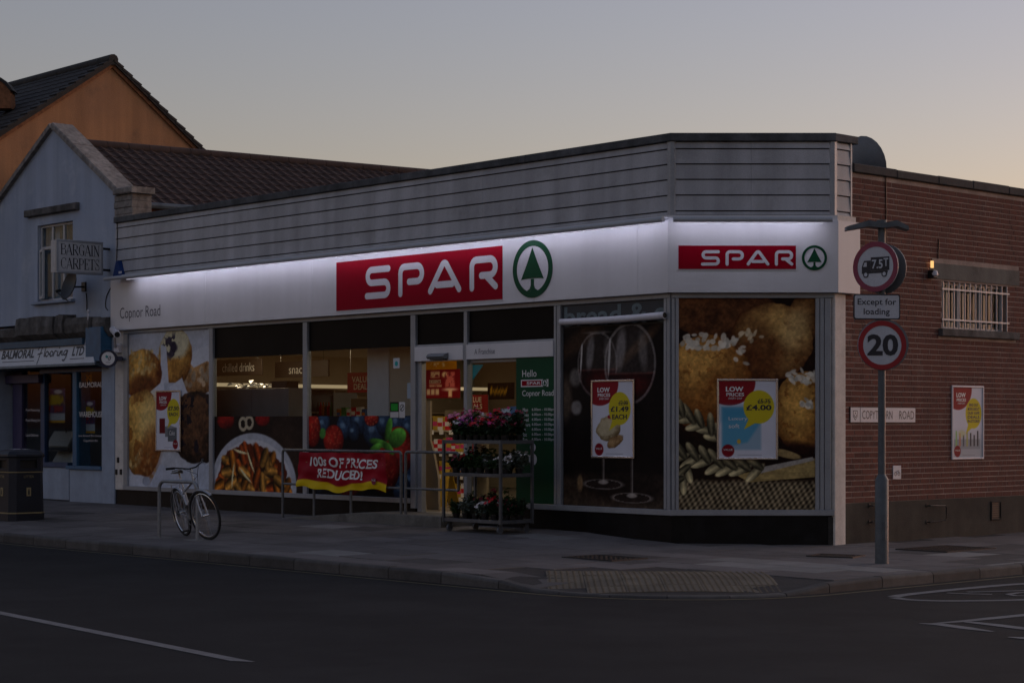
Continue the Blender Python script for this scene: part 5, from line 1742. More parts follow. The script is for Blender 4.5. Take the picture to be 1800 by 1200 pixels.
# crumbling cornice in uneven lengths
q = random.Random(5)
x = XLB
for xe, dz, dw in ((FA.U(-20), .0, .0), (FA.U(52), -.12, .02), (FA.U(118), .05, .10), (FA.U(134), .06, .06), (FA.U(178), -.02, .03), (FA.U(202), -.04, -.03)):
    mb = MB(); nseg = 7; vs = []
    n = nseg + 1
    base = .22 + dw
    rows = [(CORN - .36, .02), (CORN - .36, base * .5), (CORN - .25, base), (CORN - .1, base + .03), (CORN + .05 + dz, base), (CORN + .06 + dz, .002)]
    for k in range(n):
        u = x + .004 + (xe - x - .008) * k / nseg
        for r_, (zz_, ww) in enumerate(rows):
            j = q.uniform(-.018, .018) if 0 < r_ < 5 else 0
            vs.append(FA.P(u, zz_ + j * .8, ww + j))
    R_ = len(rows)
    fs = [(k * R_ + a, (k + 1) * R_ + a, (k + 1) * R_ + (a + 1) % R_, k * R_ + (a + 1) % R_) for k in range(nseg) for a in range(R_)]
    fs += [tuple(range(R_ - 1, -1, -1)), tuple((n - 1) * R_ + a for a in range(R_))]
    mb.add(vs, fs); mb.build('cornice_block', M['stonegrey'], blue); x = xe
# roof
D = Vector((.155, 1, 0)).normalized()          # the ridge runs back a little askew
RZ, EZ = 7.20, 5.80
def roof_tiles(o, along, down, n_al, n_dn, ta, td, mat, parent, name='roof_tiles', amp=.034):
    """interlocking tiles: a roll per tile and a step per course"""
    o = Vector(o); along = Vector(along).normalized(); down = Vector(down).normalized(); nrm = along.cross(down)
    if nrm.z < 0: nrm = -nrm
    mb = MB(); K = 4
    prof = [(0, 0), (.25, 1), (.5, .35), (.75, 0)]
    cols = n_al * K + 1
    for r_ in range(n_dn):
        vs = []
        for e, h in ((0, 0.0), (1.04, .014)):
            for c in range(cols):
                t = prof[c % K]
                vs.append(o + along * ((c // K + t[0]) * ta) + down * ((r_ + e) * td) + nrm * (t[1] * amp + h))
        for c in range(cols): vs.append(vs[cols + c] - nrm * .028)
        fs = [(c, c + 1, cols + c + 1, cols + c) for c in range(cols - 1)] + [(cols + c, cols + c + 1, 2 * cols + c + 1, 2 * cols + c) for c in range(cols - 1)]
        mb.add(vs, fs)
    return mb.build(name, mat, parent, kind='stuff')
RL = 9.0
ridge0 = Vector((XAP, .2, RZ)); ridge1 = ridge0 + D * RL
XE = XR + .12
for sx in (1, -1):
    xe = XE if sx > 0 else XLB - .12
    e0 = Vector((xe, .2, EZ)); e1 = e0 + D * RL
    mb = MB(); mb.add([ridge0, ridge1, e1, e0] + [p - Vector((0, 0, .08)) for p in (ridge0, ridge1, e1, e0)], [(0, 1, 2, 3), (7, 6, 5, 4), (0, 4, 5, 1), (1, 5, 6, 2), (2, 6, 7, 3), (3, 7, 4, 0)])
    mb.build('roof_slope', M['tile'], blue)
    dn = (e0 - ridge0); roof_tiles(ridge0 + Vector((0, 0, .005)), D, dn, int(RL / .22), int(dn.length / .30) + 1, .22, dn.length / (int(dn.length / .30) + 1), M['tile'], blue)
for k in range(20):
    a = ridge0 + D * (.452 * k + .004); b = ridge0 + D * (.452 * k + .446)
    mb = MB(); mb.tube([a + Vector((0, 0, .0)), b + Vector((0, 0, .0))], .11, 10); mb.build('ridge_tile', M['tile'], blue, smooth=True)
mb = MB(); mb.tube([Vector((XE + .05, .25, EZ - .03)), Vector((XE + .05, .25, EZ - .03)) + D * RL], .06, 8); mb.build('gutter', M['postgrey'], blue, smooth=True)
mb = MB(); mb.add([Vector((XR + .0, .25, 5.3)), Vector((XR + .0, .25, 5.3)) + D * RL, Vector((XR, .25, EZ)) + D * RL, Vector((XR, .25, EZ))], [(0, 1, 2, 3)]); mb.build('eaves_brickwork', M['brickold'], blue)

# --- shop front
ZB_ = FA.V(120, 876)
PV0, PV1 = -.1, 3.26
def wb(name, x0, x1, v0, v1, w0, w1, mat):
    mb = MB(); mb.bbox(FA, FA.U(x0), FA.U(x1), v0, v1, w0, w1, .006); return mb.build(name, M[mat], blue)
wb('pilaster', 181, 203.5, PV0, 3.25, -.25, .03, 'bluew')
wb('stall_riser', 122, 180.5, PV0, .73, -.3, .0, 'bluew')
wb('window_cill', 119, 180.5, .732, .80, -.3, .05, 'bluemid')
wb('shop_mullion', 128, 135, .802, 2.62, -.3, .01, 'bluemid')
wb('shop_head', 70, 180.5, 2.62, 2.72, -.3, .01, 'bluedk')
REC = -.32
mb = MB(); f = FA.off(REC); mb.bbox(f, f.U(72), f.U(121), PV0, .74, -.2, 0, .006); mb.build('lobby_riser', M['bluew'], blue)
mb = MB(); mb.bbox(f, f.U(72), f.U(121), .742, .84, -.2, .03, .006); mb.build('lobby_cill', M['bluedk'], blue)
mb = MB(); mb.box(f, f.U(78), f.U(121), .842, 2.7, -.06, -.05); mb.build('lobby_pane', M['glass'], blue)
mb = MB(); mb.bbox(f, f.U(71), f.U(78), .842, 2.7, -.1, 0, .006); mb.build('lobby_post', M['bluedk'], blue)
mb = MB(); mb.box(FA, FA.U(135), FA.U(181), .802, 2.62, -.05, -.044); mb.build('display_pane', M['glass'], blue)
mb = MB(); mb.box(f, f.U(38), f.U(71), PV0, 2.7, -.06, -.05); mb.build('lobby_pane', M['glass'], blue)
mb = MB(); mb.bbox(f, f.U(22), f.U(38), PV0, 2.7, -.12, 0, .006); mb.build('door_post', M['purple'], blue)
mb = MB(); mb.bbox(f, f.U(-10), f.U(75), 2.45, 2.62, -.1, .1, .006); mb.build('door_head', M['purple'], blue)
mb = MB(); mb.bbox(f, f.U(3), f.U(16), PV0, 2.45, -.12, -.03, .006); mb.build('open_door_edge', M['bluew'], blue)
mb = MB(); mb.box(FA, XLB, FA.U(204), -.1, 3.3, -2.6, -2.5); mb.build('display_back_wall', M['roomdark'], blue)
mb = MB(); mb.box(FA, XLB, XLB + .08, -.1, 3.3, -2.5, -.0); mb.build('shop_end_wall', M['bluew'], blue)
mb = MB(); mb.box(FA, XLB, XR, 2.73, 3.3, -2.5, -.3); mb.build('shop_ceiling', M['roomdark'], blue)
mb = MB(); mb.prism(Flat((0, 0, 0), (1, 0, 0)), [(XLB, .3), (XR - .05, .3), (XR - .05, 2.5), (XLB, 2.5)], -.1, .1); mb.build('shop_floor', M['roomdark'], blue)
wb('fascia_back', -40, 181, 2.722, 3.26, -.3, -.05, 'tealblue')
wb('awning_box', -40, 165, 3.13, 3.26, -.04, .26, 'tealblue')
wb('console_bracket', 172, 199, 2.80, 3.45, -.04, .27, 'bluemid')
# canted name board
nb = thing('name_board', 'pale grey canted name board lettered BALMORAL Flooring LTD', 'sign', FA.P(FA.U(90), 2.72, .2))
uL, uR = FA.U(-40, .2), FA.U(170, .25)
zb, zt_ = FA.V(100, 640, .27), FA.V(100, 604, .17)
A_, B_ = FA.P(0, zb, .30), FA.P(0, zt_, .19)
dv = (B_ - A_); NB = Gen(FA.P(0, zb, .30), (1, 0, 0), dv)
HB = dv.length
uR1 = FA.U(158, .2)
mb = MB(); mb.prism(NB, [(uL, 0), (uR, 0), (uR1, HB), (uL, HB)], -.03, 0); mb.build('board', M['signwhite'], nb)
mb = MB(); mb.prism(NB, [(uL, -.05), (uR + .06, -.05), (uR + .02, -.002), (uL, -.002)], -.04, .012); mb.build('lower_trim', M['postgrey'], nb)
mb = MB(); mb.prism(NB, [(uL, HB + .002), (uR1 + .01, HB + .002), (uR1 - .01, HB + .06), (uL, HB + .06)], -.04, .012); mb.build('upper_trim', M['stone'], nb)
Q = Vector
mb = MB(); mb.add([NB.P(uR + .01, -.05, -.001), NB.P(uR + .10, -.05, -.25), NB.P(uR1 + .08, HB + .05, -.22), NB.P(uR1 + .015, HB + .05, -.001)], [(0, 1, 2, 3)]); mb.build('end_cheek', M['postgrey'], nb)
def nbt(s, x0, x1, f0, f1, mat='ink', **k): text(s, NB, FA.U(x0, .25), FA.U(x1, .25), HB * f0, HB * f1, .003, M[mat], nb, **k)
nbt('BALMORAL', 3, 60, .36, .80, offset=.03)
nbt('LTD', 127, 147, .36, .80, offset=.03)
for x0, x1 in ((6, 62), (125, 150)):
    mb = MB(); mb.box(NB, FA.U(x0, .25), FA.U(x1, .25), HB * .20, HB * .235, .001, .003); mb.build('underline', M['inkgrey'], nb)
# script word drawn as strokes
uf0, uf1 = FA.U(65, .25), FA.U(121, .25); FW = uf1 - uf0
def sc(pts): return [(uf0 + FW * x, HB * y) for x, y in pts]
mb = MB()
SCR = [[(.06, .05), (.08, .3), (.10, .62), (.12, .93)], [(.0, .74), (.04, .92), (.12, .97), (.20, .95)], [(.02, .52), (.08, .55), (.15, .58)], [(.26, .44), (.235, .42), (.225, .6), (.235, .93)],
       [(.30, .40), (.26, .52), (.30, .64), (.36, .55), (.34, .42), (.30, .40)], [(.36, .50), (.42, .52)], [(.44, .40), (.40, .52), (.44, .64), (.50, .55), (.48, .42), (.44, .40)],
       [(.52, .40), (.55, .64), (.60, .62)], [(.64, .62), (.65, .42), (.69, .44)], [(.665, .78), (.67, .80)], [(.71, .40), (.72, .62), (.73, .5), (.77, .64), (.79, .44), (.82, .44)],
       [(.93, .62), (.87, .64), (.84, .52), (.87, .42), (.92, .5), (.94, .64), (.93, .34), (.89, .16), (.84, .2)]]
for k, p in enumerate(SCR): mb.stroke(NB, curve_px(sc(p), 5), .026, .003 + .0003 * k, cap=True)
mb.build('script_lettering', M['ink'], nb)
# window lettering and display
dl = thing('window_lettering', 'white BALMORAL WAREHOUSE lettering on the display window of the blue shop', 'sign', FA.P(FA.U(158), .9, -.04))
def dlt(s, x0, x1, yt, yb, mat='wink', **k): text(s, FA, FA.U(x0, -.042), FA.U(x1, -.042), FA.V(x0, yb, -.042), FA.V(x0, yt, -.042), -.042, M[mat], dl, **k)
dlt('BALMORAL', 139.5, 180, 672, 681); dlt('WAREHOUSE', 139, 180.5, 723, 733); dlt('Just Around The Corner', 138, 179, 763.5, 768, 'letter'); dlt('Copythorn Rd', 147, 171, 772, 777, 'letter')
ll = thing('lobby_lettering', 'small white service list lettering on the lobby glass of the blue shop', 'sign', FA.P(FA.U(48), 1.2, REC))
LBF = FA.off(REC)
for t_, x1_, yt_ in (('Free Measuring', 58, 718), ('Free Fitting Service', 66, 736), ('Local Delivery', 56, 762)):
    text(t_, LBF, LBF.U(42), LBF.U(x1_ + 8), LBF.V(42, yt_ + 6), LBF.V(42, yt_), -.047, M['letter'], ll)
od = thing('orange_lettering', 'orange back to front lettering behind the blue shop display window', 'sign', FA.P(FA.U(148), 2.0, -.2))
f = FA.off(-.2); fm = Gen(f.P(0, 0, 0), (-1, 0, 0), (0, 0, 1))
V_, F_ = glyphs('PRO', .03)
xa, xb = min(p[0] for p in V_), max(p[0] for p in V_)
mb = MB(); ux0, ux1 = f.U(136.5), f.U(161); vz0, vz1 = f.V(137, 675), f.V(137, 659)
mb.add([f.P(ux1 - (x - xa) / (xb - xa) * (ux1 - ux0), vz0 + (y - 0) / .72 * (vz1 - vz0), 0) for x, y in V_], F_)
mb.build('letters', pm('orange_vinyl', (.45, .17, .02), .5), od)
def a_ev(A):
    A.img *= (.5 + 1.0 * A.n(5, 7))[..., None]
    A.put(A.ell(.5, .33, .42, .15, 0, soft=.4, wob=.8)[0], (160, 146, 40)); A.put(A.ell(.3, .12, .2, .07, 0, soft=.5)[0], (52, 44, 92)); A.put(A.ell(.7, .10, .18, .06, 0, soft=.5)[0], (190, 196, 210))
    A.put((A.n(9, 9) > .55) * A.rect(.1, .5, .9, .7), (120, 40, 60)); A.put(A.rect(0, .72, 1, .93), (150, 164, 176)); A.put(A.rect(0, .93, 1, 1), (180, 140, 30))
flat_poster(FA.off(-.45), 74, 114.5, 683, 743, (60, 56, 96), 'event poster in the lobby window of the blue carpet shop', [], 'event posters in the blue shop', art=a_ev, name='event_poster')
flat_poster(FA.off(-.20), 137, 167, 704, 761, (60, 56, 96), 'event poster behind the WAREHOUSE lettering of the blue shop', [], 'event posters in the blue shop', art=a_ev, name='event_poster')
# carpet sample books on stands
for (x, y, lab) in ((99, 770, 'upper pale sample book tilted on its stand in the blue shop lobby window'), (106, 805, 'lower pale sample book tilted on its stand in the blue shop lobby window')):
    f = FA.off(-.75); u, v = f.px(x, y)
    r = thing('sample_book', lab, 'sample book', f.P(u, v - .15, -.1), 'sample books')
    g = Gen(f.P(u, v, -.1), (.96, .28, 0), (-.25, .6, .75))
    mb = MB(); mb.bbox(g, -.3, .3, -.2, .2, -.05, 0, .01); mb.build('cover', M['upvc'], r)
    mb = MB(); mb.box(f, u - .3, u + .35, v - .26, v - .24, -.3, .1); mb.build('stand_shelf', M['greycab'], r)
    mb = MB(); mb.tube([f.P(u + .05, v - .24, -.25), f.P(u + .02, v + .22, -.2)], .012, 6); mb.build('stand_rod', M['greycab'], r)
# projecting box sign
bs_ = thing('projecting_box_sign', 'white projecting box sign lettered BARGAIN CARPETS on the blue wall', 'sign', FA.P(FA.U(190), 4.6, .5))
Wp = 1.0
# the box hangs off the wall, square to it: its face looks to the right along the street
pu = FA.U(188, .12)
PF = Fr((pu, -.10, 0), (0, 1, 0))
# face runs from far edge (outer, left in the picture) to the wall
def pf(x, y):
    return PF.px(x, y)
uo, ui = pf(100, 450)[0], pf(180, 450)[0]
zt0, zb0 = pf(100, 421)[1], pf(100, 478)[1]
mb = MB(); mb.bbox(PF, uo, ui, zb0, zt0, -.22, 0, .012); mb.build('box', M['upvc'], bs_)
for a, b, c, d in ((uo - .012, ui + .012, zt0 - .03, zt0 + .012), (uo - .012, ui + .012, zb0 - .012, zb0 + .03), (uo - .012, uo + .03, zb0 + .03, zt0 - .03), (ui - .03, ui + .012, zb0 + .03, zt0 - .03)):
    mb = MB(); mb.bbox(PF, a, b, c, d, -.03, .012, .004); mb.build('edge_trim', M['alu'], bs_)
for z in (zb0 + .1, zt0 - .1):
    mb = MB(); mb.box(PF, ui, .099, z - .02, z + .02, -.14, -.08); mb.build('wall_arm', M['black'], bs_)
# serif capitals drawn from thick and thin strokes
SER = {
 'B': [('t', [(.18, 0), (.18, 1)]), ('n', [(.18, .97), (.50, .97), (.66, .88), (.66, .64), (.50, .54), (.18, .54)]), ('n', [(.18, .54), (.55, .54), (.74, .42), (.74, .14), (.55, .03), (.18, .03)]), ('s', .02, 0), ('s', .02, 1), ('T', [(.66, .86), (.67, .76), (.66, .66)]), ('T', [(.73, .42), (.75, .28), (.73, .14)])],
 'A': [('n', [(.04, 0), (.40, 1)]), ('t', [(.40, 1), (.78, 0)]), ('n', [(.18, .33), (.62, .33)]), ('s', -.06, 0, .2), ('s', .62, 0, .3)],
 'R': [('t', [(.18, 0), (.18, 1)]), ('n', [(.18, .97), (.52, .97), (.70, .86), (.70, .62), (.52, .50), (.18, .50)]), ('t', [(.42, .50), (.84, 0)]), ('s', .02, 0), ('s', .02, 1), ('T', [(.69, .86), (.71, .74), (.69, .62)])],
 'G': [('n', [(.78, .80), (.62, .97), (.42, .97), (.20, .82), (.12, .5), (.20, .18), (.42, .03), (.62, .03), (.74, .12)]), ('T', [(.18, .78), (.12, .5), (.18, .22)]), ('t', [(.74, .06), (.74, .42)]), ('s', .55, .42, .34), ('n', [(.78, .98), (.78, .70)])],
 'I': [('t', [(.2, 0), (.2, 1)]), ('s', .04, 0), ('s', .04, 1)],
 'N': [('n', [(.14, 0), (.14, 1)]), ('t', [(.14, 1), (.74, .02)]), ('n', [(.74, 0), (.74, 1)]), ('s', -.02, 0, .3), ('s', -.02, 1, .2), ('s', .6, 1, .28)],
 'C': [('n', [(.78, .80), (.62, .97), (.42, .97), (.20, .82), (.12, .5), (.20, .18), (.42, .03), (.62, .03), (.80, .2)]), ('T', [(.18, .78), (.12, .5), (.18, .22)]), ('n', [(.78, .98), (.78, .70)])],
 'P': [('t', [(.18, 0), (.18, 1)]), ('n', [(.18, .97), (.50, .97), (.68, .86), (.68, .58), (.50, .46), (.18, .46)]), ('s', .02, 0), ('s', .02, 1), ('T', [(.67, .84), (.69, .72), (.67, .60)])],
 'E': [('t', [(.18, 0), (.18, 1)]), ('n', [(.18, .97), (.66, .97), (.66, .80)]), ('n', [(.18, .52), (.50, .52)]), ('n', [(.18, .03), (.70, .03), (.70, .24)]), ('s', .02, 0), ('s', .02, 1), ('n', [(.5, .62), (.5, .42)])],
 'T': [('t', [(.38, 0), (.38, 1)]), ('n', [(.02, .78), (.02, .97), (.74, .97), (.74, .78)]), ('s', .22, 0)],
 'S': [('n', [(.60, .78), (.56, .92), (.36, .98), (.16, .88), (.14, .72), (.26, .58), (.50, .44), (.62, .30), (.60, .12), (.40, .02), (.18, .06), (.12, .26)]), ('T', [(.24, .62), (.38, .52), (.54, .40)]), ('n', [(.61, .98), (.61, .72)]), ('n', [(.12, .02), (.12, .28)])]}
ADV = {'B': .82, 'A': .84, 'R': .88, 'G': .92, 'I': .42, 'N': .90, 'C': .88, 'P': .78, 'E': .80, 'T': .78, 'S': .74}
def serif_word(s, fr, u0, u1, v0, v1, w, parent):
    tot = sum(ADV[c] for c in s); kx = (u1 - u0) / tot; H = v1 - v0; x = 0
    mb = MB(); j = 0
    for c in s:
        for st in SER[c]:
            j += 1; ww = w + .0002 * (j % 14)
            if st[0] == 's':
                L_ = st[3] if len(st) > 3 else .34
                y = st[2]; yy = v0 + H * y; dy = H * .035
                mb.flat(fr, [(u0 + kx * (x + st[1]), yy - (dy if y == 1 else 0)), (u0 + kx * (x + st[1] + L_), yy - (dy if y == 1 else 0)), (u0 + kx * (x + st[1] + L_), yy + (0 if y == 1 else dy)), (u0 + kx * (x + st[1]), yy + (0 if y == 1 else dy))], ww)
            else:
                wd = {'t': .15, 'T': .13, 'n': .055}[st[0]] * kx
                pts = [(u0 + kx * (x + a), v0 + H * b) for a, b in st[1]]
                if len(pts) > 4: pts = curve_px(pts, 4)
                mb.stroke(fr, pts, wd, ww, cap=False)
        x += ADV[c]
    mb.build('serif_lettering', M['ink'], parent)
fu = ui - uo
serif_word('BARGAIN', PF, uo + fu * .075, uo + fu * .94, zb0 + (zt0 - zb0) * .55, zb0 + (zt0 - zb0) * .89, .003, bs_)
serif_word('CARPETS', PF, uo + fu * .075, uo + fu * .94, zb0 + (zt0 - zb0) * .12, zb0 + (zt0 - zb0) * .46, .003, bs_)


# satellite dishes
def dish(c, facing, R, label, arm_to=None, mat='black', tall=1.1):
    r = thing('satellite_dish', label, 'dish', c, 'satellite dishes')
    ax = Vector(facing).normalized(); e = ax.cross(Vector((0, 0, 1))).normalized(); g = e.cross(ax)
    mb = MB(); vs = []; n, m_ = 24, 5
    for s_ in (0, 1):
        vs.append(Vector(c) - ax * (.012 * s_))
        for k in range(1, m_ + 1):
            t = k / m_
            for j in range(n):
                a = 2 * PI * j / n
                vs.append(Vector(c) + e * (R * t * math.cos(a)) + g * (R * tall * t * math.sin(a)) + ax * (.16 * R * 2 * t * t - .012 * s_ * (1 if k < m_ else .5)))
    tot = 1 + n * m_; fs = []
    for s_ in (0, 1):
        b = s_ * tot
        for j in range(n):
            l = (j + 1) % n
            fs.append((b, b + 1 + j, b + 1 + l) if not s_ else (b, b + 1 + l, b + 1 + j))
            for k in range(m_ - 1):
                q_ = (b + 1 + k * n + j, b + 1 + (k + 1) * n + j, b + 1 + (k + 1) * n + l, b + 1 + k * n + l)
                fs.append(q_ if not s_ else q_[::-1])
    for j in range(n):
        l = (j + 1) % n; o_ = 1 + (m_ - 1) * n
        fs.append((o_ + j, tot + o_ + j, tot + o_ + l, o_ + l))
    mb.add(vs, fs); mb.build('reflector', M[mat], r, smooth=True)
    tip = Vector(c) + ax * R * 1.1 - g * R * .75
    mb = MB(); mb.tube([Vector(c) - g * R * tall * .98, tip], .012, 6); mb.build('feed_arm', M['galv'], r)
    mb = MB(); mb.tube([tip - ax * .0, tip + (Vector(c) - tip).normalized() * .1], .028, 8); mb.build('receiver', M['black'], r)
    if arm_to is not None:
        a = Vector(c) - ax * .015; b = Vector(arm_to)
        mb = MB(); mb.tube([a, b], .018, 8); mb.build('mount_arm', M['black'], r)
        return r, b
    return r, None


dc = FA.P(FA.U(128, .35), FA.V(128, 504, .35), .36)
r, b = dish(dc, (-.05, -.9, .28), .27, 'dark satellite dish on an arm below the white box sign', (FA.U(148), -.0, FA.V(148, 504)))
mb = MB(); mb.bbox(FA, FA.U(145), FA.U(152), b.z - .09, b.z + .09, .001, .03, .006); mb.build('wall_plate', M['black'], r)
dc2 = SD.P(SD.U(1512, -.42), SD.V(1512, 292, -.42), -.42)
r, b = dish(dc2, (.05, 1, .25), .37, 'dark satellite dish poking above the brick side wall parapet', (dc2.x - .1, dc2.y - .1, 5.0), mat='signback')
# alarm box
ab = thing('alarm_box', 'blue triangular alarm box at the left end of the grey parapet', 'alarm', FA.P(FA.U(214), FA.V(214, 487, .0), .05))
mb = MB(); mb.prism(FA, [(FA.U(207), FA.V(207, 486)), (FA.U(222.5), FA.V(222, 486)), (FA.U(216), FA.V(216, 459)), (FA.U(213), FA.V(213, 459))], .023, .11); mb.build('cover', pm('alarm_blue', (.012, .05, .20), .4), ab)
mb = MB(); mb.box(FA, FA.U(208.5, .11), FA.U(214, .11), FA.V(208, 481, .11), FA.V(208, 477, .11), .1102, .112); mb.build('pale_mark', M['letter'], ab)
# cctv camera
cc = thing('security_camera', 'white bullet security camera on the left pier under the fascia', 'camera', FA.P(FA.U(208), 2.85, .1))
a = FA.P(FA.U(196, .25), FA.V(196, 579, .25), .22); b = FA.P(FA.U(207, .45), FA.V(207, 588, .45), .46)
mb = MB(); mb.tube([a, b], .065, 14); mb.build('housing', M['letter'], cc, smooth=True)
d_ = (b - a).normalized(); mb = MB(); mb.tube([b + d_ * .001, b + d_ * .006], .05, 14); mb.build('lens', M['black'], cc)
mb = MB(); mb.tube([b + d_ * .0, b + d_ * .05 + Vector((0, 0, 0))], .068, 14); mb.v = [v for v in mb.v]
wp = FA.P(FA.U(211), FA.V(211, 612), .02)
mb = MB(); mb.tube([a + (b - a) * .5 - Vector((0, 0, .06)), a + (b - a) * .4 - Vector((0, 0, .14)), wp + Vector((0, -.08, .02))], .025, 8); mb.build('bracket', M['letter'], cc, smooth=True)
mb = MB(); mb.bbox(FA, FA.U(208), FA.U(216), FA.V(212, 620), FA.V(212, 604), .021, .11, .02); mb.build('junction_box', M['letter'], cc)
# round lottery sign
ls = thing('round_hanging_sign', 'round white and navy lottery sign projecting over the blue shop pilaster', 'sign', FA.P(FA.U(188), 2.3, .3))
LF = Fr(FA.P(FA.U(190, .32), FA.V(190, 630, .32), .32), (cT, sT, 0))
mb = MB(); mb.disc(LF, 0, 0, .165, -.06, 0, 36); mb.build('case', M['navy'], ls)
mb = MB(); mb.disc(LF, 0, 0, .125, .0005, .004, 36); mb.build('face', M['wink'], ls)
mb = MB(); mb.ring(LF, 0, 0, .135, .166, .0005, .012, 36); mb.build('rim', M['navy'], ls)
teal_ = PACK_teal
mb = MB(); mb.prism(LF, [(-.05, .045), (-.03, .07), (-.015, .05), (.01, .055), (-.002, .025), (-.02, .005), (-.045, .02)], .0042, .006); mb.build('hand_mark', teal_, ls)
mb = MB(); mb.stroke(LF, curve_px([(0, .02), (.01, -.02), (.03, -.025), (.045, .0), (.05, .04)], 4), .014, .0065); mb.stroke(LF, curve_px([(.02, .01), (.03, .03), (.035, .05)], 4), .01, .0068); mb.build('finger_mark', M['inkgrey'], ls)
text('THE', LF, -.012, .016, -.055, -.047, .005, M['ink'], ls); text('NATIONAL', LF, -.04, .045, -.072, -.060, .005, M['ink'], ls); text('LOTTERY', LF, -.038, .043, -.09, -.078, .005, M['ink'], ls)
mb = MB(); mb.box(LF, .160, .26, -.04, .04, -.05, -.01); mb.build('wall_arm', M['navy'], ls)
mb = MB(); mb.tube([LF.P(.26, 0, -.03), FA.P(FA.U(203), FA.V(203, 632), .02)], .03, 6); mb.build('wall_fixing', M['navy'], ls)
# small hooks on the white pier
for x, y in ((210, 808), (207, 829), (215, 829)):
    mb = MB(); u, v = FA.px(x, y); mb.bbox(FA, u - .025, u + .025, v - .05, v + .05, .021, .05, .008); mb.build('pier_fitting', M['black'], store)
# cables on the blue wall
for pts, lab in (([(212, 335), (211, 345), (206, 360), (206, 420), (205, 470), (207, 486)], 'black cable down the edge between the blue wall and the parapet'), ([(203, 480), (196, 500), (186, 520), (184, 538), (188, 545)], 'thin loose cable hanging on the blue wall beside the fascia end'), ([(150, 515), (151, 530), (151, 548)], 'short thin cable below the satellite dish')):
    mb = MB(); mb.tube([FA.P(FA.U(x, .03), FA.V(x, y, .03), .03 if 'edge' in lab else .012) for x, y in curve_px(pts, 5)], .009, 6); mb.build('wall_cable', M['black'], label=lab, cat='cable')
mb = MB(); u = FA.U(176); mb.tube([FA.P(u, FA.V(176, 548), .26), FA.P(u, FA.V(176, 565), .26)], .012, 6); mb.lathe(FA.P(u, FA.V(176, 549), .26), [(.0, .06), (.03, .02), (.03, 0), (.0, -.0)][::-1], 8); mb.build('cornice_sensor', M['letter'], blue)

# ================================================================== ORANGE HOUSE
XO = -19.15
orange = thing('orange_house', 'orange rendered house with a tall bare gable behind the blue shop', 'house', (XO, 3, 0))
OY, OZ = 2.85, 9.50
ya, za = .0, 7.53
yb, zb2 = 5.95, 7.18
OF = Fr((XO, 0, 0), (0, 1, 0))
mb = MB(); mb.prism(OF, [(ya, 0), (yb, 0), (yb, zb2), (OY, OZ), (ya, za)], -.3, 0); mb.build('gable_wall', M['orange'], orange)
mb = MB(); mb.prism(Flat((0, 0, 0), (1, 0, 0)), [(XO - 12, ya + .02), (XO - .3, ya + .02), (XO - .3, yb - .05), (XO - 12, yb - .05)], 0, 7.1); mb.build('house_body', M['orange'], orange)
# far slope and street slope with course steps
for yE, zE, nm in ((ya - .35, za - .26, 1), (yb + .3, zb2 - .22, -1)):
    a = Vector((XO + .10, OY, OZ + .06)); b = Vector((XO - 12, OY, OZ + .06)); c = Vector((XO - 12, yE, zE + .06)); d = Vector((XO + .10, yE, zE + .06))
    up = Vector((0, 0, .09))
    mb = MB(); mb.add([a, b, c, d, a - up, b - up, c - up, d - up], [(0, 1, 2, 3), (7, 6, 5, 4), (0, 4, 5, 1), (1, 5, 6, 2), (2, 6, 7, 3), (3, 7, 4, 0)]); mb.build('roof_slope', M['slate'], orange)
    dn = d - a; n = max(8, int(dn.length / .27)); roof_tiles(b + Vector((0, 0, .004)), (1, 0, 0), dn, 40, n, 12.1 / 40, dn.length / n, M['slate'], orange, amp=.012)
    for k in range(n):   # verge tiles stepping down the gable edge
        p = a + dn * ((k + .02) / n); q_ = a + dn * ((k + 1.02) / n)
        nr = Vector((0, -dn.z, dn.y)).normalized(); nr = nr if nr.z > 0 else -nr
        mb = MB(); vs = []
        for w in (p + nr * .0, q_ + nr * .035):
            vs += [w + Vector((.012, 0, 0)) - nr * .04, w + Vector((.012, 0, 0)) + nr * .012, w + Vector((-.3, 0, 0)) + nr * .012, w + Vector((-.3, 0, 0)) - nr * .04]
        mb.add(vs, [(0, 1, 2, 3), (7, 6, 5, 4)] + [(j, 4 + j, 4 + (j + 1) % 4, (j + 1) % 4) for j in range(4)]); mb.build('verge_tile', M['slate'], orange)
    # mortar bedding under the verge
    mb = MB(); p, q_ = a - up, d - up
    mb.add([p + Vector((-.05, 0, .0)), q_ + Vector((-.05, 0, 0)), q_ + Vector((-.05, 0, -.09)), p + Vector((-.05, 0, -.09)), p + Vector((-.12, 0, 0)), q_ + Vector((-.12, 0, 0)), q_ + Vector((-.12, 0, -.09)), p + Vector((-.12, 0, -.09))], [(0, 3, 2, 1), (4, 5, 6, 7), (0, 1, 5, 4), (2, 3, 7, 6), (1, 2, 6, 5), (3, 0, 4, 7)])
    mb.build('verge_mortar', M['brickold'], orange)
for k in range(26):
    x = XO + .1 - .455 * k
    mb = MB(); mb.tube([Vector((x - .003, OY, OZ + .05)), Vector((x - .449, OY, OZ + .05))], .12, 10); mb.build('ridge_tile', M['slate'], orange, smooth=True)
cp = atdist(4, 150, 41.5)
ch_ = thing('ridge_stub', 'rounded rusty ridge end at the far left skyline', 'ridge', (cp.x - .3, cp.y, cp.z - .4))
mb = MB(); f = Fr((cp.x, cp.y, cp.z), (cT, sT, 0))
mb.prism(f, [(-1.2, -.5), (.19, -.5), (.17, -.12), (.05, .02), (-.05, .10), (-.2, .14), (-1.2, .16)], -.4, 0); mb.build('hip_end', M['brickold'], ch_)
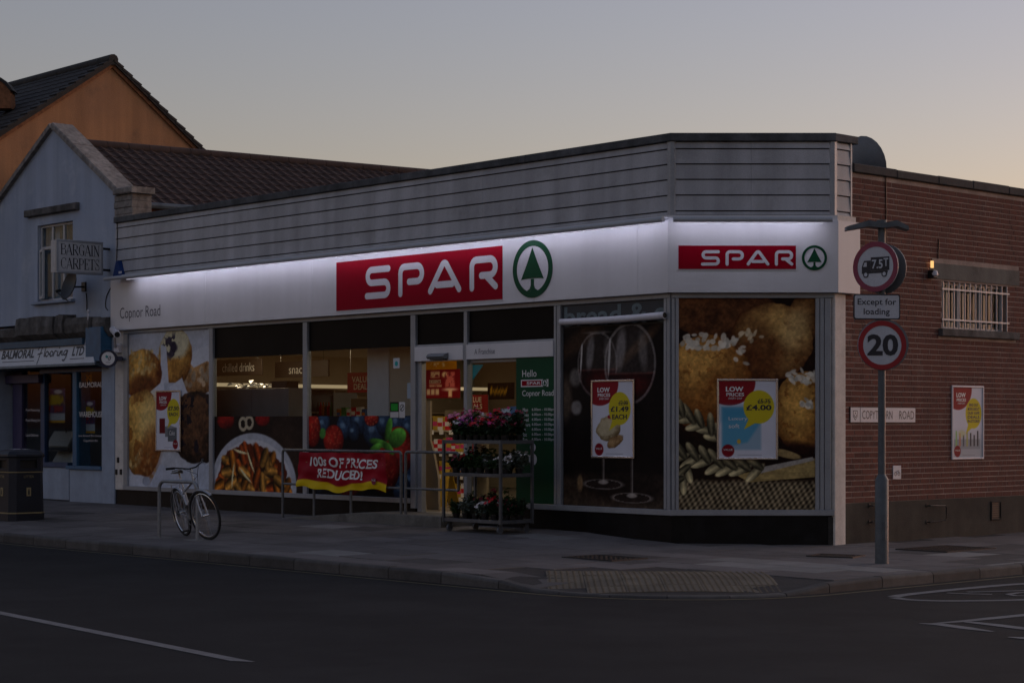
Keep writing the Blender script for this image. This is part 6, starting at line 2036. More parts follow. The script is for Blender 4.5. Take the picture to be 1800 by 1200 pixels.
mb = MB(); mb.prism(f, [(-1.2, .162), (-.2, .142), (-.05, .102), (.05, .022), (.18, -.12), (.24, -.12), (.1, .06), (-.02, .16), (-.2, .21), (-1.2, .23)], -.45, .03); mb.build('hip_tile', M['slate'], ch_)

# ================================================================== STREET FURNITURE
# --- sign post
pb = gnd(1550, 990, -.02); px_, py_ = pb.x, pb.y; pz = hgt(px_, py_)
pd = (pb - CAMP).dot(Vector((-sT, cT, 0)))          # distance along the view axis
ppm = FOC / pd                                        # photo pixels per metre at the post
zof = lambda y: EYE - (y - CY) / ppm
uof = lambda x: (x - 1550) / ppm
sp = thing('sign_post', 'grey sign post with weight limit, loading plate and 20 speed limit signs', 'sign post', (px_, py_, pz))
SPF = Fr((px_, py_, 0), (cT, sT, 0))
mb = MB(); mb.lathe((px_, py_, pz - .25), [(.078, 0), (.078, .25), (.078, zof(842) - pz + .25), (.045, zof(833) - pz + .25)], 16); mb.build('post_base', M['postgrey'], sp, smooth=True)
mb = MB(); mb.lathe((px_, py_, zof(835)), [(.044, 0), (.044, zof(393) - zof(835))], 16); mb.build('post', M['postgrey'], sp, smooth=True)
mb = MB(); mb.bbox(SPF, -.02, .03, pz + .28, pz + .5, .07, .085, .004); mb.build('door', M['postgrey'], sp)
# twin downlighter on top
mb = MB(); mb.lathe((px_, py_, zof(396)), [(.06, 0), (.06, .06)], 12); mb.build('lamp_collar', M['postgrey'], sp, smooth=True)
for s_ in (-1, 1):
    t = SPF.u * s_; z = zof(399); e = Vector((px_, py_, 0))
    def q_(a, w, zz): return e + t * a + SPF.n * w + Vector((0, 0, zz))
    L_ = uof(1595) if s_ > 0 else -uof(1487)
    vs = [q_(0, .10, z + .035), q_(0, -.10, z + .035), q_(.16, -.11, z + .07), q_(.16, .11, z + .07), q_(L_, .09, z - .0), q_(L_, -.09, z - .0), q_(0, .10, z - .02), q_(0, -.10, z - .02), q_(.16, -.11, z - .0), q_(.16, .11, z - .0), q_(L_, .09, z - .045), q_(L_, -.09, z - .045)]
    fs = [(0, 3, 2, 1), (3, 4, 5, 2), (6, 7, 8, 9), (9, 8, 11, 10), (0, 6, 9, 3), (3, 9, 10, 4), (1, 2, 8, 7), (2, 5, 11, 8), (4, 10, 11, 5), (0, 1, 7, 6)]
    mb = MB(); mb.add(vs, fs); mb.build('lamp_head', M['postgrey'], sp)


def roundel(cx, cy, R, yaw, red, label, name):
    ang = math.radians(yaw)
    u = Vector((cT * math.cos(ang) - sT * math.sin(ang), sT * math.cos(ang) + cT * math.sin(ang), 0))
    o = SPF.P(uof(cx), 0, .06); f = Fr((o.x, o.y, zof(cy)), u)
    mb = MB(); mb.disc(f, 0, 0, R, -.012, 0, 48); s = mb.build(name, M['signwhite'], sp, label=label)
    mb = MB(); mb.ring(f, 0, 0, R * .795, R, .0005, .004, 56); mb.build('red_ring', M[red], s)
    mb = MB(); mb.disc(f, 0, 0, R * 1.01, -.016, -.0125, 48); mb.build('sign_back', M['signback'], s)
    return f, s


R7 = 34.5 / ppm * 1.0
f7, s7 = roundel(1537, 469.5, 44.0 / ppm, -39, 'signpink', 'faded red ringed 7.5T weight limit sign', 'weight_limit_sign')
# the lorry
k_ = 44.0 / ppm
T7 = lambda pts: [(a * k_, b * k_) for a, b in pts]
mb = MB(); mb.prism(f7, T7([(-.20, -.16), (.62, -.16), (.62, .38), (-.20, .38)]), .0006, .003)
mb.prism(f7, T7([(-.60, -.22), (-.21, -.22), (-.21, .26), (-.50, .26), (-.60, .02)]), .0006, .003)
mb.prism(f7, T7([(-.60, -.26), (.55, -.26), (.55, -.165), (-.60, -.165)][0:4]), .0006, .0024)
mb.build('lorry', M['ink'], s7)
mb = MB()
for c in (-.42, .40): mb.disc(f7, c * k_, -.30 * k_, .125 * k_, .0032, .0045, 20)
mb.build('wheel_ring', M['ink'], s7)
mb = MB()
for c in (-.42, .40): mb.disc(f7, c * k_, -.30 * k_, .075 * k_, .0047, .0058, 20)
mb.prism(f7, T7([(-.54, .02), (-.38, .02), (-.38, .19), (-.47, .19)]), .0032, .0045)
mb.build('wheel_hub', M['signwhite'], s7)
text('7.5', f7, -.15 * k_, .33 * k_, -.08 * k_, .28 * k_, .0045, M['signwhite'], s7, offset=.02)
text('T', f7, .37 * k_, .58 * k_, .0 * k_, .32 * k_, .0045, M['signwhite'], s7, offset=.02)
# second disc facing the other way, seen from behind
mb = MB(); mb.disc(f7, .02, -.02, 44 / ppm, -.175, -.16, 40); mb.build('rear_facing_sign', M['signback'], sp)
# loading plate
ang = math.radians(6); u = Vector((cT * math.cos(ang) - sT * math.sin(ang), sT * math.cos(ang) + cT * math.sin(ang), 0))
o = SPF.P(uof(1539.5), 0, .065); f = Fr((o.x, o.y, 0), u)
pw = 42 / ppm; v0, v1 = zof(562), zof(517.5)
def rrect(hw, v0, v1, r):
    out = []
    for cx, cy, a0 in ((hw - r, v1 - r, 0), (-hw + r, v1 - r, 90), (-hw + r, v0 + r, 180), (hw - r, v0 + r, 270)):
        out += [(cx + r * math.cos(math.radians(a0 + 22.5 * k)), cy + r * math.sin(math.radians(a0 + 22.5 * k))) for k in range(5)]
    return out
mb = MB(); mb.prism(f, rrect(pw, v0, v1, .03), -.012, 0); pl = mb.build('loading_plate', M['ink'], sp, label='white plate reading Except for loading')
mb = MB(); mb.prism(f, rrect(pw - .014, v0 + .014, v1 - .014, .022), .0005, .003); mb.build('plate_face', M['signwhite'], pl)
H_ = v1 - v0
text('Except for', f, -pw * .83, pw * .83, v0 + H_ * .50, v0 + H_ * .82, .0045, M['ink'], pl, offset=.012)
text('loading', f, -pw * .57, pw * .55, v0 + H_ * .12, v0 + H_ * .44, .0045, M['ink'], pl, offset=.012)
f20, s20 = roundel(1549, 607, 43.0 / ppm, 4, 'signred', 'round red ringed 20 speed limit sign', 'speed_limit_sign')
mb = MB(); mb.disc(f20, .015, .008, 45.5 / ppm, -.03, -.018, 48); mb.build('grey_backing', M['signback'], s20)
k_ = 43.0 / ppm
text('20', f20, -.62 * k_, .66 * k_, -.43 * k_, .45 * k_, .0045, M['ink'], s20, offset=.035)

# --- wall items on the brick side
ns = thing('street_name_sign', 'white street name plate reading COPYTHORN ROAD on the brick wall', 'sign', SD.P(SD.U(1550), SD.V(1550, 743), 0))
u0, u1 = SD.U(1493), SD.U(1608); v1, v0 = SD.V(1493, 714.5), SD.V(1493, 743)
mb = MB(); mb.bbox(SD, u0, u1, v0, v1, .002, .014, .003); mb.build('plate', M['ink'], ns)
mb = MB(); ud = SD.U(1510.5)
mb.bbox(SD, u0 + .01, ud - .006, v0 + .01, v1 - .01, .0142, .016, .001); mb.bbox(SD, ud + .006, u1 - .01, v0 + .01, v1 - .01, .0142, .016, .001); mb.build('face', M['signwhite'], ns)
text('COPYTHORN', SD, SD.U(1514), SD.U(1567), v0 + (v1 - v0) * .24, v0 + (v1 - v0) * .77, .0175, M['ink'], ns); text('ROAD', SD, SD.U(1579), SD.U(1605), v0 + (v1 - v0) * .24, v0 + (v1 - v0) * .77, .0175, M['ink'], ns)
mb = MB(); uc = (u0 + ud) / 2; vc = (v0 + v1) / 2
mb.prism(SD, [(uc - .05, vc + .06), (uc - .05, vc - .02), (uc, vc - .075), (uc + .05, vc - .02), (uc + .05, vc + .06)], .0161, .0172); mb.build('crest_shield', M['ink'], ns)
mb = MB(); mb.prism(SD, [(uc - .04, vc + .05), (uc - .04, vc - .018), (uc, vc - .062), (uc + .04, vc - .018), (uc + .04, vc + .05)], .0173, .0180); mb.build('crest_field', M['signwhite'], ns)
mb = MB(); mb.stroke(SD, curve_px([(uc - .024, vc), (uc - .015, vc - .024), (uc, vc - .032), (uc + .015, vc - .024), (uc + .024, vc)], 3), .012, .0185); mb.disc(SD, uc, vc + .022, .012, .0181, .0186, 8); mb.build('crest_crescent', M['ink'], ns)
bk = thing('cycle_tile', 'small white tile with a black bicycle symbol on the brick wall', 'sign', SD.P(SD.U(1576), SD.V(1576, 842), 0))
u0, u1 = SD.U(1569), SD.U(1583); v1, v0 = SD.V(1569, 818), SD.V(1569, 842)
mb = MB(); mb.bbox(SD, u0, u1, v0, v1, .002, .01, .002); mb.build('tile', M['signwhite'], bk)
mb = MB(); uc, vc = (u0 + u1) / 2, (v0 + v1) / 2; hw = (u1 - u0) / 2
for s_ in (-1, 1): mb.ring(SD, uc + s_ * hw * .42, vc - .02, .020, .027, .0105, .012, 16)
mb.stroke(SD, [(uc - hw * .42, vc - .02), (uc - .005, vc + .02), (uc + hw * .36, vc + .025), (uc + hw * .42, vc - .02)], .007, .0125, cap=False); mb.build('bicycle_symbol', M['ink'], bk)
vg = thing('air_vent', 'dark louvred air vent in the cement plinth of the brick wall', 'vent', SD.P(SD.U(1748), SD.V(1748, 914), 0))
u0, u1 = SD.U(1740), SD.U(1758); v1, v0 = SD.V(1740, 880.5), SD.V(1740, 914)
for a, b, c, d in ((u0, u1, v0, v0 + .025), (u0, u1, v1 - .025, v1), (u0, u0 + .025, v0 + .025, v1 - .025), (u1 - .025, u1, v0 + .025, v1 - .025)):
    mb = MB(); mb.bbox(SD, a, b, c, d, .0125, .03, .004); mb.build('frame_bar', M['roofdark'], vg)
mb = MB(); mb.box(SD, u0 + .02, u1 - .02, v0 + .02, v1 - .02, .0122, .014); mb.build('vent_hole', M['black'], vg)
for k in range(7):
    z = v0 + .035 + (v1 - v0 - .07) * k / 6.5; mb = MB(); mb.box(SD, u0 + .025, u1 - .025, z, z + .012, .0142, .024); mb.build('louvre', M['roofdark'], vg)
for xs_, lab in (((1527, 1543), 'rusty tethering hoop in the plinth behind the sign post'), ((1628, 1656), 'bent black tethering hoop fixed in the cement plinth')):
    a, b = SD.U(xs_[0]), SD.U(xs_[1]); z1, z0 = SD.V(xs_[0], 888), SD.V(xs_[0], 917)
    r = thing('tether_hoop', lab, 'hoop', SD.P((a + b) / 2, z0, .05), 'iron hoops in the plinth')
    mb = MB(); mb.tube([SD.P(a, z1, .013), SD.P(a + .01, z1, .06), SD.P(b - .03, z1 - .01, .075), SD.P(b, z1 - .04, .075), SD.P(b, z0 + .04, .075), SD.P(b - .03, z0 + .01, .075), SD.P(a + .01, z0, .06), SD.P(a, z0, .013)], .010, 6); mb.build('rod', M['ironc'], r, smooth=True)
    for z in (z0, z1):
        mb = MB(); mb.disc(SD, a, z, .03, .0125, .022, 10); mb.build('fixing', M['ironc'], r)
wl_ = thing('wall_lamp', 'small lit lamp and sensor on the brick wall left of the lintel', 'lamp', SD.P(SD.U(1634), SD.V(1634, 492), 0))
u, v = SD.px(1634, 482); mb = MB(); mb.bbox(SD, u - .05, u + .05, v - .06, v + .05, .002, .10, .012); mb.build('sensor', M['black'], wl_)
mb = MB(); mb.lathe(SD.P(u - .005, v + .005, .09), [(.0, -.05), (.045, -.03), (.05, .0), (.035, .04), (.0, .05)], 12); mb.build('dome', M['letter'], wl_, smooth=True)
u, v = SD.px(1633, 465); mb = MB(); mb.bbox(SD, u - .022, u + .022, v - .05, v + .05, .04, .07, .006); mb.build('lit_tube', emit('amber_lamp', (1.0, .55, .2), .3), wl_)
mb = MB(); mb.tube([SD.P(u - .01, v + .05, .055), SD.P(u - .0, v + .075, .05), SD.P(u + .12, v + .09, .02), SD.P(u + .13, v + .09, .003)], .008, 6); mb.build('bracket', M['black'], wl_)
mb = MB(); mb.box(SD, u - .03, u - .015, v - .16, v - .05, .03, .045); mb.build('stem', M['black'], wl_)
for pts, lab in (([(1560, 298), (1557, 310), (1556.5, 330), (1557, 370), (1557, 430)], 'thin black cable down the brick wall behind the lamp head'), ([(1649.5, 421), (1649, 440), (1648.5, 455)], 'short black cable on the brick wall above the lintel')):
    mb = MB(); mb.tube([SD.P(SD.U(x), SD.V(x, y), .008) for x, y in curve_px(pts, 4)], .008, 6); mb.build('wall_cable', M['black'], label=lab, cat='cable')

# --- litter bin
bc = Vector((-11.25, -3.6, 0)); bz = hgt(bc.x, bc.y)
bn = thing('litter_bin', 'dark navy litter bin with gold lettering at the left edge', 'bin', (bc.x, bc.y, bz))
BF = Flat((bc.x, bc.y, 0), (1, 0, 0))
def oct_(r, c=.30): return [(r, -r * (1 - c)), (r, r * (1 - c)), (r * (1 - c), r), (-r * (1 - c), r), (-r, r * (1 - c)), (-r, -r * (1 - c)), (-r * (1 - c), -r), (r * (1 - c), -r)]
def loft(rows, mat, name, root, smooth=False):
    mb = MB(); vs = []
    for r, z in rows: vs += [BF.P(a, b, z) for a, b in oct_(r)]
    fs = [(k * 8 + j, k * 8 + (j + 1) % 8, k * 8 + 8 + (j + 1) % 8, k * 8 + 8 + j) for k in range(len(rows) - 1) for j in range(8)]
    fs += [tuple(range(7, -1, -1)), tuple((len(rows) - 1) * 8 + j for j in range(8))]
    mb.add(vs, fs); return mb.build(name, M[mat], root)
RB = .335
loft([(RB * .98, bz), (RB * .98, bz + .12), (RB * .96, bz + .13)], 'binbody', 'base', bn)
loft([(RB * .955, bz + .131), (RB * .92, bz + .78)], 'binbody', 'body', bn)
loft([(RB * .99, bz + .115), (RB * .99, bz + .135)], 'gold', 'lower_band', bn); loft([(RB * .95, bz + .785), (RB * .95, bz + .80)], 'gold', 'upper_band', bn)
# hood: four corner posts, dark inner, domed top
loft([(RB * .80, bz + .80), (RB * .80, bz + 1.02)], 'black', 'inner_liner', bn)
for sx in (-1, 1):
    for sy in (-1, 1):
        mb = MB(); mb.prism(BF, [(sx * RB * a, sy * RB * b) for a, b in ((.93, .45), (.93, .66), (.66, .93), (.45, .93), (.5, .75), (.75, .5))][::(1 if sx * sy > 0 else -1)], bz + .801, bz + 1.03); mb.build('hood_post', M['binbody'], bn)
for fx, fy in ((1, 0), (-1, 0), (0, 1), (0, -1)):
    f = Fr((bc.x + fx * RB * .93, bc.y + fy * RB * .93, 0), (-fy, fx, 0))
    mb = MB(); mb.bbox(f, -RB * .45, RB * .45, bz + .801, bz + .85, -.03, 0, .006); mb.bbox(f, -RB * .45, RB * .45, bz + .985, bz + 1.03, -.03, 0, .006); mb.build('aperture_rim', M['binbody'], bn)
    if (fx, fy) in ((1, 0), (0, -1)):
        f2 = Fr((bc.x + fx * RB * .945, bc.y + fy * RB * .945, 0), (-fy, fx, 0))
        text('LITTER', f2, -.09, .09, bz + .70, bz + .74, .003, M['gold'], bn)
        mb = MB(); mb.bbox(f2, -.04, .04, bz + .40, bz + .54, -.02, .004, .003); mb.build('emblem_panel', M['gold'], bn)
        mb = MB(); mb.disc(f2, .0, bz + .505, .011, .0042, .006, 10); mb.box(f2, -.014, .012, bz + .425, bz + .49, .0042, .006); mb.build('emblem', M['ink'], bn)
loft([(RB * .97, bz + 1.031), (RB * 1.0, bz + 1.05), (RB * .99, bz + 1.08), (RB * .86, bz + 1.13), (RB * .55, bz + 1.16)], 'binbody', 'lid', bn)
mb = MB(); q = random.Random(1)
for k in range(40):
    a = q.uniform(0, 2 * PI); rr_ = q.uniform(.1, .95) * RB * .5; c = bc + Vector((math.cos(a) * rr_, math.sin(a) * rr_, bz + 1.163)); s_ = q.uniform(.005, .012)
    mb.add([c + Vector((s_, 0, 0)), c + Vector((0, s_, 0)), c + Vector((-s_, 0, 0)), c + Vector((0, -s_, .003)), c + Vector((0, 0, .008))], [(0, 1, 4), (1, 2, 4), (2, 3, 4), (3, 0, 4)])
mb.build('cigarette_ends', M['letter'], bn, kind='stuff')

# --- cycle stand and bicycle
hz = .02
h0, h1 = gnd(280, 944, .02), gnd(347, 948, .02)
st = thing('cycle_stand', 'plain steel hoop cycle stand with the bicycle leaning on it', 'cycle stand', ((h0.x + h1.x) / 2, (h0.y + h1.y) / 2, hgt(-5.2, -4.3)))
pts = []; zt = hz + .79; r_ = .11
du = (h1 - h0).normalized()
pts = [h0 + Vector((0, 0, -.25)), Vector((h0.x, h0.y, zt - r_))]
for k in range(1, 7):
    a = PI / 2 * k / 6; pts.append(Vector((h0.x, h0.y, zt - r_)) + du * (r_ * (1 - math.cos(a))) + Vector((0, 0, r_ * math.sin(a))))
for k in range(0, 7):
    a = PI / 2 * k / 6; pts.append(Vector((h1.x, h1.y, zt - r_)) - du * (r_ * (1 - math.sin(a))) + Vector((0, 0, r_ * math.cos(a))))
pts += [h1 + Vector((0, 0, -.25))]
mb = MB(); mb.tube(pts, .025, 12); mb.build('hoop', M['galv'], st, smooth=True)
for h in (h0, h1):
    z = hgt(h.x, h.y); mb = MB(); mb.bbox(Flat((h.x, h.y, 0), (1, 0, 0)), -.16, .16, -.13, .13, z - .03, z + .006, .003); mb.build('footing', M['slabpale'], st)

bike = thing('bicycle', 'silver city bicycle leaning on the hoop stand with its front wheel turned', 'bicycle', (-5.0, -4.1, hgt(-5, -4.1)))
Rw = .345
R0 = Vector((-5.62, -4.02, 0)); F0 = Vector((-4.66, -4.26, 0))
R0.z = hgt(R0.x, R0.y); F0.z = hgt(F0.x, F0.y)
hd = (F0 - R0); hd.z = 0; WB = hd.length; hd.normalize()
lean = math.radians(12)
lat = Vector((hd.y, -hd.x, 0))                      # towards the road
UPB = (Vector((0, 0, 1)) * math.cos(lean) + lat * math.sin(lean))
SIDE = UPB.cross(hd)
def bp(x, h, s=0.0): return R0 + hd * x + UPB * h + SIDE * s
def torus(mb, c, a, b, R, r, n=40, m=8):
    mb.tube([c + a * (R * math.cos(2 * PI * k / n)) + b * (R * math.sin(2 * PI * k / n)) for k in range(n)], r, m, closed=True)
steer = math.radians(16)
fh = hd * math.cos(steer) + SIDE * math.sin(steer)   # heading of the front wheel
rc = bp(0, Rw); fc = F0 + UPB * Rw
def wheel(c, a, name):
    r = None
    ax = a.cross(UPB).normalized()
    mb = MB(); torus(mb, c, a, UPB, Rw - .016, .017); w = mb.build('wheel', M['rubber'], bike, smooth=True)
    mb = MB(); torus(mb, c, a, UPB, Rw - .042, .011); mb.build('rim', M['chrome'], w, smooth=True)
    mb = MB()
    for k in range(28):
        an = 2 * PI * k / 28; an2 = an + (.35 if k % 2 else -.35)
        mb.tube([c + ax * (.025 if k % 4 < 2 else -.025) + (a * math.cos(an2) + UPB * math.sin(an2)) * .02, c + (a * math.cos(an) + UPB * math.sin(an)) * (Rw - .045)], .0014, 4)
    mb.build('spokes', M['chrome'], w, kind='stuff')
    mb = MB(); mb.cyl(c - ax * .05, c + ax * .05, .022, n=10); mb.build('hub', M['chrome'], w, smooth=True)
    # mudguard
    mb = MB(); vs = []; n = 16
    a0, a1 = (math.radians(20), math.radians(205)) if name == 'r' else (math.radians(50), math.radians(185))
    for k in range(n + 1):
        an = a0 + (a1 - a0) * k / n; d = a * math.cos(an) + UPB * math.sin(an)
        vs += [c + d * (Rw + .012) - ax * .024, c + d * (Rw + .024), c + d * (Rw + .012) + ax * .024]
    fs = []
    for k in range(n): fs += [(3 * k, 3 * k + 1, 3 * k + 4, 3 * k + 3), (3 * k + 1, 3 * k + 2, 3 * k + 5, 3 * k + 4)]
    mb.add(vs, fs); mb.build('mudguard', M['bikesilver'], bike, smooth=True)
wheel(rc, hd, 'r'); wheel(fc, fh, 'f')
BB = bp(.44, .28); ST_ = bp(.30, .72); HT = bp(.80, .86); HB_ = bp(.845, .66); SDL = bp(.245, .93)
mb = MB(); mb.tube([BB, ST_], .016, 8); mb.tube([BB, HB_], .019, 8); mb.tube([bp(.325, .66), HT - UPB * .04], .015, 8); mb.tube([HT, HB_], .019, 8)
for s_ in (-.045, .045): mb.tube([BB, rc + SIDE * s_], .009, 6); mb.tube([bp(.31, .68), rc + SIDE * s_], .008, 6)
mb.build('frame', M['bikesilver'], bike, smooth=True)
mb = MB()
fs_ = fh.cross(UPB).normalized()
for s_ in (-.05, .05): mb.tube([HB_ + fs_ * s_ * .6, HB_ + (fc - HB_) * .55 + fs_ * s_, fc + fs_ * s_], .012, 6)
mb.tube([HB_ - fs_ * .045, HB_ + fs_ * .045], .014, 6)
mb.build('fork', M['bikesilver'], bike, smooth=True)
mb = MB(); mb.tube([ST_, SDL - UPB * .02], .012, 8); mb.tube([HT, HT + UPB * .14 + hd * -.03], .013, 8); mb.build('posts', M['chrome'], bike, smooth=True)
stem = HT + UPB * .14 - hd * .03
mb = MB()
mb.tube([stem - fs_ * .31 - fh * .12 + UPB * .06, stem - fs_ * .22 + UPB * .05, stem - fs_ * .06 + fh * .05, stem + fs_ * .06 + fh * .05, stem + fs_ * .22 + UPB * .05, stem + fs_ * .31 - fh * .12 + UPB * .06], .011, 8); mb.build('handlebar', M['black'], bike, smooth=True)
for s_ in (-1, 1):
    mb = MB(); a = stem + fs_ * s_ * .24 + UPB * .052 - fh * .015; b = stem + fs_ * s_ * .31 - fh * .12 + UPB * .06; mb.tube([a, b], .017, 8); mb.build('grip', M['rubber'], bike, smooth=True)
    mb = MB(); mb.tube([stem + fs_ * s_ * .2 + UPB * .04, stem + fs_ * s_ * .24 + fh * .05 + UPB * .01, stem + fs_ * s_ * .3 - fh * .05 + UPB * .0], .005, 6); mb.build('brake_lever', M['chrome'], bike)
mb = MB(); n = 10; vs = []; prof = [(-.13, .075), (-.10, .085), (-.03, .07), (.05, .03), (.13, .018), (.15, .008)]
for x, hw in prof: vs += [SDL + hd * x + SIDE * hw + UPB * -.01, SDL + hd * x + SIDE * hw * .7 + UPB * .03, SDL + hd * x - SIDE * hw * .7 + UPB * .03, SDL + hd * x - SIDE * hw + UPB * -.01]
fs = [(4 * k + j, 4 * k + (j + 1) % 4, 4 * k + 4 + (j + 1) % 4, 4 * k + 4 + j) for k in range(5) for j in range(4)] + [(3, 2, 1, 0), (20, 21, 22, 23)]
mb.add(vs, fs); mb.build('saddle', M['black'], bike, smooth=True)
mb = MB(); torus(mb, BB + SIDE * -.05, hd, UPB, .085, .006, 24, 6); mb.cyl(BB - SIDE * .06, BB + SIDE * .06, .022, n=8); mb.build('chainring', M['galv'], bike)
for s_, an in ((-1, -1.9), (1, 1.24)):
    d = hd * math.cos(an) + UPB * math.sin(an); a = BB + SIDE * .07 * s_; b = a + d * .17
    mb = MB(); mb.tube([a, b], .011, 6); cr = mb.build('crank', M['galv'], bike)
    mb = MB(); mb.bbox(Gen(b + SIDE * .05 * s_, hd, SIDE), -.04, .04, -.045, .045, -.012, .012, .003); mb.build('pedal', M['black'], cr)
mb = MB(); mb.tube([rc + SIDE * -.05 + UPB * .04, BB - SIDE * .05 + UPB * .085], .004, 5); mb.tube([rc + SIDE * -.05 - UPB * .04, BB - SIDE * .05 - UPB * .085], .004, 5); mb.build('chain', M['black'], bike)
mb = MB(); torus(mb, rc - SIDE * .05, hd, UPB, .04, .008, 16, 5); mb.build('sprocket', M['black'], bike)
# rear rack
mb = MB()
for s_ in (-.06, .06): mb.tube([rc + SIDE * s_, rc + UPB * (Rw + .07) - hd * .03 + SIDE * s_], .006, 5); mb.tube([rc + UPB * (Rw + .07) - hd * .25 + SIDE * s_, rc + UPB * (Rw + .07) + hd * .18 + SIDE * s_], .006, 5)
for k in range(4): mb.tube([rc + UPB * (Rw + .07) + hd * (-.22 + .12 * k) - SIDE * .06, rc + UPB * (Rw + .07) + hd * (-.22 + .12 * k) + SIDE * .06], .005, 5)
mb.build('rear_rack', M['bikesilver'], bike)
mb = MB(); mb.tube([stem + fs_ * .15 + UPB * .03, HT + fh * .12 + UPB * .05, HB_ + fh * .05 + UPB * .05, HB_ + (fc - HB_) * .2], .004, 5); mb.tube([stem - fs_ * .15 + UPB * .03, HT + fh * .10 + UPB * .02, bp(.6, .76)], .004, 5); mb.build('brake_cables', M['black'], bike)

# --- ramp, railings, banner
RY = -.72
rx0, rx1 = FA.U(500, -RY), FA.U(775, -RY)
rmid = FA.U(640, -RY)
g0 = .06
mb = MB()
xsr = [rx0, rmid, rx1]; zt = [hgt(rx0, RY) + .012, .25, .25]
prev = None
vs = []
for x, z in zip(xsr, zt): vs += [Vector((x, RY, -.1)), Vector((x, RY, z - .012)), Vector((x, RY + .012, z)), Vector((x, .0, z)), Vector((x, .0, -.1))]
fs = [(5 * k + j, 5 * k + 5 + j, 5 * k + 5 + (j + 1) % 5, 5 * k + (j + 1) % 5) for k in range(2) for j in range(5)] + [(0, 1, 2, 3, 4), (14, 13, 12, 11, 10)]
mb.add(vs, fs); mb.build('entrance_ramp', M['concrete'], label='low concrete ramp rising to the open shop door', cat='ramp')
def ramp_z(x): return zt[0] + (zt[1] - zt[0]) * max(0, min(1, (x - rx0) / (rmid - rx0)))
RYR = RY + .06
f = FA.off(-RYR)
def railing(posts, label, hook=False):
    us = [f.U(p) for p in posts]; zt_ = f.V(posts[0], 793.5); zm = f.V(posts[0], 855)
    r = thing('handrail', label, 'railing', f.P((us[0] + us[-1]) / 2, ramp_z(us[0]), 0), 'tubular handrails on the ramp')
    rr = .022
    zt_ = 1.19; zm = .64
    a, b = f.P(us[0], zt_, 0), f.P(us[-1], zt_, 0)
    rc_ = .05
    path = [f.P(us[0], zt_ - rc_, 0)] + [f.P(us[0] + rc_ * (1 - math.cos(t)), zt_ - rc_ + rc_ * math.sin(t), 0) for t in (.5, 1.0, 1.57)] + [f.P(us[-1] - rc_ * (1 - math.sin(t)), zt_ - rc_ + rc_ * math.cos(t), 0) for t in (0, .5, 1.0, 1.57)]
    mb = MB(); mb.tube(path, rr, 10); mb.build('top_rail', M['railgrey'], r, smooth=True)
    mb = MB(); mb.tube([f.P(us[0], zm, 0), f.P(us[-1], zm, 0)], rr * .85, 10); mb.build('mid_rail', M['railgrey'], r, smooth=True)
    for k, u in enumerate(us):
        top = zt_ - rc_ if k in (0, len(us) - 1) else zm
        bot = ramp_z(u) - .04
        if hook and k == len(us) - 1: bot = zm
        mb = MB(); mb.tube([f.P(u, bot, 0), f.P(u, top, 0)], rr, 10); mb.build('post', M['railgrey'], r, smooth=True)
    return us
us = railing([497, 552, 617, 705], 'longer grey handrail on the ramp carrying the red banner')
railing([713, 806], 'short grey handrail between the ramp and the flower trolley', hook=True)
# banner
bn_ = thing('sale_banner', 'crumpled red and yellow banner reading 100s OF PRICES REDUCED! tied to the handrail', 'banner', f.P(f.U(604), .55, .05), None)
B0, B1 = f.U(531, .03), f.U(682, .03)
bz1, bz0 = 1.165, .575
NX, NY = 90, 44
def bw(s, t):   # s 0..1 along, t 0..1 up: sag, crumple
    wv = .062 + .012 * math.sin(s * 17 + t * 3) + .012 * math.sin(s * 31 - t * 7 + 1) + .018 * (1 - t) * math.sin(s * 9 + 1) + .010 * math.sin(t * 15 + s * 6)
    lo = bz0 + .03 * math.sin(s * 8.5 + .8) + .015 * math.sin(s * 23)
    z = lo + (bz1 - .012 * math.sin(s * PI * 3) ** 2 - lo) * t
    x = B0 + (B1 - B0) * s + (1 - t) * (-.09 + .06 * s)
    return x, z, wv
A = Art(NX, NY, .32, (150, 20, 38))
A.img *= (.86 + .25 * A.n(5, 4))[..., None]
A.put(np.clip((A.t - .80 + .03 * np.sin(A.s * 9)) / .02, 0, 1), (214, 184, 26))
me = A.build('cloth', f, 0, 1, 0, 1, 0, bn_)
co = np.zeros((NX * NY, 3)); o0 = np.array(wloc(bn_))
for j in range(NY):
    for i in range(NX):
        x, z, w = bw(i / (NX - 1), 1 - j / (NY - 1)); co[j * NX + i] = np.array(f.P(x, z, w)) - o0
me.data.vertices.foreach_set('co', co.astype(np.float32).ravel()); me.data.polygons.foreach_set('use_smooth', [True] * len(me.data.polygons)); me.data.update()
def banner_text(s, s0, s1, t0, t1, off=.028):
    V, F_ = glyphs(s, off); xs = [p[0] for p in V]; ys = [p[1] for p in V]; a, b, c, d = min(xs), max(xs), min(ys), max(ys)
    mb = MB(); P = []
    for x, y in V:
        ss = s0 + (x - a) / (b - a) * (s1 - s0); tt = t0 + (y - c) / (d - c) * (t1 - t0) + .03 * math.sin(ss * 5)
        X, Z, w = bw(ss, tt); P.append(f.P(X, Z, w + .006))
    mb.add(P, F_); mb.build('lettering', M['wink'], bn_)
banner_text('100s OF PRICES', .13, .90, .60, .86); banner_text('REDUCED!', .22, .76, .29, .54)
mb = MB()
for ss, tt, dx, dz in ((.07, .84, -.03, .05), (.09, .72, -.05, .0), (.94, .84, .03, .04), (.95, .70, .05, -.01)):
    X, Z, w = bw(ss, tt); mb.flat(f, [(X, Z), (X + dx, Z + dz), (X + dx + .012, Z + dz - .012)], w + .008)
mb.build('burst_mark', M['gold'], bn_)
X, Z, w = bw(.89, .22); mb = MB(); mb.disc(f, X, Z, .055, w + .008, w + .012, 16); mb.build('value_badge', M['fdark'], bn_)
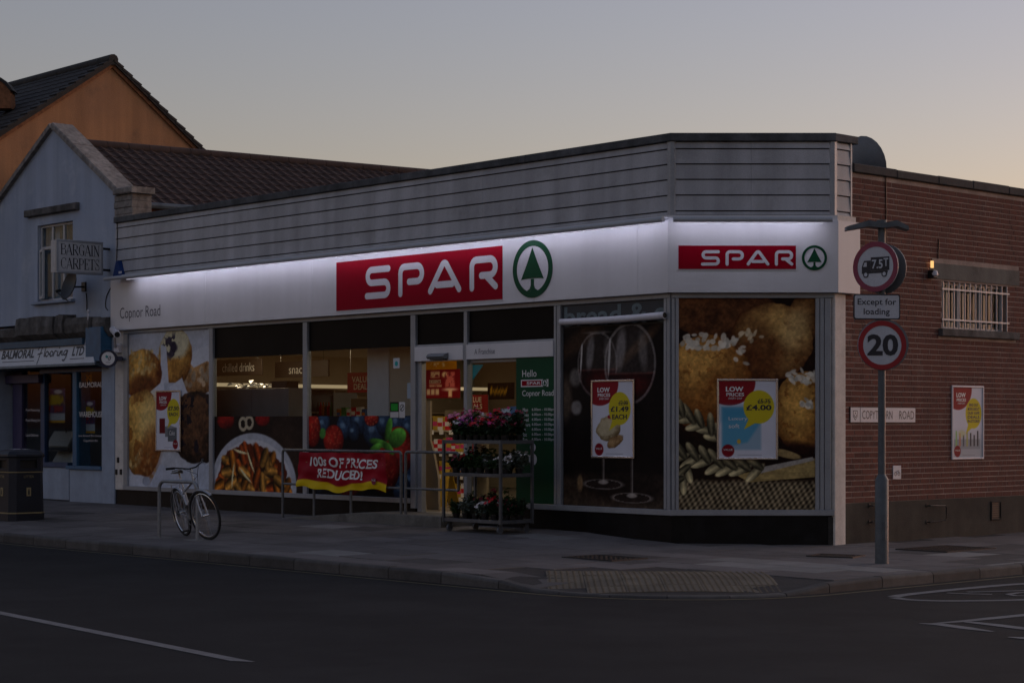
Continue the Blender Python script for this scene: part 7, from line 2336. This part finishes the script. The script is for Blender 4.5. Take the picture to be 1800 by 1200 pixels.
text('VALUE', f, X - .05, X + .05, Z + .0, Z + .03, w + .014, M['wink'], bn_)
for ss in (.04, .35, .66, .96):
    X, Z, w = bw(ss, 1); mb = MB(); mb.tube([f.P(X, Z - .02, w), f.P(X, Z + .03, .03), f.P(X, Z + .04, 0), f.P(X, Z + .03, -.027)], .004, 5); mb.build('cable_tie', M['black'], bn_)

# --- flower trolley
TY0 = -1.18
ft = FA.off(-TY0)
tx0, tx1 = ft.U(780), ft.U(880); ty0, ty1 = TY0, TY0 + .60
tz = hgt((tx0 + tx1) / 2, TY0 + .2)
tr = thing('flower_trolley', 'grey steel three shelf trolley of flowering plants by the shop door', 'trolley', ((tx0 + tx1) / 2, (ty0 + ty1) / 2, tz))
zb = tz + .13; ztop = 1.385
TF = Flat((0, 0, 0), (1, 0, 0))
for x in (tx0, tx1):
    for y in (ty0, ty1):
        mb = MB(); mb.bbox(Flat((x, y, 0), (1, 0, 0)), -.018, .018, -.018, .018, zb, ztop, .004); mb.build('upright', M['trolley'], tr)
        cx, cy = x + (.07 if x == tx0 else -.07), y + (.05 if y == ty0 else -.05)
        mb = MB(); mb.cyl((cx - .014, cy, tz + .05), (cx + .014, cy, tz + .05), .05, n=16); cw_ = mb.build('caster_wheel', M['greycab'], tr, smooth=True)
        mb = MB(); mb.box(Flat((cx, cy, 0), (1, 0, 0)), -.022, -.017, -.03, .03, tz + .04, zb, ); mb.box(Flat((cx, cy, 0), (1, 0, 0)), .017, .022, -.03, .03, tz + .04, zb); mb.build('caster_fork', M['trolley'], cw_)
levels = [zb + .02, (zb + ztop) / 2 + .04, ztop - .06]
levels = [zb + .03, FA.off(-TY0).V(830, 835), FA.off(-TY0).V(830, 777)]
for z in levels:
    mb = MB(); mb.box(TF, tx0 + .019, tx1 - .019, ty0 + .02, ty1 - .02, z - .012, z); mb.build('shelf', M['black'], tr)
    for y in (ty0, ty1):
        mb = MB(); mb.bbox(FA.off(-y + (0.0)), tx0 + .019, tx1 - .019, z - .02, z + .03, -.012, .012, .003); mb.build('shelf_rail', M['trolley'], tr)
    for x in (tx0, tx1):
        mb = MB(); mb.bbox(Fr((x, 0, 0), (0, 1, 0)), ty0 + .019, ty1 - .019, z - .02, z + .03, -.012, .012, .003); mb.build('shelf_rail', M['trolley'], tr)

LEAF = {'g': 'leafA', 'd': 'leafB', 's': 'leafC'}
def plant(pos, H, W, leaf, flower, nfl, label, seed, group, nleaf=240, trailing=False):
    q = random.Random(seed); r = thing('potted_plant', label, 'plant', pos, group)
    P = Vector(pos)
    mb = MB(); mb.lathe(P + Vector((0, 0, .001)), [(.042, 0), (.055, .085), (.058, .085), (.058, .10), (.05, .10)], 10); mb.build('pot', M['black'], r)
    mb = MB(); heads = []
    nst = 14
    for k in range(nst):
        a = q.uniform(0, 2 * PI); t = q.random() ** .6
        tip = P + Vector((math.cos(a) * W * t, math.sin(a) * W * t, .10 + H * (1 - .45 * t * t) * q.uniform(.6, 1.0)))
        b = P + Vector((math.cos(a) * .02, math.sin(a) * .02, .09)); mid = (b + tip) / 2 + Vector((0, 0, .03))
        mb.tube([b, mid, tip], .003, 4); heads.append(tip)
        for _ in range(nleaf // nst):
            u = q.uniform(.15, 1.0); c = b + (tip - b) * u + Vector((q.uniform(-.035, .035), q.uniform(-.035, .035), q.uniform(-.03, .03)))
            d = Vector((q.uniform(-1, 1), q.uniform(-1, 1), q.uniform(-.3, .6))).normalized(); e = d.cross(Vector((q.uniform(-.5, .5), q.uniform(-.5, .5), 1))).normalized()
            L_ = q.uniform(.03, .058); B_ = L_ * q.uniform(.35, .55)
            mb.add([c - d * L_, c + e * B_ + Vector((0, 0, .006)), c + d * L_ - Vector((0, 0, .008)), c - e * B_ + Vector((0, 0, .006))], [(0, 1, 2), (0, 2, 3)])
    mb.build('foliage', M[LEAF[leaf]], r, kind='stuff')
    if flower:
        mb = MB()
        for k in range(nfl):
            c = q.choice(heads) + Vector((q.uniform(-.05, .05), q.uniform(-.05, .05), q.uniform(.0, .04)))
            big = q.uniform(.012, .022) if flower == 'fwhite' else q.uniform(.018, .032)
            up = Vector((q.uniform(-.7, .7), q.uniform(-1, .3), q.uniform(.2, 1))).normalized(); e = up.orthogonal().normalized(); g = up.cross(e)
            for j in range(5):
                an = 2 * PI * j / 5; d = e * math.cos(an) + g * math.sin(an); t = up.cross(d)
                mb.add([c, c + d * big * .7 + t * big * .45 + up * .004, c + d * big * 1.15 + up * .001, c + d * big * .7 - t * big * .45 + up * .004], [(0, 1, 2, 3)])
        mb.build('flowers', M[flower], r, kind='stuff')
ORD = ['first', 'second', 'third', 'fourth', 'fifth', 'sixth', 'seventh', 'eighth']
COLN = {'fred': 'red', 'fpink': 'pink', 'fpurple': 'purple', 'fwhite': 'white', 'fmag': 'magenta', 'fdark': 'dark red', None: 'green'}
top_f = [('g', 'fpink', 22), ('g', 'fwhite', 26), ('d', 'fpurple', 34), ('d', 'fred', 30), ('g', 'fpink', 34), ('d', 'fred', 34), ('d', 'fmag', 26), ('d', 'fdark', 22)]
top_b = [('g', 'fmag', 22), ('g', 'fpink', 22), ('s', 'fwhite', 26), ('d', 'fpurple', 30), ('d', 'fred', 36), ('d', 'fmag', 30), ('s', None, 0), ('d', 'fdark', 14)]
def shelf_row(items, y, z, H, W, shelf, rowname, sd):
    n = len(items)
    for k, (lf, fl, nf) in enumerate(items):
        x = tx0 + .09 + (tx1 - tx0 - .18) * k / (n - 1)
        lab = ('%s flowering plant, %s from left, %s row, %s shelf of the trolley' if fl else '%s leafy plant, %s from left, %s row, %s shelf of the trolley') % (COLN[fl], ORD[k], rowname, shelf)
        plant((x, y, z + .001), H * rnd.uniform(.85, 1.15), W, lf, fl, nf, lab, sd + k, 'potted plants on the trolley')
shelf_row(top_f, ty0 + .16, levels[2], .27, .15, 'top', 'front', 100)
shelf_row(top_b, ty0 + .43, levels[2], .36, .15, 'top', 'back', 200)
shelf_row([('d', 'fdark', 12), ('d', 'fred', 14), ('g', None, 0), ('g', None, 0), ('s', None, 0), ('g', 'fwhite', 10), ('s', 'fwhite', 40)], ty0 + .16, levels[1], .20, .13, 'middle', 'front', 300)
shelf_row([('d', None, 0), ('d', 'fdark', 8), ('g', None, 0), ('g', None, 0), ('d', None, 0), ('s', 'fwhite', 18)], ty0 + .43, levels[1], .30, .14, 'middle', 'back', 400)
shelf_row([('g', None, 0), ('s', None, 0), ('s', None, 0), ('s', 'fwhite', 45), ('d', 'fred', 18), ('d', 'fdark', 16)], ty0 + .16, levels[0], .20, .13, 'bottom', 'front', 500)
shelf_row([('d', None, 0), ('d', 'fdark', 8), ('d', 'fdark', 10), ('g', None, 0), ('d', None, 0)], ty0 + .43, levels[0], .34, .14, 'bottom', 'back', 600)
